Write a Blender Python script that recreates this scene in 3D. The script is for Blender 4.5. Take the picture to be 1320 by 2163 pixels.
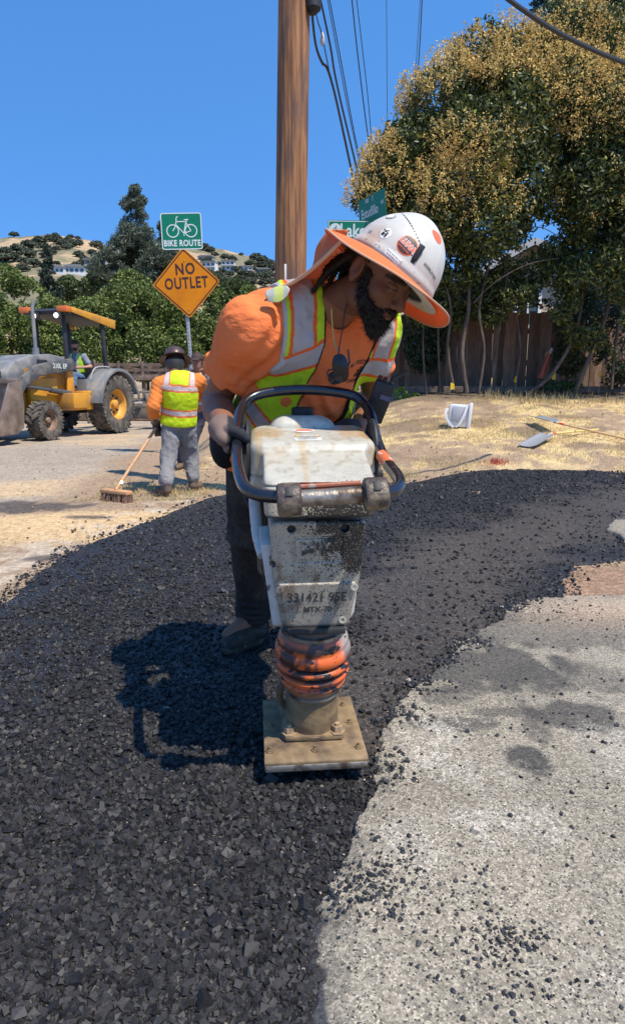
import bpy, bmesh, math, random
import numpy as np
from mathutils import Vector, Matrix
from mathutils.bvhtree import BVHTree
R = math.radians
for o in list(bpy.data.objects): bpy.data.objects.remove(o)
scene = bpy.context.scene
C = scene.collection
rng = np.random.default_rng(7)
random.seed(7)
# ---------------------------------------------------------------- camera
CAM_H = 1.10; FPX = 1350.0; TH = math.atan(261.5 / FPX)
cd = bpy.data.cameras.new('camera'); cam = bpy.data.objects.new('camera', cd); C.objects.link(cam)
cam.location = (0, 0, CAM_H); cam.rotation_euler = (R(90) - TH, 0, 0)
cd.sensor_fit = 'VERTICAL'; cd.sensor_height = 36.0; cd.lens = 36.0 * FPX / 2163.0
cd.clip_start = 0.02; cd.clip_end = 6000
scene.camera = cam
# ---------------------------------------------------------------- sky and sun
SUN = Vector((0.70, -0.60, 1.64)).normalized()
sun_el = math.asin(SUN.z); sun_az = math.atan2(SUN.x, SUN.y)
w = bpy.data.worlds.new('World'); scene.world = w; w.use_nodes = True
nt = w.node_tree; bg = nt.nodes['Background']
sky = nt.nodes.new('ShaderNodeTexSky'); sky.sky_type = 'NISHITA'; sky.sun_disc = False
sky.sun_elevation = sun_el; sky.sun_rotation = sun_az
sky.altitude = 300; sky.air_density = 1.0; sky.dust_density = 0.05; sky.ozone_density = 4.0
tcw = nt.nodes.new('ShaderNodeTexCoord'); va = nt.nodes.new('ShaderNodeVectorMath'); va.operation = 'ADD'; va.inputs[1].default_value = (0, 0, 0.30)
vn = nt.nodes.new('ShaderNodeVectorMath'); vn.operation = 'NORMALIZE'; nt.links.new(tcw.outputs['Generated'], va.inputs[0]); nt.links.new(va.outputs[0], vn.inputs[0]); nt.links.new(vn.outputs[0], sky.inputs[0])
hs = nt.nodes.new('ShaderNodeHueSaturation'); hs.inputs['Saturation'].default_value = 1.22; hs.inputs['Value'].default_value = 1.50; nt.links.new(sky.outputs[0], hs.inputs['Color'])
nt.links.new(hs.outputs[0], bg.inputs[0]); bg.inputs[1].default_value = 0.15
sl = bpy.data.lights.new('sun', 'SUN'); so = bpy.data.objects.new('sun', sl); C.objects.link(so)
sl.energy = 5.0; sl.angle = R(0.53); sl.color = (1.0, 0.93, 0.81)
so.rotation_euler = (-SUN).to_track_quat('-Z', 'Y').to_euler(); so.location = (5, -5, 12)
scene.view_settings.view_transform = 'Standard'; scene.view_settings.look = 'None'
scene.view_settings.exposure = 0.32; scene.view_settings.gamma = 1.0
scene.render.engine = 'CYCLES'
# ---------------------------------------------------------------- helpers: space
def P(px, py, Y):                                   # photo direction -> point at distance Y in front
    u = (px - 660) / FPX; v = (1081.5 - py) / FPX
    d = np.array([u, math.cos(TH) + v * math.sin(TH), -math.sin(TH) + v * math.cos(TH)])
    return np.array([0, 0, CAM_H]) + d * (Y / d[1])
def G(px, py, z=0.0):
    u = (px - 660) / FPX; v = (1081.5 - py) / FPX
    d = np.array([u, math.cos(TH) + v * math.sin(TH), -math.sin(TH) + v * math.cos(TH)])
    return np.array([0, 0, CAM_H]) + d * ((z - CAM_H) / d[2])
def V(*a): return np.array(a, float)
def nrm(a): a = np.asarray(a, float); return a / np.linalg.norm(a)
def sstep(x, a, b):
    t = np.clip((x - a) / (b - a), 0, 1); return t * t * (3 - 2 * t)
def lerp(a, b, t): return a + (b - a) * t
# ---------------------------------------------------------------- helpers: noise
def _hash(i, j, k, s):
    n = (i.astype(np.int64) * 374761393 + j.astype(np.int64) * 668265263 + k.astype(np.int64) * 2147483647 + s * 974634777) & 0xffffffff
    n = ((n ^ (n >> 13)) * 1274126177) & 0xffffffff
    n = n ^ (n >> 16)
    return (n & 0xffff).astype(np.float32) / 65535.0
def vnoise(x, y, z=None, seed=0):
    if z is None: z = np.zeros_like(x)
    xi = np.floor(x); yi = np.floor(y); zi = np.floor(z)
    fx, fy, fz = x - xi, y - yi, z - zi
    fx = fx * fx * (3 - 2 * fx); fy = fy * fy * (3 - 2 * fy); fz = fz * fz * (3 - 2 * fz)
    r = 0
    for a in (0, 1):
        for b in (0, 1):
            for c in (0, 1):
                wgt = (fx if a else 1 - fx) * (fy if b else 1 - fy) * (fz if c else 1 - fz)
                r = r + wgt * _hash(xi + a, yi + b, zi + c, seed)
    return r * 2 - 1
def fbm(x, y, z=None, f=1.0, o=4, seed=0):
    r = 0; a = 1; t = 0
    for i in range(o):
        r = r + a * vnoise(x * f, y * f, None if z is None else z * f, seed + i * 17); t += a
        a *= 0.5; f *= 2.03
    return r / t
# ---------------------------------------------------------------- helpers: materials
MATS = {}
def mat(name, col=(0.5, 0.5, 0.5), rough=0.6, metal=0.0, attr=False, var=0.0, vscale=30.0, bump=0.0, bscale=60.0,
        bdist=0.01, spec=0.5, col2=None, c2scale=8.0, c2lo=0.5, c2hi=0.6, coat=0.0, transl=0.0, stretch=None, emis=None, detail=4.0, speck=None):
    if name in MATS: return MATS[name]
    m = bpy.data.materials.new(name); m.use_nodes = True; MATS[name] = m
    n = m.node_tree.nodes; l = m.node_tree.links
    b = n['Principled BSDF']; b.inputs['Roughness'].default_value = rough; b.inputs['Metallic'].default_value = metal
    b.inputs['Specular IOR Level'].default_value = spec; b.inputs['Coat Weight'].default_value = coat
    tc = n.new('ShaderNodeTexCoord'); vec = tc.outputs['Object']
    if stretch:
        mp = n.new('ShaderNodeMapping'); mp.inputs['Scale'].default_value = stretch
        l.new(vec, mp.inputs['Vector']); vec = mp.outputs[0]
    if attr:
        a = n.new('ShaderNodeAttribute'); a.attribute_name = 'Col'; cur = a.outputs['Color']
    else:
        rg = n.new('ShaderNodeRGB'); rg.outputs[0].default_value = (*col, 1); cur = rg.outputs[0]
    def noise(sc, det=detail):
        t = n.new('ShaderNodeTexNoise'); t.inputs['Scale'].default_value = sc; t.inputs['Detail'].default_value = det
        l.new(vec, t.inputs['Vector']); return t.outputs['Fac']
    if col2 is not None:
        f = noise(c2scale); mr = n.new('ShaderNodeMapRange'); mr.inputs[1].default_value = c2lo; mr.inputs[2].default_value = c2hi
        l.new(f, mr.inputs[0]); mx = n.new('ShaderNodeMix'); mx.data_type = 'RGBA'
        l.new(mr.outputs[0], mx.inputs[0]); l.new(cur, mx.inputs[6]); mx.inputs[7].default_value = (*col2, 1); cur = mx.outputs[2]
    if var > 0:
        f = noise(vscale); mr = n.new('ShaderNodeMapRange'); mr.inputs[1].default_value = 0.3; mr.inputs[2].default_value = 0.7
        mr.inputs[3].default_value = 1 - var; mr.inputs[4].default_value = 1 + var
        l.new(f, mr.inputs[0]); hs = n.new('ShaderNodeVectorMath'); hs.operation = 'SCALE'
        l.new(cur, hs.inputs[0]); l.new(mr.outputs[0], hs.inputs['Scale']); cur = hs.outputs[0]
    if speck:                                                    # tar spatter; its density rides in the alpha of Col
        f = noise(speck, 2.5); mr = n.new('ShaderNodeMapRange'); mr.inputs[3].default_value = 0.80; mr.inputs[4].default_value = 0.40
        l.new(a.outputs['Alpha'], mr.inputs[0]); gt = n.new('ShaderNodeMath'); gt.operation = 'GREATER_THAN'; l.new(f, gt.inputs[0]); l.new(mr.outputs[0], gt.inputs[1])
        mx = n.new('ShaderNodeMix'); mx.data_type = 'RGBA'; mx.inputs[7].default_value = (.020, .017, .016, 1)
        l.new(gt.outputs[0], mx.inputs[0]); l.new(cur, mx.inputs[6]); cur = mx.outputs[2]
    l.new(cur, b.inputs['Base Color'])
    if bump > 0:
        f = noise(bscale); bp = n.new('ShaderNodeBump'); bp.inputs['Strength'].default_value = bump; bp.inputs['Distance'].default_value = bdist
        l.new(f, bp.inputs['Height']); l.new(bp.outputs[0], b.inputs['Normal'])
    if emis:
        b.inputs['Emission Color'].default_value = (*emis[:3], 1); b.inputs['Emission Strength'].default_value = emis[3]
    if transl > 0:
        tr = n.new('ShaderNodeBsdfTranslucent'); l.new(cur, tr.inputs[0]); ms = n.new('ShaderNodeMixShader')
        ms.inputs[0].default_value = transl; l.new(b.outputs[0], ms.inputs[1]); l.new(tr.outputs[0], ms.inputs[2])
        l.new(ms.outputs[0], n['Material Output'].inputs[0])
    return m
# ---------------------------------------------------------------- helpers: objects
def tag(o, label=None, cat=None, group=None, kind=None):
    if label: o['label'] = label
    if cat: o['category'] = cat
    if group: o['group'] = group
    if kind: o['kind'] = kind
    return o
def thing(name, label, cat, loc=(0, 0, 0), rz=0.0, group=None):
    o = bpy.data.objects.new(name, None); C.objects.link(o); o.empty_display_size = 0.1
    o.location = loc; o.rotation_euler = (0, 0, rz); return tag(o, label, cat, group)
def link(name, me, m=None, parent=None, smooth=False, world=False):
    """world=True: vertices are given in world space; they are moved into the parent's frame"""
    o = bpy.data.objects.new(name, me); C.objects.link(o)
    if m is not None:
        for mm in (m if isinstance(m, (list, tuple)) else [m]): me.materials.append(mm)
    if smooth: me.polygons.foreach_set('use_smooth', np.ones(len(me.polygons), bool))
    if parent is not None:
        if world:
            M = Matrix.Identity(4); q = parent
            while q is not None:
                M = (Matrix.Translation(q.location) @ q.rotation_euler.to_matrix().to_4x4()) @ M; q = q.parent
            me.transform(M.inverted())
        o.parent = parent
    return o
def npmesh(name, v, f, col=None):
    """v (n,3), f (m,3|4) arrays -> mesh"""
    v = np.asarray(v, np.float32); f = np.asarray(f, np.int32)
    me = bpy.data.meshes.new(name); k = f.shape[1]
    me.vertices.add(len(v)); me.vertices.foreach_set('co', v.ravel())
    me.loops.add(f.size); me.loops.foreach_set('vertex_index', f.ravel())
    me.polygons.add(len(f)); me.polygons.foreach_set('loop_start', np.arange(0, f.size, k, dtype=np.int32))
    me.polygons.foreach_set('loop_total', np.full(len(f), k, np.int32))
    me.polygons.foreach_set('use_smooth', np.zeros(len(f), bool)); me.update(calc_edges=True)
    if col is not None: setcol(me, col)
    return me
def setcol(me, col):
    c = np.zeros((len(col), 4), np.float32); c[:, :np.asarray(col).shape[1]] = col
    a = me.color_attributes.new('Col', 'FLOAT_COLOR', 'POINT'); a.data.foreach_set('color', c.ravel())
class MB:
    """collects shapes into one mesh"""
    def __init__(s): s.v = []; s.f = []
    def add(s, vs, fs, M=None):
        k = len(s.v)
        for p in vs:
            p = Vector(p)
            s.v.append(M @ p if M is not None else p)
        for f in fs: s.f.append([i + k for i in f])
        return s
    def box(s, c, size, rot=None, bev=0.0, M=None, taper=1.0):
        bm = bmesh.new(); bmesh.ops.create_cube(bm, size=1)
        for v in bm.verts:
            t = taper if v.co.z > 0 else 1.0
            v.co = Vector((v.co.x * size[0] * t, v.co.y * size[1] * t, v.co.z * size[2]))
        if bev > 0: bmesh.ops.bevel(bm, geom=bm.edges[:], offset=bev, segments=2, affect='EDGES', profile=0.5)
        T = Matrix.Translation(Vector(c)) @ (rot.to_4x4() if rot is not None else Matrix.Identity(4))
        if M is not None: T = M @ T
        bm.verts.ensure_lookup_table()
        s.add([v.co.copy() for v in bm.verts], [[q.index for q in f.verts] for f in bm.faces], T); bm.free(); return s
    def tube(s, pts, r, n=10, cap=True, close=False):
        pts = [Vector(p) for p in pts]; m = len(pts)
        rs = r if isinstance(r, (list, tuple)) else [r] * m
        k = len(s.v); up = None
        for i, p in enumerate(pts):
            a = pts[(i - 1) % m] if (i > 0 or close) else p; b = pts[(i + 1) % m] if (i < m - 1 or close) else p
            t = (b - a).normalized()
            if up is None:
                up = t.orthogonal().normalized()
            up = (up - t * up.dot(t)).normalized(); w_ = t.cross(up)
            for j in range(n):
                a_ = 2 * math.pi * j / n; s.v.append(p + (up * math.cos(a_) + w_ * math.sin(a_)) * rs[i])
        for i in range(m if close else m - 1):
            i2 = (i + 1) % m
            for j in range(n): s.f.append([k + i * n + j, k + i * n + (j + 1) % n, k + i2 * n + (j + 1) % n, k + i2 * n + j])
        if cap and not close:
            s.f.append([k + j for j in range(n)][::-1]); s.f.append([k + (m - 1) * n + j for j in range(n)])
        return s
    def prism(s, poly, a, b, M=None):
        """poly: list of (x,z), extruded along y from a to b"""
        n = len(poly); vs = [(x, a, z) for x, z in poly] + [(x, b, z) for x, z in poly]
        fs = [list(range(n)), list(range(2 * n - 1, n - 1, -1))] + [[i, i + n, (i + 1) % n + n, (i + 1) % n] for i in range(n)]
        return s.add(vs, fs, M)
    def lathe(s, prof, n=24, M=None, cap=True):
        """prof: (r,z)"""
        vs = []; fs = []
        for r_, z in prof:
            for j in range(n):
                a = 2 * math.pi * j / n; vs.append((r_ * math.cos(a), r_ * math.sin(a), z))
        for i in range(len(prof) - 1):
            for j in range(n): fs.append([i * n + j, i * n + (j + 1) % n, (i + 1) * n + (j + 1) % n, (i + 1) * n + j])
        if cap: fs.append([j for j in range(n)][::-1]); fs.append([(len(prof) - 1) * n + j for j in range(n)])
        return s.add(vs, fs, M)
    def build(s, name, m=None, parent=None, smooth=False, sharp=35, bevel=0.0, world=False, M=None):
        me = bpy.data.meshes.new(name); vv = s.v if M is None else [M @ v for v in s.v]
        me.from_pydata([tuple(v) for v in vv], [], s.f); me.update()
        bm = bmesh.new(); bm.from_mesh(me); bmesh.ops.recalc_face_normals(bm, faces=bm.faces)
        if bevel > 0:
            es = [e for e in bm.edges if len(e.link_faces) == 2 and e.calc_face_angle(0) > R(30)]
            bmesh.ops.bevel(bm, geom=es, offset=bevel, segments=2, affect='EDGES', profile=0.5, clamp_overlap=True)
        if smooth:
            for f in bm.faces: f.smooth = True
            for e in bm.edges:
                if len(e.link_faces) == 2 and e.calc_face_angle(0) > R(sharp): e.smooth = False
        bm.to_mesh(me); bm.free()
        return link(name, me, m, parent, world=world)
def spline(pts, n=8, close=False):
    pts = [np.asarray(p, float) for p in pts]; m = len(pts); out = []
    for i in range(m if close else m - 1):
        if close: p0, p1, p2, p3 = pts[i - 1], pts[i], pts[(i + 1) % m], pts[(i + 2) % m]
        else: p0, p1, p2, p3 = pts[max(i - 1, 0)], pts[i], pts[i + 1], pts[min(i + 2, m - 1)]
        for j in range(n):
            t = j / n
            out.append(0.5 * ((2 * p1) + (-p0 + p2) * t + (2 * p0 - 5 * p1 + 4 * p2 - p3) * t * t + (-p0 + 3 * p1 - 3 * p2 + p3) * t ** 3))
    if not close: out.append(pts[-1])
    return out
def frame(origin, x, z=None, y=None):
    """matrix with given x axis and approximate z axis"""
    x = Vector(x).normalized(); z = Vector(z); z = (z - x * z.dot(x)).normalized(); y = z.cross(x)
    M = Matrix((x, y, z)).transposed().to_4x4(); M.translation = Vector(origin); return M
# ---------------------------------------------------------------- helpers: signed distance modelling
class Pt:
    def __init__(s, X, Y, Z): s.x, s.y, s.z = X, Y, Z
def cone(p, a, b, ra, rb):
    a = np.asarray(a, float); b = np.asarray(b, float); ba = b - a; L = float(ba @ ba) + 1e-12
    dx, dy, dz = p.x - a[0], p.y - a[1], p.z - a[2]
    t = np.clip((dx * ba[0] + dy * ba[1] + dz * ba[2]) / L, 0, 1)
    dx = dx - t * ba[0]; dy = dy - t * ba[1]; dz = dz - t * ba[2]
    return np.sqrt(dx * dx + dy * dy + dz * dz) - (ra + (rb - ra) * t)
def loc(p, c, M):
    c = np.asarray(c, float); dx, dy, dz = p.x - c[0], p.y - c[1], p.z - c[2]
    if M is None: return dx, dy, dz
    M = np.asarray(M, float)   # rows = axes
    return tuple(dx * M[i][0] + dy * M[i][1] + dz * M[i][2] for i in range(3))
def ell(p, c, r, M=None):
    x, y, z = loc(p, c, M)
    k0 = np.sqrt((x / r[0]) ** 2 + (y / r[1]) ** 2 + (z / r[2]) ** 2) + 1e-9
    k1 = np.sqrt((x / r[0] ** 2) ** 2 + (y / r[1] ** 2) ** 2 + (z / r[2] ** 2) ** 2) + 1e-9
    return k0 * (k0 - 1) / k1
def rbox(p, c, h, rad, M=None):
    x, y, z = loc(p, c, M)
    qx, qy, qz = np.abs(x) - h[0] + rad, np.abs(y) - h[1] + rad, np.abs(z) - h[2] + rad
    return np.sqrt(np.maximum(qx, 0) ** 2 + np.maximum(qy, 0) ** 2 + np.maximum(qz, 0) ** 2) + np.minimum(np.maximum(qx, np.maximum(qy, qz)), 0) - rad
def smin(a, b, k=0.02):
    h = np.clip(0.5 + 0.5 * (b - a) / k, 0, 1); return b + (a - b) * h - k * h * (1 - h)
def smax(a, b, k=0.02): return -smin(-a, -b, k)
def sdf_arrays(fn, lo, hi, vox):
    if isinstance(lo, dict): ax = [np.asarray(lo[k], np.float32) for k in 'xyz']
    else: ax = [np.arange(lo[i], hi[i] + vox, vox, dtype=np.float32) for i in range(3)]
    X, Y, Z = np.meshgrid(*ax, indexing='ij')
    D = np.asarray(fn(Pt(X, Y, Z)), np.float32); S = D < 0
    nx, ny, nz = D.shape; cs = (nx - 1, ny - 1, nz - 1)
    acc = np.zeros(cs + (3,), np.float32); cnt = np.zeros(cs, np.float32)
    for axis in range(3):
        o1, o2 = [a for a in range(3) if a != axis]
        for a in (0, 1):
            for b in (0, 1):
                s0 = [slice(None)] * 3; s1 = [slice(None)] * 3
                s0[axis] = slice(0, -1); s1[axis] = slice(1, None)
                for q, k in ((o1, a), (o2, b)):
                    s0[q] = s1[q] = slice(k, D.shape[q] - 1 + k)
                d0, d1 = D[tuple(s0)], D[tuple(s1)]
                m = (d0 < 0) != (d1 < 0); t = np.where(m, d0 / (d0 - d1 + 1e-12), 0)
                acc[..., axis] += np.where(m, t, 0); acc[..., o1] += m * float(a); acc[..., o2] += m * float(b); cnt += m
    act = cnt > 0; idx = np.full(cs, -1, np.int64); idx[act] = np.arange(act.sum())
    I = np.argwhere(act); u = I + acc[act] / cnt[act][:, None]; v = np.stack([np.interp(u[:, i], np.arange(len(ax[i])), ax[i]) for i in range(3)], 1)
    faces = []
    for axis in range(3):
        o1, o2 = [(1, 2), (2, 0), (0, 1)][axis]
        s0 = [slice(1, -1)] * 3; s1 = [slice(1, -1)] * 3
        s0[axis] = slice(0, -1); s1[axis] = slice(1, None)
        a_, b_ = S[tuple(s0)], S[tuple(s1)]; m = a_ != b_
        E = np.argwhere(m); 
        base = E.copy(); base[:, o1] += 1; base[:, o2] += 1
        def cell(d1, d2):
            q = base.copy(); q[:, o1] -= d1; q[:, o2] -= d2; return idx[q[:, 0], q[:, 1], q[:, 2]]
        qd = np.stack([cell(1, 1), cell(0, 1), cell(0, 0), cell(1, 0)], 1)
        flip = ~a_[m]; qd[flip] = qd[flip][:, ::-1]; faces.append(qd)
    f = np.concatenate(faces)
    f = f[(f >= 0).all(1)]
    return v, f
def axis(*segs):
    """axis((a, b, step), (b, c, step2), ...)"""
    out = []
    for a, b, st in segs: out.append(np.arange(a, b - st * 0.3, st))
    return np.concatenate(out + [[segs[-1][1]]])
def sdf(name, fn, lo, hi, vox, m=None, parent=None, colfn=None, world=True, smooth=True, post=None):
    v, f = sdf_arrays(fn, lo, hi, vox)
    if post is not None: v = post(v)
    col = colfn(v) if colfn else None
    me = npmesh(name, v, f, col)
    return link(name, me, m, parent, smooth=smooth, world=world)
# ---------------------------------------------------------------- helpers: text
def text_arrays(body, size=1.0, align='CENTER', bold=0.0, ext=0.0, squeeze=1.0, spacing=1.0):
    cu = bpy.data.curves.new('t', 'FONT'); cu.body = body; cu.size = size; cu.align_x = align; cu.align_y = 'CENTER'
    cu.offset = bold; cu.extrude = ext; cu.space_character = spacing; cu.resolution_u = 3
    ob = bpy.data.objects.new('t', cu); C.objects.link(ob)
    dg = bpy.context.evaluated_depsgraph_get(); me = bpy.data.meshes.new_from_object(ob.evaluated_get(dg))
    bpy.data.objects.remove(ob); bpy.data.curves.remove(cu)
    vs = [(v.co.x * squeeze, v.co.y, v.co.z) for v in me.vertices]; fs = [list(p.vertices) for p in me.polygons]
    bpy.data.meshes.remove(me); return vs, fs
def flat_text(name, body, size, M, m, parent, **k):
    """text in the local XY plane of M (world unless parent frame given)"""
    vs, fs = text_arrays(body, size, **k); b = MB(); b.add(vs, fs, M)
    me = bpy.data.meshes.new(name); me.from_pydata([tuple(v) for v in b.v], [], b.f)
    return me
# ================================================================ GROUND
def sdpoly(x, y, poly):
    """signed distance, negative inside"""
    poly = np.asarray(poly, float); n = len(poly); d = np.full(x.shape, 1e9); ins = np.zeros(x.shape, bool)
    for i in range(n):
        a = poly[i]; b = poly[(i + 1) % n]; e = b - a; L = e @ e + 1e-12
        t = np.clip(((x - a[0]) * e[0] + (y - a[1]) * e[1]) / L, 0, 1)
        d = np.minimum(d, (x - a[0] - t * e[0]) ** 2 + (y - a[1] - t * e[1]) ** 2)
        c = ((a[1] > y) != (b[1] > y)) & (x < (b[0] - a[0]) * (y - a[1]) / (b[1] - a[1] + 1e-12) + a[0])
        ins ^= c
    d = np.sqrt(d); return np.where(ins, -d, d)
def gp(l): return [tuple(G(a, b)[:2]) for a, b in l]
ASPH = gp([(-400, 1400), (0, 1262), (60, 1215), (110, 1178), (200, 1135), (290, 1105), (380, 1072), (430, 1052), (480, 1040), (600, 1032), (850, 1020),
           (900, 1010), (960, 998), (1050, 988), (1130, 985), (1230, 990), (1320, 998), (1600, 1012), (1600, 1150), (1320, 1185), (1230, 1195), (1195, 1230), (1215, 1262), (1330, 1275), (1700, 1275)]) + [(6, -2), (-6, -2), (-6, 2.5)]
PAVE = gp([(1700, 1250), (1320, 1262), (1200, 1268), (1110, 1275), (1080, 1287), (1052, 1318), (985, 1362), (930, 1410), (885, 1452), (850, 1478), (822, 1530),
           (800, 1580), (784, 1630), (780, 1680), (762, 1730), (735, 1790), (700, 1885), (672, 1960), (660, 2020), (648, 2100), (640, 2163)]) + [(0.0, 0.55), (0.0, -2), (6, -2)]
PAVE2 = gp([(1278, 1125), (1300, 1095), (1340, 1082), (1600, 1080), (1600, 1170), (1335, 1175), (1312, 1140)])
ROAD = gp([(-900, 1130), (-200, 1090), (0, 1075), (150, 1050), (240, 985), (330, 935), (390, 905), (440, 880), (460, 845), (520, 838)]) + [(-1, 60), (-60, 60), (-60, 5)]
def terrain(x, y):
    bank = 0.138 * np.maximum(y - 8.6 - 0.15 * np.sin(x), 0) * sstep(x, -0.8, 2.6)
    bank = np.minimum(bank, 1.02 + 0.0 * x)
    return bank
def tz(x, y): return float(terrain(np.array([float(x)]), np.array([float(y)]))[0])
def fan_grid(y0, y1, ny, xw, nx, xmin=1.0):
    """rows spaced in proportion to distance; width grows with distance"""
    t = np.linspace(0, 1, ny); y = y0 * (y1 / y0) ** t
    s = np.linspace(-1, 1, nx); Yg, Sg = np.meshgrid(y, s, indexing='ij'); Xg = Sg * (xmin + xw * Yg)
    i = np.arange(ny - 1)[:, None] * nx + np.arange(nx - 1)[None]
    f = np.stack([i, i + 1, i + nx + 1, i + nx], -1).reshape(-1, 4)
    return Xg.ravel(), Yg.ravel(), f
# ---- base ground: dusty verge, old road on the left, dry grass bank on the right
def ground_color(x, y):
    n1 = fbm(x, y, f=0.9, o=5, seed=3); n2 = fbm(x, y, f=6.0, o=4, seed=9); n3 = fbm(x * 0.35, y, f=1.3, o=4, seed=21)
    dirt = np.array([0.335, 0.235, 0.150]); straw = np.array([0.66, 0.49, 0.24]); road = np.array([0.37, 0.30, 0.225]); dust = np.array([0.56, 0.385, 0.205])
    dark = np.array([0.15, 0.11, 0.075])
    c = np.tile(dirt, (len(x), 1))
    def mixin(c, k, w): w = np.clip(w, 0, 1)[:, None]; return c * (1 - w) + k * w
    # straw on the bank
    ws = sstep(y, 8.0, 9.5) * sstep(x, -2.2, -0.9) + sstep(x, -1.8, -1.3) * sstep(y, 6.8, 7.4) * (x < 0)
    c = mixin(c, straw, ws * sstep(n1 + 0.5 * n2 + 0.22, -0.1, 0.35))
    c = mixin(c, dirt * 0.8, ws * sstep(fbm(x, y, f=1.6, o=3, seed=44), 0.12, 0.4))
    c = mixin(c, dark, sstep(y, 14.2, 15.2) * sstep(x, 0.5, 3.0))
    # road
    sd = sdpoly(x, y, ROAD) + 0.25 * n1 + 0.1 * n2
    wr = sstep(-sd, -0.1, 0.5)
    c = mixin(c, road * (1 + 0.18 * n3[:, None]), wr)
    c = mixin(c, dust, wr * sstep(n3, 0.1, 0.5) * 0.7)
    # swept dust near the broom
    q = np.array(G(200, 1105)[:2]); e = np.exp(-(((x - q[0]) / 1.9) ** 2 + ((y - q[1] - 0.12 * (x - q[0])) / 0.62) ** 2) * 1.1)
    c = mixin(c, dust * 1.02, sstep(e + 0.15 * n1, 0.15, 0.55))
    # bits of spilled asphalt and bare grey patches at the border of the mat
    sa = sdpoly(x, y, ASPH)
    c = mixin(c, np.array([0.50, 0.405, 0.30]), (x < -1.2) * sstep(-np.abs(sa - 0.22), -0.35, -0.05) * sstep(n2 + n1 * 0.5, -0.15, 0.2) * 0.8)
    for (px, py, rx, ry) in ((45, 1068, 0.75, 0.42), (190, 1090, 0.25, 0.10), (150, 1175, 0.4, 0.12), (260, 1150, 0.5, 0.1)):
        q = G(px, py); e = np.exp(-(((x - q[0]) / rx) ** 2 + ((y - q[1]) / ry) ** 2))
        c = mixin(c, np.array([0.07, 0.062, 0.06]), sstep(e + 0.45 * n2, 0.42, 0.75) * 0.85)
    q = G(1250, 1225); e = np.exp(-(((x - q[0]) / 0.7) ** 2 + ((y - q[1]) / 0.35) ** 2)); c = mixin(c, np.array([0.30, 0.19, 0.12]), sstep(e, 0.2, 0.6))
    return np.clip(c * (1 + 0.13 * n2[:, None]), 0.01, 1)
x, y, f = fan_grid(0.4, 130, 620, 0.62, 560, 3.0)
n = fbm(x, y, f=2.2, o=4, seed=5); sd = sdpoly(x, y, ROAD)
z = terrain(x, y) - 0.014 + 0.03 * n * sstep(sd, 0.0, 0.8) * sstep(y, 4, 8) + 0.010 * fbm(x, y, f=14, o=3, seed=8) * sstep(y, 3, 6) - 0.05 * (y < 2.9)
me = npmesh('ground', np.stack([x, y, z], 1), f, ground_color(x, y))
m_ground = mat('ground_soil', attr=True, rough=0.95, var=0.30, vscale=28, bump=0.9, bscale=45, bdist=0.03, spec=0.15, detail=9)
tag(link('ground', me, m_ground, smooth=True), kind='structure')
bx0 = MB().box((0, 0, -0.9), (2400, 2400, 0.2)); o = bx0.build('far_ground', mat('far_soil', (0.30, 0.24, 0.16), 0.95)); o.location = (0, 900, 0); tag(o, kind='structure')
# ---- fresh asphalt mat
rr = lambda n: rng.random(n)
x, y, f = fan_grid(0.45, 10.5, 760, 0.56, 620, 0.35)
inb = lambda x, y: (x > -6.5) & (x < 6.5)
nb = fbm(x, y, f=3.0, o=5, seed=31)
sa = sdpoly(x, y, ASPH) + 0.05 * nb + 0.035 * fbm(x, y, f=14, o=3, seed=33)
def asph_h(x, y, sa):
    comp = lane(x, y)
    h = 0.009 * fbm(x, y, f=7, o=4, seed=40) + (0.0050 * (1 - 0.55 * comp)) * fbm(x, y, f=60, o=3, seed=41) + 0.004
    return h - 0.05 * sstep(sa, -0.10, 0.06)
def lane(x, y):
    """the compacted, dustier track across the mat"""
    pts = [G(1400, 1040), G(1180, 1110), G(1000, 1160), (G(905, 1260)), G(880, 1330), G(820, 1430), G(790, 1500)]
    d = np.full(x.shape, 9.0)
    for a, b in zip(pts[:-1], pts[1:]):
        e = b[:2] - a[:2]; t = np.clip(((x - a[0]) * e[0] + (y - a[1]) * e[1]) / (e @ e), 0, 1)
        d = np.minimum(d, np.hypot(x - a[0] - t * e[0], y - a[1] - t * e[1]) / (0.16 + 0.10 * a[1]))
    return 1 - sstep(d + 0.5 * fbm(x, y, f=4, o=3, seed=50), 0.35, 1.15)
def pave_sd(x, y):
    d = np.minimum(sdpoly(x, y, PAVE), sdpoly(x, y, PAVE2))
    return d + 0.030 * fbm(x, y, f=7, o=5, seed=60) + 0.012 * fbm(x, y, f=40, o=2, seed=61)
z = asph_h(x, y, sa) - 0.04 * sstep(-pave_sd(x, y), 0.015, 0.05)
cm = lane(x, y)[:, None]; nn = fbm(x, y, f=2.0, o=4, seed=52)[:, None]
col = np.array([0.017, 0.0155, 0.015]) * (1 - cm) + np.array([0.066, 0.053, 0.041]) * cm
col = col * (1 + 0.25 * nn)
keep = (sa < 0.12) & (np.abs(x) < 6.5); kf = keep[f].all(1)
v = np.stack([x, y, z], 1); me = npmesh('asphalt', v, f[kf], col)
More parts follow.
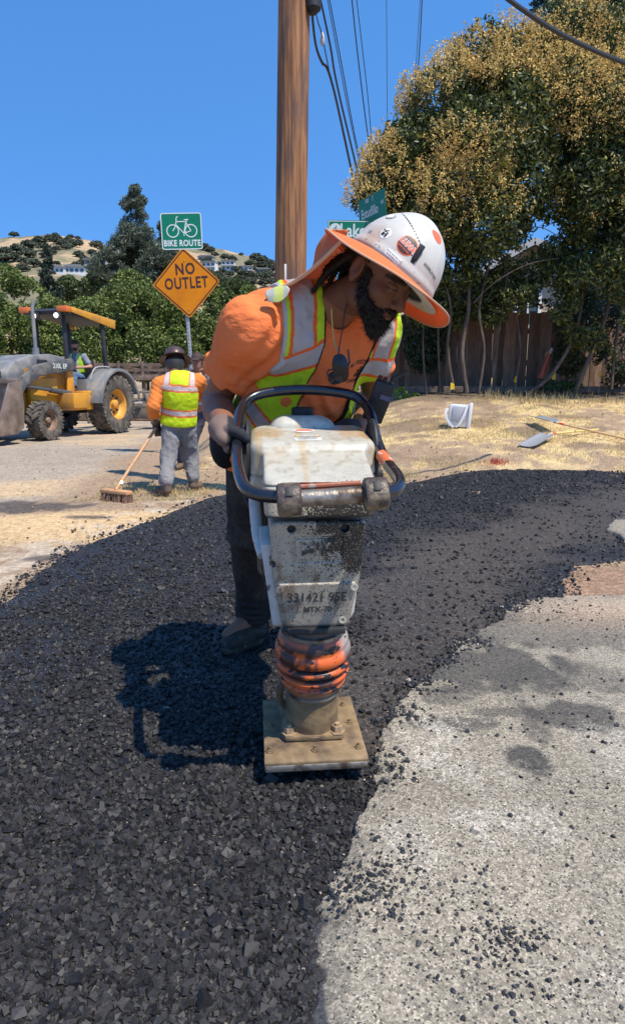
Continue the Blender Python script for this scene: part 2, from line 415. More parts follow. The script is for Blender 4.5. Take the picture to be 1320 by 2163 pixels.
def asphalt_mat():
    m = bpy.data.materials.new('fresh_asphalt'); m.use_nodes = True; n = m.node_tree.nodes; l = m.node_tree.links; b = n['Principled BSDF']
    a = n.new('ShaderNodeAttribute'); a.attribute_name = 'Col'; tc = n.new('ShaderNodeTexCoord')
    vo = n.new('ShaderNodeTexVoronoi'); vo.inputs['Scale'].default_value = 95; l.new(tc.outputs['Object'], vo.inputs['Vector'])
    v2 = n.new('ShaderNodeTexVoronoi'); v2.inputs['Scale'].default_value = 210; l.new(tc.outputs['Object'], v2.inputs['Vector'])
    sep = n.new('ShaderNodeSeparateColor'); l.new(vo.outputs['Color'], sep.inputs[0])
    mr = n.new('ShaderNodeMapRange'); mr.inputs[3].default_value = 0.55; mr.inputs[4].default_value = 1.6; l.new(sep.outputs[0], mr.inputs[0])
    sc = n.new('ShaderNodeVectorMath'); sc.operation = 'SCALE'; l.new(a.outputs['Color'], sc.inputs[0]); l.new(mr.outputs[0], sc.inputs['Scale'])
    g = n.new('ShaderNodeMath'); g.operation = 'GREATER_THAN'; g.inputs[1].default_value = 0.975; s2 = n.new('ShaderNodeSeparateColor'); l.new(v2.outputs['Color'], s2.inputs[0]); l.new(s2.outputs[1], g.inputs[0])
    mx = n.new('ShaderNodeMix'); mx.data_type = 'RGBA'; mx.inputs[7].default_value = (0.22, 0.19, 0.16, 1); l.new(g.outputs[0], mx.inputs[0]); l.new(sc.outputs[0], mx.inputs[6]); l.new(mx.outputs[2], b.inputs['Base Color'])
    b.inputs['Roughness'].default_value = 0.52; b.inputs['Specular IOR Level'].default_value = 0.55
    sv = n.new('ShaderNodeSeparateColor'); l.new(v2.outputs['Color'], sv.inputs[0]); ad = n.new('ShaderNodeMath'); ad.operation = 'ADD'; l.new(sep.outputs[2], ad.inputs[0]); l.new(sv.outputs[0], ad.inputs[1])
    bp = n.new('ShaderNodeBump'); bp.inputs['Strength'].default_value = 1.0; bp.inputs['Distance'].default_value = 0.0045; l.new(ad.outputs[0], bp.inputs['Height']); l.new(bp.outputs[0], b.inputs['Normal'])
    return m
tag(link('asphalt', me, asphalt_mat(), smooth=True), kind='structure')
# ---- the old pavement on the right
x, y, f = fan_grid(0.45, 5.2, 860, 0.56, 760, 0.35)
def pave_sd(x, y):
    d = np.minimum(sdpoly(x, y, PAVE), sdpoly(x, y, PAVE2))
    return d + 0.030 * fbm(x, y, f=7, o=5, seed=60) + 0.012 * fbm(x, y, f=40, o=2, seed=61)
sp = pave_sd(x, y)
low = sstep(y, 1.05, 1.5)                             # near the camera the two surfaces run level
z = 0.015 + 0.013 * low + 0.002 * fbm(x, y, f=9, o=3, seed=62) - (0.040 + 0.02 * low) * sstep(sp, -0.012, 0.010) - 0.010 * (1 - low) * sstep(sp, -0.10, 0.0)
n1 = fbm(x, y, f=3.2, o=5, seed=63); n2 = fbm(x, y, f=14, o=4, seed=64)
base = np.array([0.265, 0.228, 0.170]); col = np.tile(base, (len(x), 1)) * (1 + 0.20 * n1[:, None])
def mixc(c, k, w): w = np.clip(w, 0, 1)[:, None]; return c * (1 - w) + np.asarray(k) * w
for (px, py, rx, ry, a) in ((1010, 1420, .36, .26, .8), (1130, 1340, .6, .25, .55), (1205, 1530, .16, .12, .85), (1120, 1625, .07, .09, .95), (1130, 1560, .05, .1, .5), (960, 1545, .18, .05, .7), (1180, 1440, .3, .16, .5), (935, 1490, .1, .07, .6), (1060, 1520, .16, .04, .6)):
    q = G(px, py); e = np.exp(-(((x - q[0]) / rx) ** 2 + ((y - q[1]) / ry) ** 2)); col = mixc(col, (0.062, 0.056, 0.048), sstep(e + 0.40 * n2 + 0.2 * n1, 0.28, 0.60) * a)
for (px, py, rx, ry, a) in ((930, 1580, .18, .25, .9), (1050, 1760, .20, .10, .7), (870, 1800, .12, .10, .5), (1300, 1600, .12, .2, .5), (1290, 2100, .15, .08, .4), (1000, 1650, .25, .12, .3)):
    q = G(px, py); e = np.exp(-(((x - q[0]) / rx) ** 2 + ((y - q[1]) / ry) ** 2))
    st = fbm(x * 22 + y * 5, y * 6 - x, f=1.0, o=3, seed=70)
    gv = fbm(x * 95 + 20 * n2, y * 26, f=1.0, o=2, seed=71); col = mixc(col, (0.42, 0.38, 0.31), sstep(e * (0.70 + 0.8 * st + 1.3 * gv) + 0.1 * n2, 0.30, 0.85) * a * 0.85)
q = G(1290, 1300); col = mixc(col, (0.42, 0.29, 0.19), np.exp(-(((x - q[0]) / .5) ** 2 + ((y - q[1]) / .25) ** 2)) * 0.6)
edge = sstep(sp, -0.10, 0.0) * sstep(n2, -0.35, 0.3); col = mixc(col, (0.05, 0.05, 0.05), edge * 0.8 * (1 - 0.5 * low))
soft = (1 - sstep(y, 1.02, 1.32)) * sstep(sp, -0.05, 0.0); col = mixc(col, (0.045, 0.045, 0.047), sstep(soft + 0.5 * n2, 0.35, 0.7))
kf = ((sp < 0.03) & (np.abs(x) < 6))[f].all(1)
me = npmesh('pavement', np.stack([x, y, z], 1), f[kf], col)
def pave_mat():
    m = bpy.data.materials.new('old_pavement'); m.use_nodes = True; n = m.node_tree.nodes; l = m.node_tree.links; b = n['Principled BSDF']
    a = n.new('ShaderNodeAttribute'); a.attribute_name = 'Col'; tc = n.new('ShaderNodeTexCoord')
    cur = a.outputs['Color']; hs = []
    for sc_, lo, hi in ((120, 0.70, 1.30), (260, 0.70, 1.30), (620, 0.8, 1.2)):
        vo = n.new('ShaderNodeTexVoronoi'); vo.inputs['Scale'].default_value = sc_; l.new(tc.outputs['Object'], vo.inputs['Vector'])
        sep = n.new('ShaderNodeSeparateColor'); l.new(vo.outputs['Color'], sep.inputs[0]); mr = n.new('ShaderNodeMapRange'); mr.inputs[3].default_value = lo; mr.inputs[4].default_value = hi
        l.new(sep.outputs[0], mr.inputs[0]); s_ = n.new('ShaderNodeVectorMath'); s_.operation = 'SCALE'; l.new(cur, s_.inputs[0]); l.new(mr.outputs[0], s_.inputs['Scale']); cur = s_.outputs[0]; hs.append((vo, sep))
    g = n.new('ShaderNodeMath'); g.operation = 'GREATER_THAN'; g.inputs[1].default_value = 0.93; l.new(hs[1][1].outputs[1], g.inputs[0])
    mx = n.new('ShaderNodeMix'); mx.data_type = 'RGBA'; br_ = n.new('ShaderNodeVectorMath'); br_.operation = 'SCALE'; br_.inputs['Scale'].default_value = 1.8; l.new(a.outputs['Color'], br_.inputs[0]); l.new(br_.outputs[0], mx.inputs[7]); l.new(g.outputs[0], mx.inputs[0]); l.new(cur, mx.inputs[6])
    g2 = n.new('ShaderNodeMath'); g2.operation = 'GREATER_THAN'; g2.inputs[1].default_value = 0.94; l.new(hs[1][1].outputs[2], g2.inputs[0])
    mx2 = n.new('ShaderNodeMix'); mx2.data_type = 'RGBA'; mx2.inputs[7].default_value = (0.06, 0.055, 0.05, 1); l.new(g2.outputs[0], mx2.inputs[0]); l.new(mx.outputs[2], mx2.inputs[6])
    l.new(mx2.outputs[2], b.inputs['Base Color']); b.inputs['Roughness'].default_value = 0.8; b.inputs['Specular IOR Level'].default_value = 0.35
    ad = n.new('ShaderNodeMath'); ad.operation = 'ADD'; l.new(hs[0][1].outputs[1], ad.inputs[0]); l.new(hs[1][1].outputs[0], ad.inputs[1])
    bp = n.new('ShaderNodeBump'); bp.inputs['Strength'].default_value = 0.7; bp.inputs['Distance'].default_value = 0.0028; l.new(ad.outputs[0], bp.inputs['Height']); l.new(bp.outputs[0], b.inputs['Normal'])
    return m
tag(link('pavement', me, pave_mat(), smooth=True), kind='structure')
# ---- loose aggregate: real little stones
_p = (1 + 5 ** 0.5) / 2
ICO_V = np.array([(-1, _p, 0), (1, _p, 0), (-1, -_p, 0), (1, -_p, 0), (0, -1, _p), (0, 1, _p), (0, -1, -_p), (0, 1, -_p), (_p, 0, -1), (_p, 0, 1), (-_p, 0, -1), (-_p, 0, 1)]) / 1.9
ICO_F = np.array([(0, 11, 5), (0, 5, 1), (0, 1, 7), (0, 7, 10), (0, 10, 11), (1, 5, 9), (5, 11, 4), (11, 10, 2), (10, 7, 6), (7, 1, 8), (3, 9, 4), (3, 4, 2), (3, 2, 6), (3, 6, 8), (3, 8, 9), (4, 9, 5), (2, 4, 11), (6, 2, 10), (8, 6, 7), (9, 8, 1)])
def rand_rot(n):
    q = rng.normal(size=(n, 4)); q /= np.linalg.norm(q, axis=1)[:, None]; a, b, c, d = q.T
    return np.stack([np.stack([1 - 2 * (c * c + d * d), 2 * (b * c - a * d), 2 * (b * d + a * c)], 1), np.stack([2 * (b * c + a * d), 1 - 2 * (b * b + d * d), 2 * (c * d - a * b)], 1), np.stack([2 * (b * d - a * c), 2 * (c * d + a * b), 1 - 2 * (b * b + c * c)], 1)], 1)
_cv = np.array([(x, y, z) for x in (-1, 1) for y in (-1, 1) for z in (-1, 1)]) * .62
_cf = np.array([(0, 1, 3), (0, 3, 2), (4, 6, 7), (4, 7, 5), (0, 4, 5), (0, 5, 1), (2, 3, 7), (2, 7, 6), (0, 2, 6), (0, 6, 4), (1, 5, 7), (1, 7, 3)])
def stones(name, x, y, z, r, col, m, label_cat):
    n_ = len(x); Rm = rand_rot(n_); sc = r[:, None] * (0.55 + 0.6 * rng.random((n_, 3)))
    v = (_cv[None] + 0.46 * (rng.random((n_, 8, 3)) - 0.5)) * 1.12 * sc[:, None, :]
    v = np.einsum('nij,nkj->nki', Rm, v) * np.array([1, 1, .85]) + np.stack([x, y, z], 1)[:, None]
    f = _cf[None] + 8 * np.arange(n_)[:, None, None]
    me = npmesh(name, v.reshape(-1, 3), f.reshape(-1, 3), np.repeat(col, 8, 0))
    return tag(link(name, me, m), label_cat[0], label_cat[1], kind='stuff')
N = 165000
t = rng.random(N); yy = 0.85 * (8.6 / 0.85) ** (t ** 1.05); xx = (rng.random(N) * 2 - 1) * (0.10 + 0.53 * yy)
sa = sdpoly(xx, yy, ASPH) + 0.05 * fbm(xx, yy, f=3.0, o=3, seed=31); sp = pave_sd(xx, yy); ln = lane(xx, yy)
k = (sa < 0.10 * rng.random(N)) & (sp > -0.004) & (rng.random(N) > ln * 0.85)
k &= rng.random(N) < np.where(sa > -0.25, 0.45, 1)
k &= (fbm(xx, yy, f=2.5, o=3, seed=77) * 0.5 + rng.random(N)) > 0.25
xx, yy, sa = xx[k], yy[k], sa[k]; n_ = len(xx)
rad = (0.0024 + 0.0088 * rng.random(n_) ** 3.4) * (1 + 0.09 * yy); big = rng.random(n_) < 0.012; rad[big] *= 1.5
col = np.array([0.028, 0.0255, 0.0245])[None] * (0.35 + 1.1 * rng.random((n_, 1))); od = (rng.random(n_) < 0.012) & ~big & (rad < .0065)
col[od] = np.array([0.20, 0.165, 0.13]) * (0.5 + 0.8 * rng.random((od.sum(), 1)))
zz = asph_h(xx, yy, np.minimum(sa, -0.1)) + rad * 0.32 - 0.012 * sstep(sa, -.02, .1)
m_stone = mat('bitumen_coated_stone', attr=True, rough=0.58, var=0.3, vscale=300, bump=0.3, bscale=700, bdist=0.001, spec=0.32)
stones('asphalt_gravel', xx, yy, zz, rad, col, m_stone, ('loose black bitumen coated gravel spread over the fresh asphalt', 'gravel'))
# crumbs spilled on the old pavement
cx = []; cy = []; cr = []
def crumb(n, px, py, sx, sy, r0, r1):
    q = G(px, py); cx.extend(q[0] + rng.normal(size=n) * sx); cy.extend(q[1] + rng.normal(size=n) * sy); cr.extend(r0 + (r1 - r0) * rng.random(n) ** 2)
crumb(260, 1075, 1290, .4, .25, .003, .008); crumb(120, 1000, 1440, .4, .4, .002, .005); crumb(230, 850, 1900, .10, .07, .002, .006)
crumb(150, 1060, 1990, .05, .03, .002, .006); crumb(300, 760, 1880, .06, .06, .002, .006); crumb(260, 880, 1700, .35, .25, .002, .006); crumb(120, 1080, 2080, .12, .05, .003, .006)
crumb(250, 1000, 1850, .5, .35, .001, .003); crumb(1, 1002, 1777, .001, .001, .012, .012); crumb(90, 1200, 1550, .3, .3, .004, .009)
for (px, py) in ((885, 1455), (985, 1365), (1075, 1290), (830, 1520), (795, 1640), (1100, 1275), (1290, 1090), (1285, 1175), (940, 1405)): crumb(170, px, py, .05, .05, .003, .010)
cx, cy, cr = map(np.array, (cx, cy, cr)); sp = pave_sd(cx, cy); k = (sp < 0.06) & (cy > 0.6); cx, cy, cr, sp = cx[k], cy[k], cr[k], sp[k]
zz = np.where(sp < -0.01, 0.015 + 0.013 * sstep(cy, 1.05, 1.5), 0.010) + cr * 0.4
col = np.array([0.034, 0.034, 0.036])[None] * (0.6 + 0.9 * rng.random((len(cx), 1))); od = rng.random(len(cx)) < 0.06; col[od] = (0.4, 0.34, 0.27)
stones('asphalt_crumbs', cx, cy, zz, cr, col, m_stone, ('scattered black asphalt crumbs lying on the old grey pavement', 'gravel'))
# pebbles and clods on the dusty verge
N = 6000; yy = 4.5 + 12 * rng.random(N) ** 1.4; xx = (rng.random(N) * 2 - 1) * (0.5 + 0.52 * yy); sa = sdpoly(xx, yy, ASPH); k = (sa > 0.02) & (yy < 14.5) & ~((xx < -2) & (rng.random(N) < .75)); xx, yy = xx[k], yy[k]
rad = 0.004 + 0.013 * rng.random(len(xx)) ** 5; col = np.array([0.30, 0.22, 0.15])[None] * (0.3 + 1.1 * rng.random((len(xx), 1)))
stones('verge_pebbles', xx, yy, terrain(xx, yy) - 0.014 + 0.01, rad, col, mat('pebble', attr=True, rough=0.9, spec=0.2), ('small brown pebbles and clods strewn on the dirt verge', 'pebbles'))
# ---- dry grass
def blades(name, x, y, z, h, wd, col, m, lc):
    n_ = len(x); a = rng.random(n_) * 2 * math.pi; lean = (rng.random(n_) * 0.9)[:, None] * np.stack([np.cos(a * 3.1), np.sin(a * 3.1)], 1)
    dx = np.stack([np.cos(a), np.sin(a)], 1) * wd[:, None]; b = np.stack([x, y], 1)
    def pt(t, s, k): return np.concatenate([b + dx * s + lean * h[:, None] * k, (z + h * t)[:, None]], 1)
    v = np.stack([pt(0, -1, 0), pt(0, 1, 0), pt(0.6, 0.8, 0.35), pt(0.6, -0.8, 0.35), pt(0.92, 0.15, 0.95), pt(0.92, -0.15, 0.95)], 1)
    k = 6 * np.arange(n_)[:, None]; f = np.concatenate([k + np.array([[0, 1, 2, 3]]), k + np.array([[3, 2, 4, 5]])])
    me = npmesh(name, v.reshape(-1, 3), f, np.repeat(col, 6, 0)); return tag(link(name, me, m), *lc, kind='stuff')
m_grass = mat('dry_grass', attr=True, rough=0.8, spec=0.2, transl=0.25)
N = 170000; yy = 6.3 + 8.9 * rng.random(N); xx = -2.4 + (0.6 + 0.52 * yy + 2.4) * rng.random(N)
sa = sdpoly(xx, yy, ASPH); dn = fbm(xx, yy, f=0.9, o=5, seed=3) + 0.5 * fbm(xx, yy, f=6.0, o=4, seed=9) + 0.22; sr = sdpoly(xx, yy, ROAD)
k = (sa > 0.12) & (sr > 0.2) & (dn > 0.02 + 0.25 * rng.random(N)) & ((xx > -0.9) | (yy < 9.5)); xx, yy = xx[k], yy[k]; n_ = len(xx)
g = fbm(xx, yy, f=1.4, o=3, seed=90); col = np.array([0.58, 0.43, 0.22])[None] * (0.65 + 0.6 * rng.random((n_, 1))); gr = (g > 0.22) & (rng.random(n_) < 0.35); col[gr] = np.array([0.24, 0.26, 0.10]) * (0.7 + 0.6 * rng.random((gr.sum(), 1)))
blades('dry_grass', xx, yy, terrain(xx, yy) - 0.02, 0.018 + 0.045 * rng.random(n_) ** 2, 0.0018 + 0.0016 * rng.random(n_), col, m_grass, ('short straw coloured dry grass growing on the sloping verge', 'grass'))
# straw along the foot of the fence, taller
N = 2600; xx = 2.2 + 8 * rng.random(N); yy = 14.2 + 1.2 * rng.random(N) + 0.2 * np.sin(xx); col = np.array([0.42, 0.33, 0.17])[None] * (0.5 + 0.8 * rng.random((N, 1)))
k = fbm(xx, yy, f=1.2, seed=8) > 0.0; xx, yy, col = xx[k], yy[k], col[k]
blades('tall_weeds', xx, yy, terrain(xx, yy) - 0.02, 0.06 + 0.22 * rng.random(len(xx)) ** 2, 0.005 + 0 * xx, col, m_grass, ('taller dry weeds along the foot of the plank fence', 'weeds'))
# ================================================================ RAMMER
RO = V(-0.004, 1.79, 0.0); RA = R(5)
RM = np.array([[math.cos(RA), math.sin(RA), 0], [-math.sin(RA), math.cos(RA), 0], [0, 0, 1]])   # rows: local axes
def RL(x, y, z): return RO + RM.T @ V(x, y, z)
RMX = Matrix(((RM[0][0], RM[1][0], 0, RO[0]), (RM[0][1], RM[1][1], 0, RO[1]), (0, 0, 1, RO[2]), (0, 0, 0, 1)))
ram = thing('rammer', 'white and orange jumping jack rammer splashed with tar, tamping the asphalt edge', 'rammer', tuple(RO), RA)
m_tan = mat('dusty_steel', (0.205, 0.135, 0.065), 0.75, var=0.3, vscale=25, col2=(0.10, 0.062, 0.035), c2scale=16, c2lo=0.48, c2hi=0.68, bump=0.35, bscale=80, bdist=0.004)
m_boltd = mat('dusty_bolt', (0.36, 0.25, 0.14), 0.6, metal=0.2, var=0.3, vscale=90)
m_black = mat('black_tube_paint', (0.010, 0.010, 0.012), 0.22, spec=0.6, col2=(0.05, 0.04, 0.035), c2scale=16, c2lo=0.58, c2hi=0.66, bump=0.15, bscale=120, bdist=0.002, coat=0.4)
m_rub = mat('black_rubber', (0.018, 0.018, 0.018), 0.6, var=0.3, vscale=30)
m_paintc = mat('grimy_paint', attr=True, rough=0.40, spec=0.45, bump=0.08, bscale=180, bdist=0.002, coat=0.1, speck=250, var=.08, vscale=45)
m_bootc = mat('orange_boot_rubber', attr=True, rough=0.40, spec=0.4, bump=0.25, bscale=90, bdist=0.003, col2=(.022, .017, .016), c2scale=24, c2lo=.60, c2hi=.625, stretch=(1, 1, 1.8), detail=6)
m_steel = mat('worn_steel', (0.32, 0.28, 0.23), 0.45, metal=0.7, col2=(0.10, 0.07, 0.05), c2scale=22, c2lo=0.45, c2hi=0.62, bump=0.4, bscale=90, bdist=0.004)
m_boss = mat('greasy_cast_iron', (0.075, 0.055, 0.045), 0.5, metal=0.25, col2=(0.26, 0.20, 0.13), c2scale=26, c2lo=0.50, c2hi=0.68, bump=0.8, bscale=70, bdist=0.006)
# foot: base plate with a raised toe and heel
b = MB()
prof = [(-.178, .062), (-.165, .052), (.15, .052), (.175, .066), (.178, .088), (.165, .096), (-.168, .092), (-.182, .084)]
b.prism([(y, z) for y, z in prof], -.145, .145, Matrix(((0,1,0,0),(1,0,0,0),(0,0,1,0),(0,0,0,1))))
# the prism runs along local y; turn it so that it runs across
foot = b.build('foot_plate', m_tan, ram, smooth=True, bevel=0.004)
b = MB(); b.box((0, -.178, .066), (.286, .012, .020), bev=.004); b.build('wear_strip', m_steel, foot, smooth=True)
def nut(bm, x, y, z, r=.013, h=.016):
    Mx = Matrix.Translation(Vector((x, y, z))); bm.lathe([(r * 1.5, 0), (r * 1.5, .003), (r, .003), (r, h), (r * .55, h), (r * .55, h + .007)], 6, Mx)
def flr(): pass
bm = MB()
pl = [(-.082, -.098), (.082, -.098), (.09, -.085), (.09, .085), (.08, .1), (-.08, .1), (-.09, .085), (-.09, -.085)]
bm.add([(x, y, .096) for x, y in pl] + [(x, y, .112) for x, y in pl], [list(range(8)), list(range(15, 7, -1))] + [[i, i + 8, (i + 1) % 8 + 8, (i + 1) % 8] for i in range(8)])
flange = bm.build('mounting_flange', m_tan, ram, smooth=True, bevel=.004)
for x, y in ((-.07, -.075), (.07, -.078), (-.07, .078), (.07, .078)):
    q = MB(); nut(q, x, y, .112, .016, .020); q.build('bolt', m_boltd, flange, smooth=True)
for x, y in ((-.128, -.135), (-.0, -.14), (.125, -.135), (.118, 0.0), (.112, .11), (-.125, .12), (-.125, 0.0)):
    q = MB(); nut(q, x, y, .093, .009, .007); q.build('rivet', m_tan, foot, smooth=True)
# leg cylinder
AX = nrm((0, -.16, 1.0))
def axm(z): return Matrix.Translation(Vector((0, -.012 - .16 * (z - .1), z))) @ Vector((0, 0, 1)).rotation_difference(Vector(AX)).to_matrix().to_4x4()
b = MB(); b.lathe([(.086, 0), (.086, .012), (.079, .016), (.078, .10), (.074, .17)], 40, axm(.108)); leg = b.build('leg_cylinder', m_tan, ram, smooth=True)
b = MB(); b.tube([(-.075, .03, .14), (-.095, .02, .17), (-.095, 0.0, .21), (-.078, -.01, .24)], .012, 8); b.build('oil_line', m_tan, leg, smooth=True)
# bellows boot
prof = []
def ridge(z, r): prof.append((r, z))
for z, r in ((0, .078), (.01, .083), (.02, .090), (.032, .097), (.040, .100), (.046, .101), (.050, .094), (.0535, .091), (.057, .094), (.064, .1075), (.074, .110), (.079, .103), (.083, .096), (.087, .101), (.095, .112), (.106, .113), (.110, .106), (.114, .099), (.118, .104), (.127, .1125), (.146, .112), (.153, .106), (.158, .1015), (.165, .1045), (.176, .103), (.188, .096), (.20, .089), (.215, .085), (.225, .085)): ridge(z, r)
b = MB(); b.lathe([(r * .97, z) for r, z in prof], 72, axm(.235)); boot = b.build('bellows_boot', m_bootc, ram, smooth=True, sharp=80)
bc = np.array([v.co[:] for v in boot.data.vertices]); n_ = fbm(bc[:, 0], bc[:, 1], bc[:, 2], f=22, o=4, seed=2); n2 = fbm(bc[:, 0], bc[:, 1], bc[:, 2] * 3, f=34, o=3, seed=12)
h = (bc[:, 2] - .235); col = np.tile(np.array([0.64, 0.120, 0.025]), (len(bc), 1))
rad_ = np.hypot(bc[:, 0], bc[:, 1] + .012 + .16 * (bc[:, 2] - .1))
def mx3(c, k, w_): w_ = np.clip(w_, 0, 1)[:, None]; return c * (1 - w_) + np.asarray(k) * w_
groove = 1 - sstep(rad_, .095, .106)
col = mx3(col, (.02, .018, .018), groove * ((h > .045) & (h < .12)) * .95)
col = mx3(col, (.03, .024, .022), sstep(n_ + 0.25 * (bc[:, 0] / .1) ** 2 + .12 * (h > .1), .16, .26) * .9)
col = mx3(col, (.025, .02, .02), sstep(np.abs(n2), .06, .02) * .8 * (bc[:, 0] < .02))
col = mx3(col, (.10, .08, .07), sstep(h, .165, .185)); col = mx3(col, (.03, .025, .02), (np.abs(h - .158) < .004) * 1.); col = mx3(col, (.20, .12, .07), 1 - sstep(h, .012, .04))
col = mx3(col, (.33, .32, .29), sstep(bc[:, 0], .06, .085) * sstep(h, .12, .16) * .8)
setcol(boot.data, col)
b = MB(); b.lathe([(.090, 0), (.093, .002), (.093, .012), (.090, .014)], 40, axm(.430)); b.build('boot_clamp', m_steel, ram, smooth=True); b = MB(); b.lathe([(.082, 0), (.085, .002), (.085, .010), (.082, .012)], 40, axm(.236)); b.build('boot_clamp', m_steel, ram, smooth=True)
# ---- painted shells (signed distance models in the machine's frame)
def grime(v, base, front=1.0, seedo=0):
    l = (v - RO) @ RM.T; x, y, z = l.T
    n1 = fbm(x, y, z, f=9, o=4, seed=5 + seedo); n3 = fbm(x, y, z, f=170, o=2, seed=9); n4 = fbm(x, y, z, f=60, o=2, seed=19)
    c = np.tile(np.array(base), (len(v), 1)) * (1 + .06 * n1[:, None])
    # rust and oil streaks running down
    st = fbm(x * 34, y * 4, z * 3, f=1, o=3, seed=33)
    c = mx3(c, (.42, .30, .15), sstep(st, .15, .5) * sstep(z, .74, .9) * .7)
    c = mx3(c, (.27, .20, .12), sstep(n4 + .6 * n1, .05, .5) * .45); c = mx3(c, (.40, .25, .11), sstep(n1, .10, .42) * sstep(z, .90, .98) * .6 + sstep(x, .12, .17) * sstep(n4 + n1, .1, .4) * .7)
    return c, x, y, z, n1, n3, n4
TAR = (.022, .02, .02)
def hood_f(p):
    x, y, z = loc(p, RO, RM)
    q = Pt(x, y, z)
    main = rbox(q, (0, .03, .905), (.172, .125, .095), .045)
    nose = rbox(q, (0, -.10, .86), (.140 - 0 * z, .165, .13), .035)
    # sloping top of the nose: plane through (y=-.26,z=.885) and (y=-.06,z=.985)
    pl = (-.42 * (y + .255) + .907 * (z - .880)); pl2 = (-.20 * (y + .12) + .98 * (z - .930))
    nose = smax(nose, smax(pl, pl2, .02), .016); main = smax(main, -.20 * y + .98 * (z - .975), .03)
    side = (np.abs(x) - (.140 - .09 * np.maximum(.845 - z, 0))) ; nose = smax(nose, side, .01)
    d = smin(main, nose, .010)
    d = smax(d, .788 + 0.0 * z - z, .012)
    seam = np.abs(z - .868 - 0.02 * (y + .2)) - .0022
    d = np.where((y < -.06), np.maximum(d, -(np.maximum(seam, -(d + .004)))), d)
    rec = rbox(q, (0, -.262, .868), (.095, .02, .007), .004)
    return np.maximum(d, -rec)
def hood_c(v):
    c, x, y, z, n1, n3, n4 = grime(v, (.43, .405, .33))
    side = sstep(x, -.14, .12)
    dens = sstep(.865 - z, -.03, .06) * sstep(-y, .10, .2) * (.35 + .65 * side) + .25 * sstep(.93 - z, -.02, .05) * side + .04
    c = mx3(c, TAR, (n4 + .35 * n1 > .80 - .38 * dens) * .9); c = mx3(c, (.16, .12, .08), sstep(.855 - z, 0, .05) * (.25 + .3 * side))
    c = mx3(c, TAR, sstep(.797 - z, 0, .006)); c = mx3(c, (.50, .11, .03), (np.abs(z - .868) < .0075) * (np.abs(x) < .096) * (y < -.23))
    return np.concatenate([c, np.clip(dens * .95 + .12 + .2 * n1 * dens, 0, 1)[:, None]], 1)
def wlo(l, h):
    cs = [RL(a, b, c) for a in (l[0], h[0]) for b in (l[1], h[1]) for c in (l[2], h[2])]
    return np.min(cs, 0), np.max(cs, 0)
lo, hi = wlo((-.19, -.29, .77), (.19, .18, 1.02))
hood = sdf('engine_hood', hood_f, lo, hi, .0026, m_paintc, ram, hood_c)
def tank_f(p):
    x, y, z = loc(p, RO, RM); q = Pt(x, y, z)
    return smin(rbox(q, (-.015, .155, .905), (.112 - .25 * np.maximum(z - .93, 0), .08, .115), .04), rbox(q, (.02, .12, .86), (.15, .10, .09), .03), .02)
def tank_c(v):
    c, x, y, z, n1, n3, n4 = grime(v, (.46, .44, .36), 0, 3); c = mx3(c, (.50, .36, .18), sstep(n1 + .3 * n4, .1, .5) * .55); return np.concatenate([c, .18 + 0 * c[:, :1]], 1)
lo, hi = wlo((-.2, .0, .74), (.2, .30, 1.09)); tank = sdf('fuel_tank', tank_f, lo, hi, .004, m_paintc, ram, tank_c)
b = MB(); b.lathe([(.032, 0), (.034, .004), (.034, .022), (.028, .026)], 20, Matrix.Translation((-.01, .19, 1.018))); b.build('fuel_cap', m_rub, tank, smooth=True)
def cov_f(p):
    x, y, z = loc(p, RO, RM); q = Pt(x, y, z)
    w_ = np.interp(z, [.44, .50, .60, .66, .78], [.083, .096, .112, .118, .124])
    d = np.abs(x) - w_
    yf = np.interp(z, [.44, .60, .66, .78], [-.150, -.185, -.200, -.222])
    d = smax(d, yf - y, .016); d = smax(d, y + .06, .02); d = smax(d, z - .772, .014); d = smax(d, .462 - z, .008)
    # raised lower plate and recesses
    step = smax(smax(np.abs(x) - (w_ - .012), (yf - .006) - y, .004), z - .600, .004); step = np.maximum(step, .470 - z); step = np.maximum(step, y + .1)
    d = smin(d, step, .003)
    rec = np.maximum(np.maximum(np.abs(x) - .064, np.abs(z - .695) - .036), y - (yf + .004)); rec2 = np.maximum(np.maximum(np.abs(x) - .057, np.abs(z - .695) - .029), y - (yf + .004))
    d = np.maximum(d, -np.maximum(rec, -rec2))
    for sx, sz in ((-.068, .752), (.068, .752), (-.118, .655), (.120, .655)):
        hole = np.maximum(np.hypot(x - sx, z - sz) - .011, y + .19); d = np.maximum(d, -hole)
    return d
